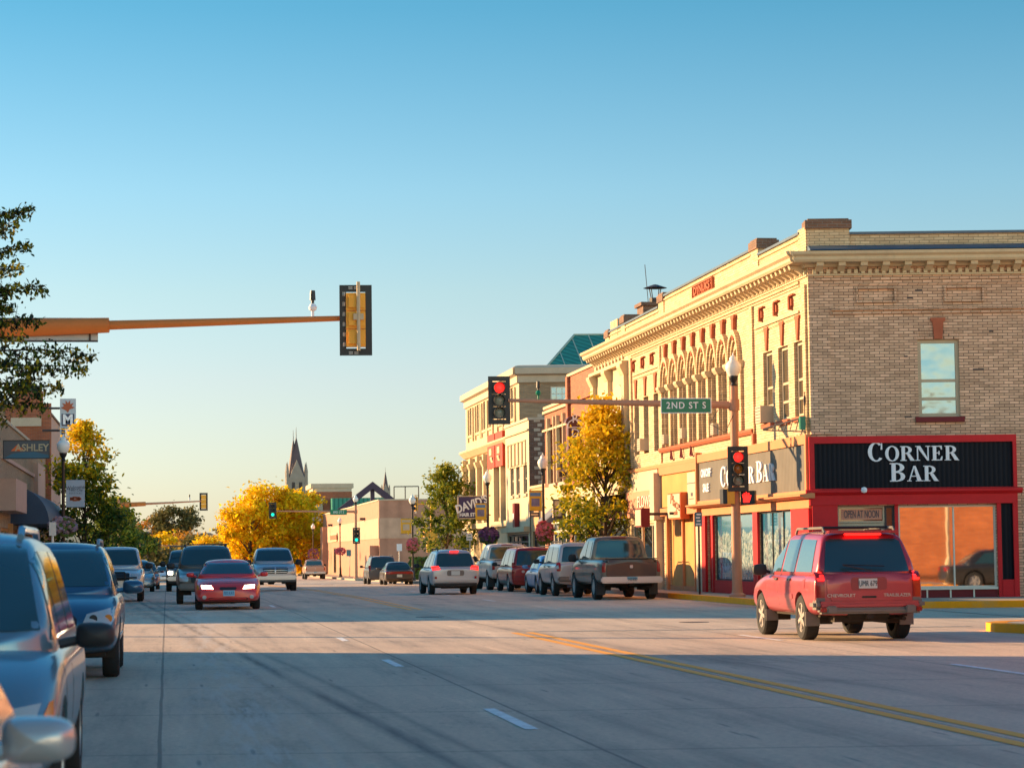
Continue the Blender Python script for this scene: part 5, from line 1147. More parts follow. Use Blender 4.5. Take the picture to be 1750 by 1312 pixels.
c = Car('silver_suv', 'silver boxy sport utility vehicle parked just ahead of the brown pickup', 'car', 'suv', 4.6, 1.85, 1.82, (.46, .47, .48), 2.65, .38, .38, 1.12, hood=1.08, cowl=1.1, gh=[(-2.2, 1.08), (-2.0, 1.79), (.3, 1.82), (1.0, 1.12)], dust=.07, y_rear_axle=-1.35, roofw=.78)
glasshouse(c, wins=[[(.2, 1.15), (.85, 1.15), (.45, 1.66), (.17, 1.68)], [(-.75, 1.15), (.08, 1.15), (.08, 1.68), (-.75, 1.68)], [(-1.95, 1.15), (-.88, 1.15), (-.88, 1.68), (-1.85, 1.66)]])
c.sym('tail_light', 'rear', rect(.76, .85, .90, 1.15, .02), CG['tl'], off=.02, thick=.05); c.block('bumper', (0, -2.3, .58), (1.75, .22, .18), CG['cladd'], .05); c.plate('rear', 0, .95); c.mirrors(.9, 1.18, CG['trim']); c.wheels(); c.rails(); c.seams((.95, .12, -.82), .45, 1.1); c.handles((.25, -.68), 1.0)
c.place(14.0, 85.0, R(.5))
def sedan(name, label, col, L=4.7, W=1.8, H=1.43, belt=.90, coupe=False, dust=.12, front_on=False, rear_on=False, wr=.32, **k):
    h = L/2; c = Car(name, label, 'car', 'sedan', L, W, H, col, L*.575, wr, .20, belt, hood=belt-.03, cowl=h-1.25, gh=[(-h+.62, belt-.02), (-h+1.25, H-.02), (h-2.1, H), (h-1.12, belt)], dust=dust, deck=-h+.35, nose=.06, y_rear_axle=-h+.98, roofw=.66, tailh=belt-.01, **k)
    a, b = -h+1.0, h-1.5; m = (a+b)/2+.05
    glasshouse(c, wins=[[(m+.05, belt+.03), (b+.12, belt+.03), (b-.45, H-.12), (m+.05, H-.10)], [(a+.0, belt+.03), (m-.05, belt+.03), (m-.05, H-.10), (a+.42, H-.13)]], rz0=belt+.04)
    c.sym('tail_light', 'rear', rect(W/2-.5, .66, W/2-.07, .82, .03), CG['tlon'] if rear_on else CG['tl'], off=.012, thick=.05, grid=.07)
    c.sym('headlight', 'front', [(W/2-.52, .585), (W/2-.20, .60), (W/2-.18, .70), (W/2-.46, .685)], CG['hlon'] if front_on else CG['hl'], off=.015, thick=.05, grid=.07)
    c.sym('indicator', 'front', rect(W/2-.13, .58, W/2-.04, .70), CG['amb'], off=.012, thick=.05, grid=.04)
    c.patch('grille', 'front', rect(-.24, .56, .24, .64, .03), CG['trim'], off=.012, thick=.03); c.patch('air_intake', 'front', rect(-.55, .27, .55, .35, .03), CG['trim'], off=.012, thick=.03)
    c.sym('fog_lamp', 'front', [(.66+.06*math.cos(q), .36+.06*math.sin(q)) for q in [PI/4*i for i in range(8)]], CG['hl'], off=.02, thick=.03, grid=.05)
    c.mirrors(h-1.55, belt+.08, c.paint, .22, .14, .12); c.wheels(); c.seams((b+.1, m, ) if coupe else (b+.1, m, a+.25), .3, belt-.03); c.handles((m-.2 if coupe else m+.2,), belt-.1)
    return c
c = sedan('blue_car', 'small pale blue car parked between the silver sport utility and the dark red minivan', (.08, .26, .55), 4.3, 1.7, 1.42); c.plate('rear', 0, .62); c.place(14.35, 91.4, R(.3))
c = Car('red_minivan', 'dark red minivan parked with its tailgate to us, behind the small blue car', 'minivan', 'suv', 5.0, 1.95, 1.75, (.30, .006, .008), 3.0, .34, .24, 1.0, hood=.98, cowl=1.35, gh=[(-2.42, .97), (-2.1, 1.72), (.6, 1.75), (1.5, 1.0)], dust=.1, y_rear_axle=-1.4, roofw=.74, nose=.05)
glasshouse(c, wins=[[(.4, 1.03), (1.1, 1.03), (.6, 1.55), (.38, 1.6)], [(-.8, 1.03), (.28, 1.03), (.28, 1.6), (-.8, 1.62)], [(-2.0, 1.03), (-.92, 1.03), (-.92, 1.62), (-1.85, 1.58)]])
c.sym('tail_light', 'rear', rect(.80, .75, .93, 1.15, .02), CG['tl'], off=.015, thick=.05, grid=.07); c.plate('rear', .38, .86, '', CG['plateb']); c.block('badge', (-.5, -2.5, .8), (.12, .02, .1), CG['chrome'], .02)
c.block('bumper', (0, -2.44, .48), (1.85, .2, .2), c.paint, .06); c.patch('bumper_line', 'rear', rect(-.85, .60, .85, .615), CG['trim'], off=.004, thick=.01); c.mirrors(1.05, 1.08, CG['trim']); c.wheels(); c.seams((1.1, .33, -.86), .35, .98); c.sides('rocker', rect(-1.0, .28, 1.1, .44), CG['cladd'], off=.012, thick=.02); c.rails()
c.place(14.35, 98.3, R(.3))
c = pickup('white_pickup', 'white pickup truck with a red tail lamp parked beyond the dark red minivan', (.62, .60, .58), H=1.95, wheel=.41); c.place(14.4, 105.2, R(.3))
# ---- silver wagon braking in the right lane
c = Car('silver_wagon', 'silver estate car with glowing brake lights driving away in the middle of the picture', 'car', 'suv', 4.75, 1.82, 1.66, (.47, .49, .52), 2.74, .35, .30, 1.0, hood=.98, cowl=1.1, gh=[(-2.28, .98), (-1.85, 1.63), (.1, 1.66), (1.2, 1.0)], dust=.1, y_rear_axle=-1.38, roofw=.68)
glasshouse(c, wins=[[(.15, 1.03), (.9, 1.03), (.3, 1.5), (.12, 1.53)], [(-.8, 1.03), (.03, 1.03), (.03, 1.53), (-.8, 1.53)], [(-1.85, 1.03), (-.92, 1.03), (-.92, 1.53), (-1.6, 1.5)]])
c.sym('tail_light', 'rear', [(.55, .94), (.86, .90), (.88, 1.06), (.62, 1.07)], CG['tlon'], off=.014, thick=.05, grid=.07); c.block('brake_light', (0, -1.98, 1.60), (.34, .08, .05), CG['tlon'], .015)
c.patch('plate_recess', 'rear', rect(-.32, .70, .32, .90, .04), CG['cladd'], off=.01, thick=.02); c.plate('rear', 0, .80, '', off=.02); c.block('bumper', (0, -2.33, .56), (1.66, .18, .16), c.paint, .05); c.block('bumper_skirt', (0, -2.3, .40), (1.6, .16, .14), CG['trim'], .04)
c.sym('reflector', 'rear', rect(.70, .58, .78, .68), CG['tl'], off=.05, thick=.05)
c.mirrors(.85, 1.07, CG['trim']); c.wheels(); c.rails(CG['trim'], .58); c.seams((.98, .06, -.86), .4, .98); c.block('silencer', (0, -2.05, .3), (1.1, .3, .14), CG['under'], .05)
c.place(10.55, 93, R(.8))
# ---- two dark cars farther up the right kerb
c = sedan('dark_coupe', 'black coupe with a red tail lamp band parked alone farther up the right side', (.03, .018, .018), 4.7, 1.8, 1.38, rear_on=False); c.patch('light_bar', 'rear', rect(-.45, .68, .45, .80), CG['tl'], off=.01, thick=.02); c.plate('rear', 0, .56); c.place(13.9, 150.5)
c = Car('dark_van', 'dark blue van parked just beyond the black coupe', 'van', 'suv', 4.9, 1.9, 1.78, (.05, .06, .08), 2.9, .36, .3, 1.05, y_rear_axle=-1.4); glasshouse(c, wins=[[(-2.0, 1.1), (-.8, 1.1), (-.8, 1.6), (-1.9, 1.58)], [(-.7, 1.1), (.5, 1.1), (.3, 1.6), (-.7, 1.6)]]); c.sym('tail_light', 'rear', rect(.78, .9, .92, 1.2), CG['tl'], off=.015); c.wheels(); c.rails(); c.mirrors(1.0, 1.12, CG['trim']); c.place(13.6, 158.5)
c = sedan('parked_car', 'dark car standing in the car park behind the hanging pink flowers', (.06, .05, .06), 4.7, 1.8, 1.4); c.place(20.8, 172, R(90))
c = pickup('tan_pickup', 'pale tan pickup truck parked far up the right side before the big yellow tree', (.62, .40, .28), H=1.85, dust=.1); c.place(13.9, 236)
# ---- oncoming traffic
c = sedan('red_coupe', 'bright red coupe coming towards us with headlights on', (.72, .010, .014), 4.95, 1.86, 1.39, .90, coupe=True, front_on=True, wr=.33, metal=.1); c.plate('front', -.02, .47, '702 KAT', CG['plateb'], off=.03, tm=plain('plate_print', (.02, .12, .3), .5))
c.patch('hood_line', 'front', rect(-.62, .745, .62, .752), CG['trim'], off=.003, thick=.006); c.patch('hood_scoop', 'top', rect(-.12, 1.35, .12, 1.45, .03), CG['trim'], off=.004, thick=.01)
for x in (-.36, .36): c.block('seat', (x, -.2, 1.0), (.4, .12, .4), CG['seat'], .05)
c.place(1.72, 71.9, PI-R(.5))
c = Car('dark_suv', 'dark green sport utility vehicle close behind the red coupe', 'car', 'suv', 4.9, 1.92, 1.84, (.06, .065, .06), 2.87, .39, .40, 1.14, hood=1.08, cowl=1.15, dust=.25, y_rear_axle=-1.42, roofw=.76)
glasshouse(c, wins=[[(.2, 1.18), (.9, 1.18), (.45, 1.66), (.17, 1.68)], [(-.75, 1.18), (.08, 1.18), (.08, 1.68), (-.75, 1.68)], [(-1.95, 1.18), (-.88, 1.18), (-.88, 1.68), (-1.85, 1.66)]])
c.sym('headlight', 'front', rect(.58, .72, .86, .92, .03), CG['hl'], off=.02, thick=.05, grid=.07); c.patch('grille', 'front', rect(-.5, .68, .5, .92, .03), CG['trim'], off=.015); c.block('front_bumper', (0, 2.42, .55), (1.8, .2, .2), CG['cladd'], .05); c.mirrors(1.0, 1.2, CG['trim'], .26, .2); c.wheels(); c.rails(bars=(-.5,)); c.place(1.25, 80.5, PI)
c = pickup('silver_pickup', 'silver pickup truck with a cross bar grille coming towards us in the inner lane', (.42, .43, .45), H=1.95, wheel=.40, dust=.08); c.block('air_dam', (0, 2.86, .5), (1.85, .1, .16), CG['cladd'], .03); c.place(4.85, 114.5, PI)
c = pickup('grey_pickup', 'dark grey pickup truck with one headlight glowing, farthest back in the oncoming line', (.20, .20, .20), H=1.95, dust=.1); c.sym('headlight', 'front', rect(.68, .80, .90, .98, .03), CG['hlon'], off=.04, thick=.04)
mb = MB()
for sx in (-1, 1): mb.tube([(sx*.8, -2.6, 1.25), (sx*.8, -2.6, 2.15), (sx*.8, 1.0, 2.15), (sx*.8, .9, 1.9)], .03, 6)
for y in (-2.6, -.8, 1.0): mb.tube([(-.8, y, 2.15), (.8, y, 2.15)], .03, 6)
mb.build('ladder_rack', CG['cladd'], c.t, local=True); c.place(.95, 119.5, PI)
# ---- parked along the left kerb, noses towards us
c = Car('white_suv', 'white sport utility vehicle with a dark front guard, parked at the left kerb', 'car', 'suv', 5.0, 1.95, 1.85, (.58, .58, .58), 2.95, .39, .36, 1.14, hood=1.10, cowl=1.15, dust=.08, y_rear_axle=-1.45, roofw=.78)
glasshouse(c, wins=[[(.2, 1.18), (.9, 1.18), (.45, 1.68), (.17, 1.70)], [(-.75, 1.18), (.08, 1.18), (.08, 1.70), (-.75, 1.70)], [(-2.0, 1.18), (-.88, 1.18), (-.88, 1.70), (-1.9, 1.68)]])
c.sym('headlight', 'front', rect(.56, .76, .88, .98, .03), CG['hl'], off=.02, thick=.05, grid=.07); c.patch('grille', 'front', rect(-.5, .72, .5, .98, .03), CG['trim'], off=.015); c.block('front_bumper', (0, 2.46, .56), (1.85, .22, .26), c.paint, .06)
mb = MB(); [mb.tube([(x, 2.62, .5), (x, 2.66, 1.0)], .03, 6) for x in (-.35, .35)]; mb.tube([(-.75, 2.62, .82), (.75, 2.62, .82)], .03, 6); mb.tube([(-.35, 2.66, 1.0), (.35, 2.66, 1.0)], .03, 6); mb.build('front_guard', CG['trim'], c.t, local=True)
c.mirrors(1.0, 1.2, CG['trim'], .26, .2); c.wheels(); c.place(-1.75, 86.6, PI)
c = sedan('parked_car', 'silver car just visible beyond the white sport utility at the left kerb', (.5, .5, .5), 4.8, 1.85, 1.5); c.place(-1.5, 120, PI)
c = sedan('parked_car', 'dark maroon car far down the left kerb', (.12, .03, .04), 4.8, 1.85, 1.5); c.place(-1.3, 139, PI)
c = sedan('white_car', 'tiny white car far away in the left lane', (.7, .7, .7), 4.6, 1.8, 1.45); c.place(-.2, 210, PI)
c = Car('blue_suv', 'dark blue sport utility vehicle parked at the left kerb behind the minivan, headlight showing', 'car', 'suv', 4.75, 1.84, 1.70, (.025, .10, .19), 2.65, .36, .30, 1.05, hood=1.03, cowl=1.10, gh=[(-2.28, 1.0), (-1.9, 1.67), (.15, 1.70), (1.28, 1.05)], dust=.05, y_rear_axle=-1.35, roofw=.72, nose=.06)
glasshouse(c, wins=[[(.2, 1.09), (1.0, 1.09), (.42, 1.54), (.17, 1.57)], [(-.75, 1.09), (.08, 1.09), (.08, 1.57), (-.75, 1.57)], [(-1.85, 1.09), (-.88, 1.09), (-.88, 1.57), (-1.65, 1.53)]])
hl_ = c.sym('headlight', 'front', [(.46, .68), (.80, .66), (.90, .82), (.86, .90), (.52, .82)], CG['hl'], off=.014, thick=.05, grid=.06)
for k, sx in enumerate((-1, 1)):
    mb = MB(); (l, *_), _d = c.hit('front', sx*.62, .76)
    for x, q in ((.60, CG['trim']), (.78, CG['amb'])):
        (l, *_), _d = c.hit('front', sx*x, .76); mb = MB(); mb.cyl((sx*x, l.y-.01, .76), (sx*x, l.y+.019, .76), .05, n=14); mb.build('bulb', q, hl_[k], local=True)
c.patch('grille', 'front', rect(-.40, .64, .40, .80, .04), CG['trim'], off=.012); c.patch('air_intake', 'front', rect(-.5, .38, .5, .52, .04), CG['trim'], off=.012); c.patch('bumper_line', 'front', rect(-.75, .60, .75, .606), CG['trim'], off=.003, thick=.006)
c.mirrors(.92, 1.13, c.paint, .27, .17, .15); c.wheels(); c.rails(M['steel'], .6, -1.7, .1); c.seams((1.0, .12, -.8), .4, 1.03)
c.patch('windscreen_sticker', 'front', rect(.02, 1.42, .26, 1.54), CG['plate'], off=.016, thick=.004, grid=1); c.sides('door_trim', rect(-1.0, .45, 1.0, .52), CG['chrome'], off=.012, thick=.02); c.place(-1.50, 33.2, PI)
c = Car('silver_blue_minivan', 'silver blue minivan at the left kerb with the nearest windscreen and a black door mirror', 'minivan', 'suv', 4.9, 1.90, 1.68, (.16, .27, .34), 2.9, .34, .26, 1.0, hood=.97, cowl=1.25, gh=[(-2.35, .95), (-2.0, 1.65), (.35, 1.68), (1.5, 1.0)], dust=.04, y_rear_axle=-1.42, roofw=.74, nose=.10, metal=.5)
glasshouse(c, wins=[[(.4, 1.04), (1.15, 1.04), (.6, 1.5), (.36, 1.56)], [(-.8, 1.04), (.28, 1.04), (.28, 1.56), (-.8, 1.56)], [(-2.0, 1.04), (-.92, 1.04), (-.92, 1.56), (-1.8, 1.52)]])
c.sym('headlight', 'front', [(.58, .60), (.80, .60), (.84, .73), (.62, .70)], CG['hl'], off=.014, thick=.05, grid=.06); c.sym('indicator', 'front', [(.83, .60), (.92, .62), (.93, .74), (.88, .73)], CG['amb'], off=.014, thick=.05, grid=.05)
c.patch('grille', 'front', rect(-.36, .58, .36, .68, .03), CG['trim'], off=.012); c.patch('air_intake', 'front', rect(-.5, .32, .5, .44, .03), CG['trim'], off=.012)
c.mirrors(1.08, 1.06, CG['trim'], .23, .15, .15); c.wheels(); c.rails(c.paint, .62, -1.6, .3, .05); c.seams((1.25, .33), .35, .97); c.place(-1.52, 15.9, PI)
mb = MB()
for s_ in (-.5, .15): mb.tube([(s_, 1.32, 1.09), (s_+.45, 1.10, 1.20)], .008, 5)
mb.build('wiper', CG['trim'], c.t, local=True)
c = sedan('silver_sedan', 'pale silver car at the bottom left corner, only its door mirror and door in view', (.48, .47, .46), 4.8, 1.82, 1.44, dust=.02); c.place(-1.41, 8.35, PI)
# parked across the side street: mirrored in the bar window
c = sedan('black_car', 'black car parked across the side street, mirrored in the bar window', (.015, .018, .02), 4.8, 1.85, 1.42); c.place(23.9, 44.4, R(-98), 0)
# ================================================================== signals, lamps, signs
def signal_head(parent, pos, toward, lit='red', backplate=True, sc=1.0, name='signal_head'):
    """Three lens head; toward = horizontal direction the lenses face."""
    n = Vector(toward).normalized(); u = Vector((0, 0, 1)).cross(n); p = PL(pos, u, n); z0 = pos[2]
    w, hh = .19*sc, .56*sc
    mb = MB(); P = lambda u0, u1, za, zb, d0, d1: mb.pb(p, u0, u1, za, zb, d0, d1)
    p = PL((pos[0], pos[1], 0), u, n)
    for k in (-1, 0, 1): P(-w, w, z0+k*.36*sc-.172*sc, z0+k*.36*sc+.172*sc, -.10, .08)
    hd = mb.build(name, M['gold'] if lit == 'back' else M['blk'], parent)
    if backplate:
        mb = MB(); b = .13*sc
        wo, ho = w+b, hh+b+.01
        for e in ((-wo, -w, z0-ho, z0+ho), (w, wo, z0-ho, z0+ho), (-w, w, z0+hh, z0+ho), (-w, w, z0-ho, z0-hh)): mb.pb(p, *e, .02, .035)
        mb.build('backplate', M['blk'], hd)
    cols = {'red': ['lred', 'lclr', 'lclr'], 'rednear': ['lred', 'lamb', 'lclr'], 'green': ['lamb', 'lamb', 'lgreen'], 'back': ['lamb', 'lclr', 'lclr']}[lit]
    if lit == 'green': cols = ['blk', 'blk', 'lgreen']
    for k, cm in zip((1, 0, -1), cols):
        mb = MB(); c = p.P(0, z0+k*.36*sc, .081); x = u; nseg = 18; r = .145*sc
        ring = [c+x*math.cos(a)*r+Vector((0, 0, math.sin(a)*r)) for a in [2*PI*i/nseg for i in range(nseg)]]; inn = [c+n*.03+(q-c)*.6 for q in ring]
        mb.add(ring+inn+[c+n*.038], [(i, (i+1) % nseg, nseg+(i+1) % nseg, nseg+i) for i in range(nseg)]+[(nseg+i, nseg+(i+1) % nseg, 2*nseg) for i in range(nseg)]); mb.build('lens', M[cm], hd, 'all')
        mb = MB(); r = .165*sc                # visor: a hood over each lens
        for i in range(nseg):
            a0, a1 = PI*(-.22)+PI*1.44*i/nseg, PI*(-.22)+PI*1.44*(i+1)/nseg
            q = lambda a, d, rr: c+x*math.cos(a)*rr+Vector((0, 0, math.sin(a)*rr))+n*d
            mb.add([q(a0, 0, r), q(a1, 0, r), q(a1, .19*sc, r), q(a0, .19*sc, r), q(a0, 0, r-.008), q(a1, 0, r-.008), q(a1, .19*sc, r-.008), q(a0, .19*sc, r-.008)], [(0, 1, 2, 3), (7, 6, 5, 4), (3, 2, 6, 7)])
        mb.build('visor', M['blk'], hd)
    return hd, p
def camera_pod(parent, pos, green=False):
    mb = MB(); x, y, z = pos; mb.cyl((x, y, z), (x, y, z+.12), .03); mb.lathe([(0, .10), (.07, .13), (.085, .19), (.05, .25), (0, .27)], pos, 10); o = mb.build('detector', M['greens'] if green else M['letw'], parent, True)
    mb = MB(); mb.cyl((x, y, z+.27), (x, y, z+.33), .03); mb.cyl((x, y, z+.33), (x, y, z+.52), .06, .05); mb.build('sensor', M['blk'], o)
def acorn(parent, x, y, z):
    mb = MB(); mb.lathe([(.05, -.32), (.085, -.26), (.06, -.2), (.12, -.1), (.145, -.02), (.14, 0)], (x, y, z), 14); mb.build('lamp_base', M['blk'], parent, True)
    mb = MB(); mb.lathe([(.13, 0), (.20, .10), (.235, .22), (.22, .34), (.15, .42), (.10, .46), (.115, .50), (.08, .56), (.03, .6), (.02, .66), (0, .70)], (x, y, z), 18); mb.build('globe', M['globe'], parent, 'all')
def mast(name, label, pole, arm_h, tip, heads, signs=(), cam_at=None, pr=.13, polez=None, lamp=True, armcol=None, cam_green=False):
    px, py = pole; z0 = gz(py)+.15; t = thing(name, label, 'traffic light', (px, py, z0))
    top = arm_h+.55; mb = MB(); mb.lathe([(pr*1.9, 0), (pr*1.9, .06), (pr*1.25, .12), (pr*1.2, .2)], (px, py, z0), 14); mb.cyl((px, py, z0+.1), (px, py, top), pr*1.15, pr*.85, 14); mb.build('pole', M['pole'], t, 40)
    a = Vector((px, py, arm_h)); b = Vector((tip[0], tip[1], tip[2])); d = (b-a)
    mb = MB(); mb.tube([a+d*(i/6) for i in range(7)], [.115-.065*i/6 for i in range(7)], 12); mb.cyl(a+Vector((0, 0, -.16)), a+Vector((0, 0, .16)), pr*1.25, n=12); mb.build('arm', armcol or M['pole'], t, 40)
    if lamp: acorn(t, px, py, top+.3); 
    if lamp: mb = MB(); mb.cyl((px, py, top), (px, py, top+.04), pr*.9, n=12); mb.build('cap', M['bronze'], t)
    for pos, tw, lit, nm in heads: signal_head(t, pos, tw, lit, True)
    if cam_at: q = a+d*cam_at; camera_pod(t, (q.x, q.y, q.z+.05), cam_green)
    return t, a, d
# main signal at the right
PX, PY = 16.35, yx(1258, 16.35, 900)
hp = ray(853, 684); tt_ = (PY-2.6)/hp.y if False else None
def onray(px, py, Y): d = ray(px, py); t = Y/d.y; return Vector((d.x*t, Y, CAMH+d.z*t))
tip = onray(868, 684, PY+.9); hd = onray(853, 684, PY+.95); aL = onray(1258, 692, PY)
t, a, d = mast('traffic_light', 'tan pole with red lights and a green street name sign, before the corner bar', (PX, PY), aL.z, tip, [((hd.x, hd.y, hd.z), (-.05, -1, 0), 'red', None)], cam_at=.865, cam_green=True)
q = onray(1261, 801, PY-.28); signal_head(t, (q.x, q.y, q.z), (-.1, -1, 0), 'rednear', True, .93)
# street name sign on the arm
s0, s1 = onray(1129, 693, PY-.16), onray(1216, 693, PY-.2); c_ = (s0+s1)/2; p = PL((c_.x, c_.y, 0), (1, 0, 0), (0, -1, 0)); w = (s1.x-s0.x)/2; zz = c_.z
mb = MB(); mb.pb(p, -w, w, zz-.22, zz+.22, -.01, .0); sgn = mb.build('street_sign', M['letw'], t)
mb = MB(); mb.pb(p, -w+.025, w-.025, zz-.195, zz+.195, .0005, .004); mb.build('face', M['greens'], sgn); text('2ND ST S', p, 0, zz, .27, M['letw'], .005, .003, sgn, sx=.92, bold=.004, spacing=1.18)
mb = MB(); mb.tube([(PX-.5, PY-.1, aL.z-.15), (PX-.75, PY-.12, aL.z-.55), (PX-.3, PY-.12, aL.z-.8), (PX-.05, PY-.1, aL.z-.3)], .012, 5); mb.build('cable', M['darkf'], t)
# pedestrian signals on the pole
q = onray(1279, 850, PY-.15); mb = MB(); pp = PL((q.x, q.y, 0), (1, 0, 0), Vector((-.5, -1, 0))); pp.U = Vector((0, 0, 1)).cross(pp.N)
mb.pb(pp, -.21, .21, q.z-.2, q.z+.2, -.12, .1); o = mb.build('walk_signal', M['blk'], t)
mb = MB(); hpts = [(-.13, -.14), (.05, -.14), (.09, -.02), (.11, .07), (.07, .08), (.05, .02), (.05, .13), (.02, .14), (.0, .05), (-.02, .16), (-.05, .16), (-.05, .05), (-.08, .14), (-.11, .13), (-.09, .03), (-.13, .1), (-.16, .08), (-.13, -.02)]
mb.add([pp.P(-u_-.02 if False else u_+.0, q.z+z_, .105) for u_, z_ in hpts], [list(range(len(hpts)))]); mb.build('lit_hand', M['lred'], o)
q = onray(1240, 848, PY-.05); mb = MB(); p2 = PL((q.x, q.y, 0), Vector((0, 1, 0)), Vector((-1, .25, 0))); mb.pb(p2, -.2, .2, q.z-.22, q.z+.22, -.22, .0); o = mb.build('walk_signal', M['gold'], t); mb = MB(); mb.pb(p2, -.21, .21, q.z-.21, q.z+.21, .0, .12); mb.build('hood', M['blk'], o)
# left signal seen from behind
YL = 48.4; hd = onray(608, 547, YL); tip = onray(617, 543, YL+.16); b0 = onray(40, 560, 49.2); sl_ = (tip-b0); X0 = -3.6; pole = tip+sl_*((X0-tip.x)/sl_.x)
t, a, d = mast('traffic_light', 'orange signal arm reaching in from the left, its large head seen from behind', (X0, pole.y), pole.z, tip, [], cam_at=.872, pr=.15, lamp=False, armcol=M['orange'])
mb = MB(); mb.tube([a+d*(i/6)+Vector((0, -.0, 0)) for i in range(3)], [.20, .175, .15], 12); mb.build('arm_sleeve', M['orange'], t, 40)
hh_, pp_ = signal_head(t, (hd.x, hd.y, hd.z), (.06, 1, 0), 'back', True)
zc_ = hd.z; mb = MB(); bk = PL((hd.x, hd.y, 0), (1, 0, 0), (0, -1, 0))
for k in (-1, 0, 1): mb.pb(bk, -.15, .02, zc_+k*.36-.12, zc_+k*.36+.12, .10, .15); mb.pb(bk, .05, .17, zc_+k*.36-.13, zc_+k*.36+.13, .10, .13)
mb.build('housing', M['gold'], hh_)
mb = MB(); mb.cyl((hd.x+.04, hd.y-.2, zc_-.62), (hd.x+.04, hd.y-.2, zc_+.74), .035); mb.box((hd.x+.04, hd.y-.16, zc_+.05), (.2, .12, .12)); mb.box((hd.x+.04, hd.y-.14, zc_+.5), (.08, .1, .05)); mb.box((hd.x+.04, hd.y-.14, zc_-.5), (.08, .1, .05)); mb.build('bracket', M['cream'], hh_)
mb = MB(); wo, ho = .29, .63
for k in range(6):
    for sx in (-1, 1): 
        for j in (0, 1): mb.pb(bk, sx*.235+j*.03-.02, sx*.235+j*.03-.005, zc_-.52+k*.2, zc_-.44+k*.2, -.018, -.016)
for j in range(3):
    for sz in (-1, 1): mb.pb(bk, -.14+j*.11, -.06+j*.11, zc_+sz*.63-.01, zc_+sz*.63+.005, -.018, -.016); mb.pb(bk, -.14+j*.11, -.06+j*.11, zc_+sz*.66-.01, zc_+sz*.66+.005, -.018, -.016)
mb.build('slots', M['steel'], hh_)
# street sign on the left arm, seen from behind
s0, s1 = onray(60, 561, 49.0), onray(167, 561, 49.0); s0.x -= 1.0; c_ = (s0+s1)/2; p = PL((0, c_.y+.22, 0), (1, 0, 0), (0, -1, 0)); mb = MB()
mb.pb(p, s0.x, s1.x, c_.z-.25, c_.z+.22, 0, .01); sgn = mb.build('street_sign', M['steel'], t); mb = MB(); mb.pb(p, s0.x, s1.x, c_.z+.19, c_.z+.225, .01, .03); mb.pb(p, s0.x, s1.x, c_.z-.255, c_.z-.22, .01, .03); mb.pb(p, s1.x-.18, s1.x-.14, c_.z-.22, c_.z+.19, .01, .03); mb.build('edge', M['darkf'], sgn)
# far crossing (one block up)
Y3 = yx(608, 16.4); aL = onray(608, 874, Y3); tip = onray(470, 873, Y3); hd = onray(466, 872, Y3-.1); hd2 = onray(609, 915, Y3-.25)
t, a, d = mast('traffic_light', 'signal pole and arm with green lights one block up, before the tan metal building', (16.4, Y3), aL.z, tip, [((hd.x, hd.y, hd.z), (0, -1, 0), 'green', None), ((hd2.x, hd2.y, hd2.z), (0, -1, 0), 'green', None)])
s0, s1 = onray(564, 875, Y3-.2), onray(593, 875, Y3-.2); c_ = (s0+s1)/2; p = PL((c_.x, c_.y, 0), (1, 0, 0), (0, -1, 0)); w = (s1.x-s0.x)/2; mb = MB(); mb.pb(p, -w, w, c_.z-.23, c_.z+.23, 0, .02); sgn = mb.build('street_sign', M['greens'], t); text('3RD ST S', p, 0, c_.z, .27, M['letw'], .021, .003, sgn, sx=.92)
YL3 = 196.; aL = onray(190, 863, YL3); tip = onray(345, 856, YL3); hd = onray(348, 857, YL3)
t, a, d = mast('traffic_light', 'signal arm one block up on the left, its head seen from behind', (-3.7, YL3), aL.z, tip, [((hd.x, hd.y, hd.z), (0, 1, 0), 'back', None)], cam_at=.85, lamp=False)
mb = MB(); mb.tube([a, a+d*.32], [.2, .17], 10); mb.build('arm_sleeve', M['orange'], t, 40)
# near-side signal of that crossing, at the car park corner
Y3n = 186.; q = onray(738, 905, Y3n); t = thing('traffic_light', 'yellow signal post at the car park corner behind the dark green street tree', 'traffic light', (q.x, Y3n, gz(Y3n)+.15)); mb = MB(); mb.cyl((q.x, Y3n, gz(Y3n)), (q.x, Y3n, onray(738, 858, Y3n).z), .14, .11); mb.box((q.x, Y3n, onray(738, 925, Y3n).z), (.8, .5, 1.6)); mb.build('pole', M['gold'], t)
for px, py in ((726, 905), (711, 861)): h_ = onray(px, py, Y3n-.2); signal_head(t, tuple(h_), (-1, -.15, 0), 'back', True); mb = MB(); mb.tube([(h_.x, h_.y, h_.z), (q.x, Y3n, h_.z)], .05); mb.build('bracket', M['gold'], t)
# two blocks up: small signals
for lab, tipx, px, py, lit, X0, tw in (('tiny green signal two blocks up the street', 364, 364, 936, 'green', 16.5, (0, -1, 0)), ('tiny signal two blocks up on the left, seen from behind', 306, 306, 932, 'back', -4, (0, 1, 0))):
    Y4 = 400. if lit == 'green' else 385.; hd = onray(px, py, Y4); t = thing('traffic_light', lab, 'traffic light', (X0, Y4, gz(Y4))); mb = MB(); mb.cyl((X0, Y4, gz(Y4)), (X0, Y4, hd.z+.4), .14); mb.tube([(X0, Y4, hd.z), (hd.x, Y4, hd.z)], .08); mb.build('pole', M['pole'], t); signal_head(t, tuple(hd), tw, lit, False, 1.1)
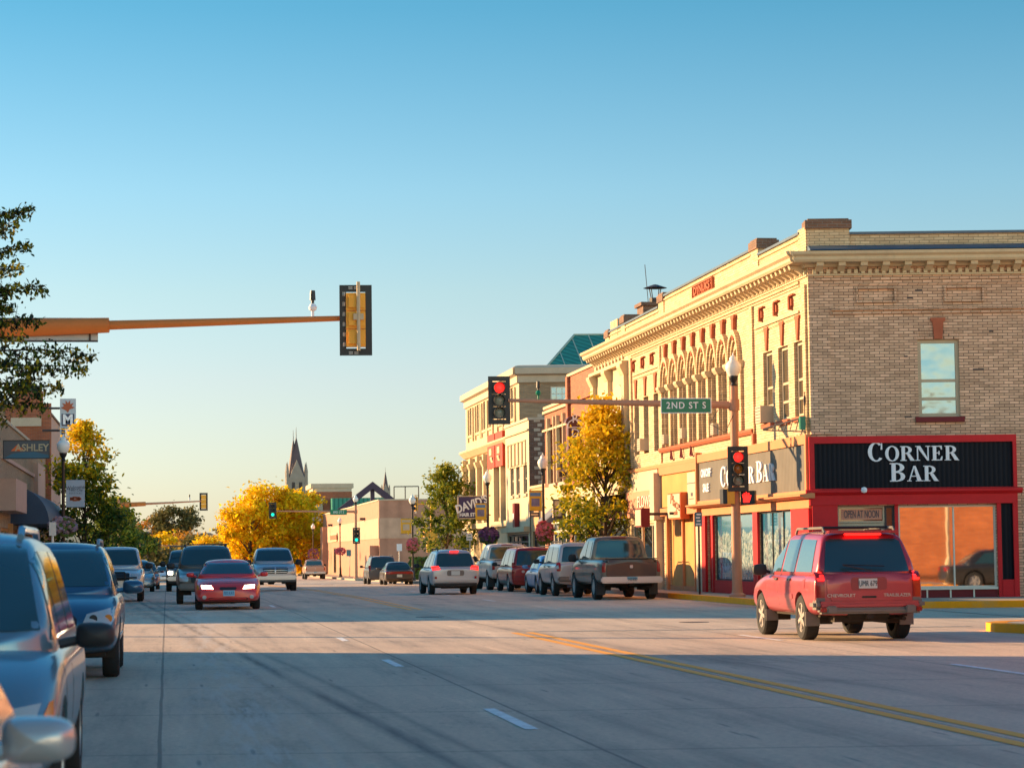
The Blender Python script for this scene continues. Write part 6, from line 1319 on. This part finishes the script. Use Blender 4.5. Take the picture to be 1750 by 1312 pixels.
# ---- ornamental lamp posts with banners and flower baskets
def lamp_post(label, x, y, top=5.75, col=None, head_z=None):
    z = gz(y)+.15; t = thing('street_lamp', label, 'street lamp', (x, y, z), 0, 'ornamental street lamps along the pavements')
    mb = MB(); mb.lathe([(.19, 0), (.19, .15), (.13, .3), (.12, .8), (.085, .95), (.08, 1.0)], (x, y, z), 14); mb.cyl((x, y, z+.9), (x, y, top-.15), .075, .055, 12); mb.build('pole', col or M['bronze'], t, 40)
    acorn(t, x, y, top); return t
def lampAt(label, X, px, pytop): Y = yx(px, X); z = onray(px, pytop, Y).z; lamp_post(label, X, Y, z-.70); return X, Y, z-.70
XR = 16.45
L1 = lampAt('street lamp left of the yellow tree, with a pink flower basket and yellow banner', XR, 929, 773)
L2 = lampAt('street lamp in front of the tall cream building, holding a purple flower basket', XR, 834, 801)
L3 = lampAt('street lamp before the tan metal building, with a yellow banner and pink flower ball', XR, 705, 843)
L4 = lampAt('street lamp beyond the crossing in front of the tan metal building', XR+.3, 581, 882)
LL = lampAt('dark street lamp at the left kerb with a white banner and green flower pot', -3.75, 108, 741)
for lab, px, py in (('farther street lamp beside the big yellow tree, closest to the metal building', 535, 893), ('street lamp in front of the big yellow tree, right of centre', 502, 905), ('smallest street lamp in front of the big yellow tree', 476, 915)): lampAt(lab, XR+.2, px, py)
def banner(label, x, y, px0, px1, py0, py1, mats, pole_x):
    a = onray(px0, py0, y); b = onray(px1, py1, y); t = thing('banner', label, 'banner', (a.x, y, b.z)); p = PL((0, y-.02, 0), (1, 0, 0), (0, -1, 0)); z0, z1 = b.z, a.z
    mb = MB(); mb.pb(p, a.x, b.x, z0, z1, 0, .012); mb.build('cloth', mats[0], t)
    h = z1-z0; w = b.x-a.x
    mb = MB(); mb.pb(p, a.x+w*.08, b.x-w*.08, z0+h*.74, z0+h*.92, .013, .017); mb.build('heading', mats[1], t)
    mb = MB(); mb.pb(p, a.x+w*.18, b.x-w*.18, z0+h*.22, z0+h*.62, .013, .017); mb.build('picture', mats[2], t)
    mb = MB(); [mb.cyl((pole_x, y, z), (a.x if abs(a.x-pole_x) > abs(b.x-pole_x) else b.x, y-.01, z), .015, n=6) for z in (z0-.01, z1+.01)]; mb.build('bracket', M['bronze'], t)
    return t, p, (a.x, b.x, z0, z1)
banner('yellow banner with a blue heading on the lamp post left of the yellow tree', L1[0], L1[1], 904, 926, 839, 872, (M['yban'], M['bluesn'], M['picb']), L1[0])
banner('yellow banner with a blue heading in front of the big purple shop sign', L2[0], L2[1], 812, 831, 860, 888, (M['yban'], M['bluesn'], M['picb']), L2[0])
banner('small yellow and cream banner on the lamp post before the tan metal building', L3[0], L3[1], 685, 703, 886, 911, (M['yban'], M['cream'], M['white']), L3[0])
tb, p, e = banner('white banner with grey script and a small brown emblem on the left lamp post', LL[0], LL[1], 113, 145, 820, 866, (paint('grey_banner', (.42, .46, .52), .6, .05), M['white'], M['white']), LL[0])
for ch in list(tb.children):
    if ch.name.startswith(('heading', 'picture')): bpy.data.objects.remove(ch)
cx = (e[0]+e[1])/2; text('Welcome', p, cx, e[3]-.28, .2, M['letd'], .013, .003, tb, sx=.85, rot=.08); text('Twin City', p, cx, e[2]+.62, .13, M['letd'], .013, .003, tb); text('FESTIVAL', p, cx, e[2]+.5, .09, M['letd'], .013, .003, tb, spacing=1.3)
mb = MB(); rnd = random.Random(4)
for k in range(7): a_ = k/7*2*PI; q = p.P(cx+.09*math.cos(a_)*1.6, e[2]+.3+.05*math.sin(a_), .018); mb.box(q, (.14, .006, .08))
mb.build('emblem', M['terra'], tb)
# flower baskets
def basket(label, x, y, z, r, drop, mats, n=420, pot=None, seed=1):
    rnd = random.Random(seed); t = thing('flower_basket', label, 'flower basket', (x, y, z), 0, 'flower baskets hanging from the street lamps')
    mb = MB(); mb.lathe([(.0, -.2), (.14, -.18), (.2, 0), (.2, .04)], (x, y, z), 12); mb.build('pot', pot or M['darkf'], t, True)
    for m_, f, sz, nm in ((mats[0], .62, .055, 'blossom'), (mats[1], .38, .05, 'foliage')):
        mb = MB()
        for i in range(int(n*f)):
            a = rnd.random()*2*PI; v = rnd.random(); u_ = rnd.uniform(-1, 1)
            rr = r*(.75+.3*rnd.random())*math.sqrt(max(0, 1-u_*u_*.9)); zz = z+.05+u_*drop*.55-.12
            if nm == 'foliage': rr *= .96; zz -= drop*.18*rnd.random()
            c = Vector((x+rr*math.cos(a), y+rr*math.sin(a), zz)); q = Matrix.Rotation(rnd.random()*3, 3, 'X') @ Matrix.Rotation(rnd.random()*3, 3, 'Z'); s_ = sz*(.7+.7*rnd.random())
            mb.poly([c+q @ Vector(v_)*s_ for v_ in ((-1, -.8, 0), (.9, -1, 0), (1, .9, 0), (-.8, 1, 0))])
        mb.build(nm, m_, t)
    return t
B_ = onray(929, 906, L1[1]-.35); basket('big pink flower basket hanging left of the yellow tree', L1[0], L1[1]-.3, B_.z, .38, .85, (M['pink'], M['fgreen']), 900, M['greens'], 1)
B_ = onray(834, 912, L2[1]-.3); basket('dark purple flower basket on the lamp before the tall cream building', L2[0], L2[1]-.3, B_.z, .5, .72, (M['fpurp'], M['fgreen']), 800, None, 2)
B_ = onray(705, 929, L3[1]-.3); basket('round pink flower basket in front of the tan metal building', L3[0], L3[1]-.3, B_.z, .44, .8, (M['pink'], M['fgreen']), 700, None, 3)
B_ = onray(581, 940, L4[1]-.3); basket('small pink flower basket beyond the crossing', L4[0], L4[1]-.3, B_.z, .55, .6, (M['pink'], M['fpurp']), 300, None, 4)
B_ = onray(109, 896, LL[1]); basket('green pot with trailing pale blossoms on the left lamp post', LL[0], LL[1]-.3, B_.z, .5, .6, (paint('pale_blossom', (.42, .28, .34), .7, .3, 9), M['fgreen']), 480, M['greens'], 5)
Yq = yx(535, XR+.2); B_ = onray(535, 945, Yq); basket('round dry flower basket on the lamp beside the big yellow tree', XR+.2, Yq-.3, B_.z, .7, 1.1, (M['fpurp'], M['orange']), 260, None, 6)
# lamp post across the side street, mirrored in the bar window
lamp_post('street lamp across the side street, mirrored in the bar window', 21.9, 40.5, 5.2, M['cream'])
# ---- small pavement signs
def postsign(name, label, X, px, pybot, sx0, sx1, sy0, sy1, mat, mat2=None, lines=0, pm=None):
    Y = yx(px, X); z0 = gz(Y)+.1; a, b = onray(sx0, sy0, Y-.05), onray(sx1, sy1, Y-.05); t = thing(name, label, 'street sign', (X, Y, z0))
    mb = MB(); mb.cyl((X, Y, z0), (X, Y, a.z), .035, n=8); mb.build('post', pm or M['steel'], t); p = PL((0, Y-.05, 0), (1, 0, 0), (0, -1, 0)); mb = MB(); mb.pb(p, a.x, b.x, b.z, a.z, 0, .01); s_ = mb.build('panel', mat, t)
    if lines:
        mb = MB(); h = a.z-b.z; w = b.x-a.x
        for k in range(lines): z = b.z+h*(k+.7)/(lines+.4); mb.pb(p, a.x+w*(.15+.1*(k % 2)), b.x-w*(.15+.07*(k % 3)), z-h*.05, z+h*.05, .0105, .013)
        mb.build('print', mat2 or M['letw'], s_)
    return t
postsign('street_sign', 'blue parking sign on a thin post beside the yellow panelled shop', 16.3, 1194, 1018, 1187, 1200, 875, 899, plain('blue_sign', (.03, .13, .18), .5), None, 4, M['bronze'])
postsign('street_sign', 'small pale sign on a post under the dark green street tree', XR, 803, 990, 797, 807, 911, 923, M['letw'], M['greens'], 2)
postsign('street_sign', 'white sign on a post beyond the parked black coupe', 17.0, 682, 995, 678, 687, 929, 941, M['letw'])
postsign('street_sign', 'blue sign on a post at the metal building corner', 17.2, 597, 990, 592, 600, 939, 950, plain('blue_sign', (.03, .2, .3), .5))
postsign('street_sign', 'grey back of a sign on a post at the left kerb', -3.0, 90, 935, 84, 96, 892, 915, M['steel'])
# white scrolled shop sign post
X = 16.5; Y = yx(1099, X); a = onray(1099, 866, Y); t = thing('scroll_post', 'slim white post topped with two curled scrolls beside the brown pickup', 'sign post', (X, Y, .15))
mb = MB(); mb.cyl((X, Y, .15), (X, Y, a.z), .05); mb.build('post', M['white'], t); mb = MB()
for sx in (-1, 1):
    pts = [(X+sx*(.14+.13*(1-k/14)*math.cos(k*.62+2.6)), Y, a.z-.22+.16*(1-k/16)*math.sin(k*.62+2.6)) for k in range(13)]; mb.tube(pts, .028, 6)
mb.build('scroll', M['white'], t)
# ---- projecting shop signs on the right side facade
def blade(name, label, px0, px1, py0, py1, mat, thick=.12, edge=None, X=XF, skew=0):
    Y = yx(px1, X, (py0+py1)/2) if px1 else 0
    a, b = onray(px0, py0, Y), onray(px1, py1, Y); t = thing(name, label, 'shop sign', (X, Y, b.z)); p = PL((0, Y, 0), (1, 0, 0), (0, -1, 0))
    mb = MB(); mb.pb(p, a.x, b.x, b.z, a.z, -thick, 0); o = mb.build('panel', mat, t)
    if edge: mb = MB(); [mb.pb(p, *e, 0, .02) for e in ((a.x, b.x, a.z-.06, a.z), (a.x, b.x, b.z, b.z+.06), (a.x, a.x+.06, b.z+.06, a.z-.06), (b.x-.06, b.x, b.z+.06, a.z-.06))]; mb.build('edge', edge, o)
    return t, p, (a.x, b.x, b.z, a.z), o
# purple hairdresser sign
Y = L2[1]+6; a, b = onray(782, 847, Y), onray(833, 886, Y); t = thing('shop_sign', 'dark purple hair shop sign with slanted white lettering, partly behind a yellow banner', 'shop sign', (b.x, Y, b.z)); p = PL((0, Y, 0), (1, 0, 0), (0, -1, 0))
mb = MB(); mb.pb(p, a.x, b.x, b.z, a.z, -.15, 0); o = mb.build('panel', M['navy'], t); mb = MB(); [mb.pb(p, *e, .0, .02) for e in ((a.x, b.x, a.z-.05, a.z), (a.x, b.x, b.z, b.z+.05), (a.x, a.x+.05, b.z, a.z))]; mb.tube([(b.x, Y+.1, a.z), (XF, Y+.1, a.z)], .04); mb.tube([(b.x, Y+.1, b.z+.2), (XF, Y+.1, b.z+.2)], .04); mb.build('edge', M['cream'], o)
w = b.x-a.x; text("DAVID'S", p, a.x+w*.47, b.z+(a.z-b.z)*.62, .62, M['letw'], .01, .02, o, sx=.8, rot=.33, bold=.02); text('HAIR STUDIO', p, a.x+w*.5, b.z+.22, .26, M['letw'], .01, .02, o, bold=.012, sx=.9)
# the box sign over the yellow shop, white face with red side
u0, u1 = K.uv(1163, 862, .34)[0], K.uv(1141, 862, .34)[0]; Y = u1; a = onray(1141, 842, Y); t = thing('shop_sign', 'white lit-box shop sign with an orange red side, above the yellow panelled shop', 'shop sign', (XF, u0, 3)); zt, zb = K.z(1165, 842), K.z(1165, 887)
mb = MB(); mb.pb(K, u0, u1, zb, zt, .04, .34); o = mb.build('box', plain('orange_side', (.62, .10, .01), .5), t); mb = MB(); mb.pb(K, u0+.05, u1-.05, zb+.05, zt-.05, .34, .36); f_ = mb.build('face', M['white'], o)
text('Place', K, (u0+u1)/2-.3, (zb+zt)/2+.1, .5, M['brickr'], .36, .01, f_, sx=1.5, rot=-.2); text('cafe', K, (u0+u1)/2-.4, zb+.22, .26, M['brickr'], .36, .01, f_, sx=1.4)
mb = MB(); mb.tube([(u1-u1+XF, (u0+u1)/2, zb+.2), (XF-.5, (u0+u1)/2, zb+.2)], .05); mb.build('bracket', M['darkf'], t)
# narrow box sign behind the tree
t, p, e, o = blade('shop_sign', 'small cream and maroon box sign hanging just left of the white scrolled post', 1096, 1111, 868, 900, M['redd'], 1.1, None, XF-.9); mb = MB(); mb.pb(PL((e[0], 0, 0), (0, 1, 0), (-1, 0, 0)), o.matrix_world.translation.y if False else t.location.y+.05, t.location.y+1.05, e[2]+.05, e[3]-.05, .001, .02); mb.build('face', M['white'], o)
mb = MB(); mb.tube([(e[1], t.location.y+.5, e[3]-.2), (XF, t.location.y+.5, e[3]-.2)], .05); mb.build('bracket', M['darkf'], t)
# maroon upright sign with arched top by the yellow tree
Y = yx(1000, XF-.1, 730); a, b = onray(967, 722, Y), onray(1000, 790, Y); t = thing('shop_sign', 'tall maroon upright sign with an arched top, half hidden by the yellow tree', 'shop sign', (XF, Y, b.z)); p = PL((0, Y, 0), (1, 0, 0), (0, -1, 0)); c = (a.x+b.x)/2; r = (b.x-a.x)/2
arcp = [(a.x+.1, b.z), (b.x-.1, b.z), (b.x-.1, a.z), (b.x, a.z)]+[(c+r*math.cos(PI*k/12), a.z+r*.75*math.sin(PI*k/12)) for k in range(13)]+[(a.x, a.z), (a.x+.1, a.z)]
mb = MB(); mb.prism(p, arcp, -.5, 0); o = fixn(mb.build('panel', plain('maroon_sign', (.10, .02, .02), .5), t)); text('R', p, c, a.z+.15, .5, M['letw'], .0, .02, o); text('D', p, c, a.z-.45, .5, M['letw'], 0, .02, o); text('A', p, c, a.z-1.0, .5, M['letw'], 0, .02, o); text('N', p, c, a.z-1.55, .5, M['letw'], 0, .02, o)
mb = MB(); mb.tube([p.P(c+r*.8*math.cos(PI*k/12), a.z-.12+r*.62*math.sin(PI*k/12), .01) for k in range(13)]+[p.P(c-r*.8, a.z-.2, .01), p.P(c+r*.8, a.z-.2, .01)], .025, 5); mb.build('outline', M['letw'], o)
t, p, e, o = blade('shop_sign', 'small dark oval sign just above the lamp globe left of the yellow tree', 953, 971, 803, 817, M['darkf'], .15, M['cream'], XF-.2)
mb = MB(); mb.tube([(e[0], t.location.y, e[3]+.1), (XF, t.location.y, e[3]+.1)], .04); mb.build('bracket', M['darkf'], t)
t, p, e, o = blade('shop_sign', 'little white hanging sign below the yellow lamp post banner', 905, 922, 875, 883, M['white'], .15, M['letd'], XF-.2)
mb = MB(); mb.tube([(e[0], t.location.y, e[3]+.1), (XF, t.location.y, e[3]+.1)], .04); mb.build('bracket', M['darkf'], t)
t, p, e, o = blade('shop_sign', 'white and dark angled shop sign under the awning left of the yellow tree', 945, 962, 853, 884, M['white'], .2, M['letd'], XF-.2)
# wrought bracket with small green sign at the building corner
Y = CY0+.25; t = thing('bracket_sign', 'small green sign on a lacy iron bracket at the building corner above the red trim', 'shop sign', (XF, Y, 4.9)); q0 = G.uv(1389, 724)
mb = MB(); mb.box((XF-.2, Y-.1, q0[1]+.03), (.15, .16, .36)); mb.build('panel', M['greens'], t)
mb = MB(); mb.tube([(XF-.1, Y, q0[1]-.3), (XF-.1, Y, q0[1]+.5), (XF-.1, Y, q0[1]+.9)], .015, 6); mb.tube([(XF-.1, Y, q0[1]+.2), (XF-.9, Y+1.5, q0[1]-.05)], .025, 6); mb.tube([(XF-.1, Y, q0[1]-.2), (XF-.9, Y+1.5, q0[1]-.08)], .02, 6)
for k in range(7): s_ = k/7; mb.tube([(XF-.1-.8*s_, Y+1.5*s_, q0[1]+.2-.25*s_), (XF-.1-.8*(s_+.08), Y+1.5*(s_+.08), q0[1]-.2+.12*s_)], .015, 5)
mb.lathe([(.02, 0), (.035, .2), (.0, .4)], (XF-.1, Y, q0[1]+.5), 8); mb.build('bracket', M['darkf'], t)
# ---- left side signs
Y = 92.; a, b = onray(5, 752, Y), onray(85, 783.5, Y); t = thing('shop_sign', 'long dark board sign with an orange peak and pale lettering at the left edge', 'shop sign', (a.x, Y, b.z)); p = PL((0, Y, 0), (1, 0, 0), (0, -1, 0))
gm, tt, bb = newmat('grey_board'); bb.inputs['Base Color'].default_value = (.07, .08, .10, 1); bb.inputs['Roughness'].default_value = .4
mb = MB(); mb.pb(p, a.x, b.x, b.z, a.z, -.1, 0); o = mb.build('panel', gm, t); w, h = b.x-a.x, a.z-b.z
mb = MB(); [mb.pb(p, *e, 0, .015) for e in ((a.x, b.x, a.z-.03, a.z), (a.x, b.x, b.z, b.z+.03), (a.x, a.x+.03, b.z, a.z), (b.x-.03, b.x, b.z, a.z))]; mb.tube([(a.x-.1, Y+.05, a.z+.05), (XL, Y+.05, a.z+.05)], .04); mb.build('edge', M['blk'], o)
mb = MB(); mb.prism(p, [(a.x+.03, b.z+.03), (b.x-.04, b.z+.03), (b.x-.04, b.z+h*.2), (a.x+w*.7, b.z+h*.36), (a.x+w*.45, b.z+h*.36), (a.x+w*.2, b.z+h*.28)], .001, .006); fixn(mb.build('blue_swoosh', plain('sky_swoosh', (.02, .13, .22), .4), o))
mb = MB(); mb.prism(p, [(a.x+w*.17, b.z+h*.42), (a.x+w*.3, b.z+h*.74), (a.x+w*.36, b.z+h*.58), (a.x+w*.39, b.z+h*.62), (a.x+w*.47, b.z+h*.42)], .008, .014); fixn(mb.build('peak', plain('orange_peak', (.8, .16, .03), .5), o)); text('ASHLEY', p, a.x+w*.62, b.z+h*.58, .36, M['cream'], .008, .006, o, sx=.98, bold=.008)
Y = 128.; a, b = onray(102.5, 681, Y), onray(129.5, 752, Y); t = thing('shop_sign', 'tall pale upright sign with a leaf emblem over the letter M, at the left', 'shop sign', (a.x, Y, b.z)); p = PL((0, Y, 0), (1, 0, 0), (0, -1, 0)); w = b.x-a.x; c = (a.x+b.x)/2
sz_ = lambda py: onray(115, py, Y).z
mb = MB(); mb.pb(p, a.x, b.x, b.z, a.z, -.25, 0); o = mb.build('panel', plain('pale_sign', (.42, .47, .52), .5), t)
for za, zb_, ch in ((sz_(728), sz_(707), 'M'), (sz_(752), sz_(731), 'E')):
    mb = MB(); mb.pb(p, a.x+.08, b.x-.08, za, zb_, .001, .01); mb.build('letter_panel', plain('dark_panel', (.04, .05, .1), .5), o); text(ch, p, c, (za+zb_)/2, .68, M['letw'], .011, .01, o, bold=.03)
mb = MB(); rr = .36; cz_ = sz_(693)
lf_ = []
for k in range(11): a_ = PI*k/10; lf_.append((c+rr*math.cos(a_)*(1.0 if k % 2 == 0 else .55), cz_-.1+rr*1.1*math.sin(a_)*(1.0 if k % 2 == 0 else .55)))
mb.prism(p, lf_+[(c-.1, cz_-.25), (c, cz_-.36), (c+.08, cz_-.2)], .001, .02); fixn(mb.build('leaf_emblem', M['terra'], o))
mb = MB(); mb.tube([(a.x, Y-.1, a.z-.5), (XL, Y-.1, a.z-.5)], .06); mb.tube([(a.x, Y-.1, b.z+.5), (XL, Y-.1, b.z+.5)], .06); mb.build('bracket', M['darkf'], t)
# low hedge box in the car park
q0, q1 = onray(700, 960, 178), onray(770, 960, 178); t = thing('hedge', 'low dark clipped hedge along the car park behind the parked cars', 'hedge', (q0.x, 178, gz(178))); mb = MB(); rnd = random.Random(9)
for i in range(2600):
    c = Vector((rnd.uniform(q0.x, q1.x+4), 178+rnd.uniform(-.6, .6), gz(178)+rnd.uniform(.1, 1.75))); q = Matrix.Rotation(rnd.random()*6, 3, 'X') @ Matrix.Rotation(rnd.random()*6, 3, 'Z'); mb.poly([c+q @ Vector(v)*.11 for v in ((-1, -.8, 0), (.9, -1, 0), (1, .9, 0), (-.8, 1, 0))])
mb.build('leaves', M['fgreen'], t); mb = MB(); mb.box(((q0.x+q1.x+4)/2, 178, gz(178)+.8), (q1.x-q0.x+3.4, .7, 1.4)); mb.build('twigs', M['bark'], t)
# ================================================================== trees
def leafcard(mb, c, s, rnd, n=None, pointed=True, droop=0):
    q = Matrix.Rotation(rnd.random()*6.3, 3, 'Z') @ Matrix.Rotation(rnd.gauss(0, .7)+droop, 3, 'X') @ Matrix.Rotation(rnd.gauss(0, .6), 3, 'Y')
    mb.poly([c+q @ Vector(v)*s for v in (((-.12, -1, 0), (.5, -.25, .12), (.42, .35, .1), (0, 1, -.05), (-.42, .35, .1), (-.5, -.25, .12)) if pointed else ((-.8, -.7, 0), (.7, -.9, .15), (.9, .8, 0), (-.6, .9, .15)))])
def tree(name, label, x, y, h, rx, z0, mat, leaf=.11, n=9000, clumps=60, shape='ovoid', seed=1, tr=.1, group=None, ground=None, taper=1.0, cr_=.21):
    rnd = random.Random(seed); g = gz(y) if ground is None else ground; t = thing(name, label, 'tree', (x, y, g), 0, group)
    zc0, zc1 = g+z0, g+h; cs = []
    tries = 0
    while len(cs) < clumps and tries < 5000:
        tries += 1; f = rnd.random()**.85; z = zc0+(zc1-zc0)*f
        if shape == 'cone': prof = (1-f)**.62*min(1, (f+.16)*3.4)*1.12
        elif shape == 'round': prof = math.sqrt(max(0, 1-(2*f-1)**2))
        else: prof = math.sin(PI*min(1, f*.86+.14))**.8*(1-.52*f)*1.2
        R_ = rx*prof*(.6+.72*rnd.random()); a = rnd.random()*2*PI; r = R_*math.sqrt(rnd.random()*.75+.25)
        cs.append((Vector((x+r*math.cos(a), y+r*math.sin(a), z)), R_))
    mb = MB(); per = n//len(cs)
    for c, R_ in cs:
        sg = rx*cr_*(.6+.7*rnd.random()); k = int(per*(.6+.8*rnd.random()))
        for i in range(k): leafcard(mb, c+Vector((rnd.gauss(0, sg*.62), rnd.gauss(0, sg*.62), rnd.gauss(0, sg*.45))), leaf*(.65+.7*rnd.random()), rnd)
    mb.build('crown', mat, t)
    mb = MB(); top = Vector((x+rnd.uniform(-.1, .1), y, g+z0+(h-z0)*.8)); pts = [Vector((x, y, g-.05)), Vector((x, y, g+.2)), Vector((x+rnd.uniform(-.08, .08)*h/6, y, g+z0)), Vector((x+rnd.uniform(-.15, .15), y, g+z0+(h-z0)*.4)), top]
    mb.tube(pts, [tr*1.5, tr, tr*.85, tr*.5, tr*.12], 9)
    for i, (c, R_) in enumerate(cs):
        if i % 2 == 0:
            b = Vector((x, y, max(g+z0*.8, c.z-(h-z0)*.22-.3*abs(c.x-x)))); m_ = b.lerp(c, .55)+Vector((0, 0, .12*rx)); mb.tube([b, m_, c], [tr*.35, tr*.2, tr*.05], 5)
    mb.build('trunk', M['bark'], t, 60)
    return t
lm_y = leafmat('yellowing_leaves', [(.06, .10, .012), (.26, .28, .012), (.58, .46, .015), (.82, .54, .02)], (4.3, .12))
lm_g = leafmat('green_leaves', [(.03, .065, .012), (.07, .13, .02), (.18, .23, .025), (.38, .36, .03)], (4.0, .05))
lm_l = leafmat('mixed_leaves', [(.03, .06, .012), (.09, .14, .02), (.22, .24, .02), (.88, .58, .01)], (4.6, .12))
lm_gold = leafmat('golden_leaves', [(.52, .36, .012), (.82, .58, .008), (.92, .70, .012), (.86, .48, .01)], None, .45)
lm_or = leafmat('orange_leaves', [(.22, .12, .02), (.5, .22, .02), (.62, .30, .03)]); lm_ol = leafmat('olive_leaves', [(.05, .06, .02), (.12, .12, .04), (.24, .19, .06)])
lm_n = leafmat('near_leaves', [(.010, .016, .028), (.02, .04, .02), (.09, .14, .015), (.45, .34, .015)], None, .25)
gr = 'young trees planted along the pavements'
Y = yx(1036, 16.6, 900); tree('street_tree', 'yellow green young street tree in front of the pale stone shops, behind the brown pickup', 16.6, Y, onray(1020, 688, Y).z, 2.15, 2.0, lm_y, .10, 10000, 105, 'cone', 31, .10, gr)
Y = yx(764, 16.5, 900); tree('street_tree', 'dark green young street tree left of the purple shop sign', 16.5, Y, onray(770, 800, Y).z-gz(Y), 2.15, 1.9, lm_g, .115, 6200, 80, 'cone', 34, .10, gr)
Y = yx(144, -3.8, 900); tree('street_tree', 'green street tree with a bright yellow top behind the left lamp post', -3.8, Y, onray(140, 724, Y).z-gz(Y), 2.05, 1.2, lm_l, .11, 7600, 95, 'cone', 33, .10, gr)
Y = 178; tree('street_tree', 'smaller green street tree farther down the left pavement', -3.9, Y, 6.0, 2.2, .9, lm_g, .15, 4500, 60, 'ovoid', 14, .1, gr)
Y = 235; tree('street_tree', 'loose green tree at the far left behind the signal arm', -4.4, Y, 7.6, 2.6, 1.0, lm_g, .2, 4500, 60, 'ovoid', 15, .1, gr)
def far(name, label, px, pytop, Y, rx, mat, z0=1.0, leaf=.4, n=5000, cl=70, shape='round', seed=20, cr=.26):
    q = onray(px, pytop, Y); return tree(name, label, q.x, Y, q.z-gz(Y), rx, z0, mat, leaf, n, cl, shape, seed, .3, None, None, 1, cr)
far('golden_tree', 'huge golden yellow tree filling the right side of the street beyond the crossing', 462, 834, 300, 4.9, lm_gold, .6, .24, 18000, 140, 'round', 21, .2)
far('golden_tree', 'second golden tree merged with the big one, nearer the brick hall', 515, 846, 306, 3.6, lm_gold, .8, .24, 9500, 90, 'round', 22, .22)
far('golden_tree', 'orange yellow tree at the lower left of the big golden tree', 428, 858, 296, 3.2, lm_gold, .8, .24, 7000, 60, 'round', 23, .24)
far('green_tree', 'green tree showing left of the golden trees', 408, 880, 330, 3.2, lm_ol, .3, .3, 3500, 50, 'round', 24)
far('green_tree', 'lone grey green tree on the horizon', 297, 868, 620, 6.4, lm_ol, 6.0, .38, 5500, 40, 'round', 25, .22)
far('orange_tree', 'orange tree beside the lone green tree on the horizon', 265, 887, 625, 4.6, lm_or, 4.5, .4, 3000, 26, 'round', 26, .24)
for i, (px, py, Y, rx, m_, lab) in enumerate(((275, 918, 480, 4.0, lm_gold, 'small bright yellow tree below the lone horizon tree'), (306, 915, 500, 5.5, lm_or, 'rusty orange bushy tree at the end of the street'), (330, 922, 470, 4.5, lm_ol, 'olive bushy tree under the orange trees at the end of the street'),
        (352, 922, 460, 3.8, lm_gold, 'yellow tree beside the tiny green signal'), (384, 918, 520, 5.0, lm_or, 'pale orange tree just left of the golden trees'), (252, 938, 440, 3.6, lm_gold, 'low yellow green bush by the far left kerb'), (286, 942, 430, 3.4, lm_ol, 'low olive bush at the end of the left pavement'), (222, 905, 330, 3.2, lm_ol, 'dull green tree beyond the left street trees'), (368, 940, 430, 3.0, lm_or, 'brown orange bush beneath the tiny green signal'), (398, 925, 420, 3.0, lm_ol, 'green bush below the golden tree at the road edge'))):
    far('far_tree', lab, px, py, Y, rx, m_, .2, .34, 2600, 40, 'round', 40+i)
# near tree at the left edge: long twigs with hanging pointed leaves
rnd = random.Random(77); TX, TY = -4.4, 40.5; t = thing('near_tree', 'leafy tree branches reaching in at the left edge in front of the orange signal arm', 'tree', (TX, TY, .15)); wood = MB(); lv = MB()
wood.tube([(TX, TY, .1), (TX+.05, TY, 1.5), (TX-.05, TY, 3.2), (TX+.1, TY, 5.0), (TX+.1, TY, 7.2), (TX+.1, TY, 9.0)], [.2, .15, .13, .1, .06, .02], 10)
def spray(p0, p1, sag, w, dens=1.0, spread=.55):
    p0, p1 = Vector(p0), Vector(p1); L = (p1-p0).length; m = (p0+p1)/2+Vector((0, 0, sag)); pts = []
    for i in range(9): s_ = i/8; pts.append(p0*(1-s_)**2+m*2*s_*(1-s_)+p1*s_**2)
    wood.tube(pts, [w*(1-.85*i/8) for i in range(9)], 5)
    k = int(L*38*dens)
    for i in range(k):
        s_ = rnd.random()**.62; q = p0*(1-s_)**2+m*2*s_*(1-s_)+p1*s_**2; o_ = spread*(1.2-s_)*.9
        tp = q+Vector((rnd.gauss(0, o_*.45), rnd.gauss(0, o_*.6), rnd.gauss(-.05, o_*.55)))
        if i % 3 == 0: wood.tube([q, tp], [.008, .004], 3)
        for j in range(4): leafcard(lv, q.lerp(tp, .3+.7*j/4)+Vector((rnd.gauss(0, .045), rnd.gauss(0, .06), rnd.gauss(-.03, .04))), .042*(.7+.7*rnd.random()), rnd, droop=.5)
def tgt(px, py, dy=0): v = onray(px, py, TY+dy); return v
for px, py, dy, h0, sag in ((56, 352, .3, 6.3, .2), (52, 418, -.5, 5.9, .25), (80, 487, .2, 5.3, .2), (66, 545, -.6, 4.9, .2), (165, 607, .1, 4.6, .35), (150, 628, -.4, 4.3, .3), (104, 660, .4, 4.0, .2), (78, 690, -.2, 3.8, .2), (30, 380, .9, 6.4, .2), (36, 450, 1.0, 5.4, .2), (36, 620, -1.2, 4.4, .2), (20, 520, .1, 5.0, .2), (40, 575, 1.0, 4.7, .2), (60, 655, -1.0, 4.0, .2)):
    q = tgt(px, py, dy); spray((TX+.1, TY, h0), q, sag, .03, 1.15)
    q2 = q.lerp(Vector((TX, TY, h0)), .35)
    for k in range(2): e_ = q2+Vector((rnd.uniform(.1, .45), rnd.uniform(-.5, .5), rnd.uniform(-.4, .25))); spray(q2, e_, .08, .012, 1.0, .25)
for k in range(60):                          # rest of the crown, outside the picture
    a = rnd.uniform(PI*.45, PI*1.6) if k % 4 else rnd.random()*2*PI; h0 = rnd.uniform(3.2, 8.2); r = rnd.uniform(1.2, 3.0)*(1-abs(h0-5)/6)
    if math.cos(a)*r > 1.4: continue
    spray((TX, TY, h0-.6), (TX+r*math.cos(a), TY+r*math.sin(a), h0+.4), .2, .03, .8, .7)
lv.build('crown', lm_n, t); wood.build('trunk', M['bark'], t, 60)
for me in bpy.data.meshes:
    pass
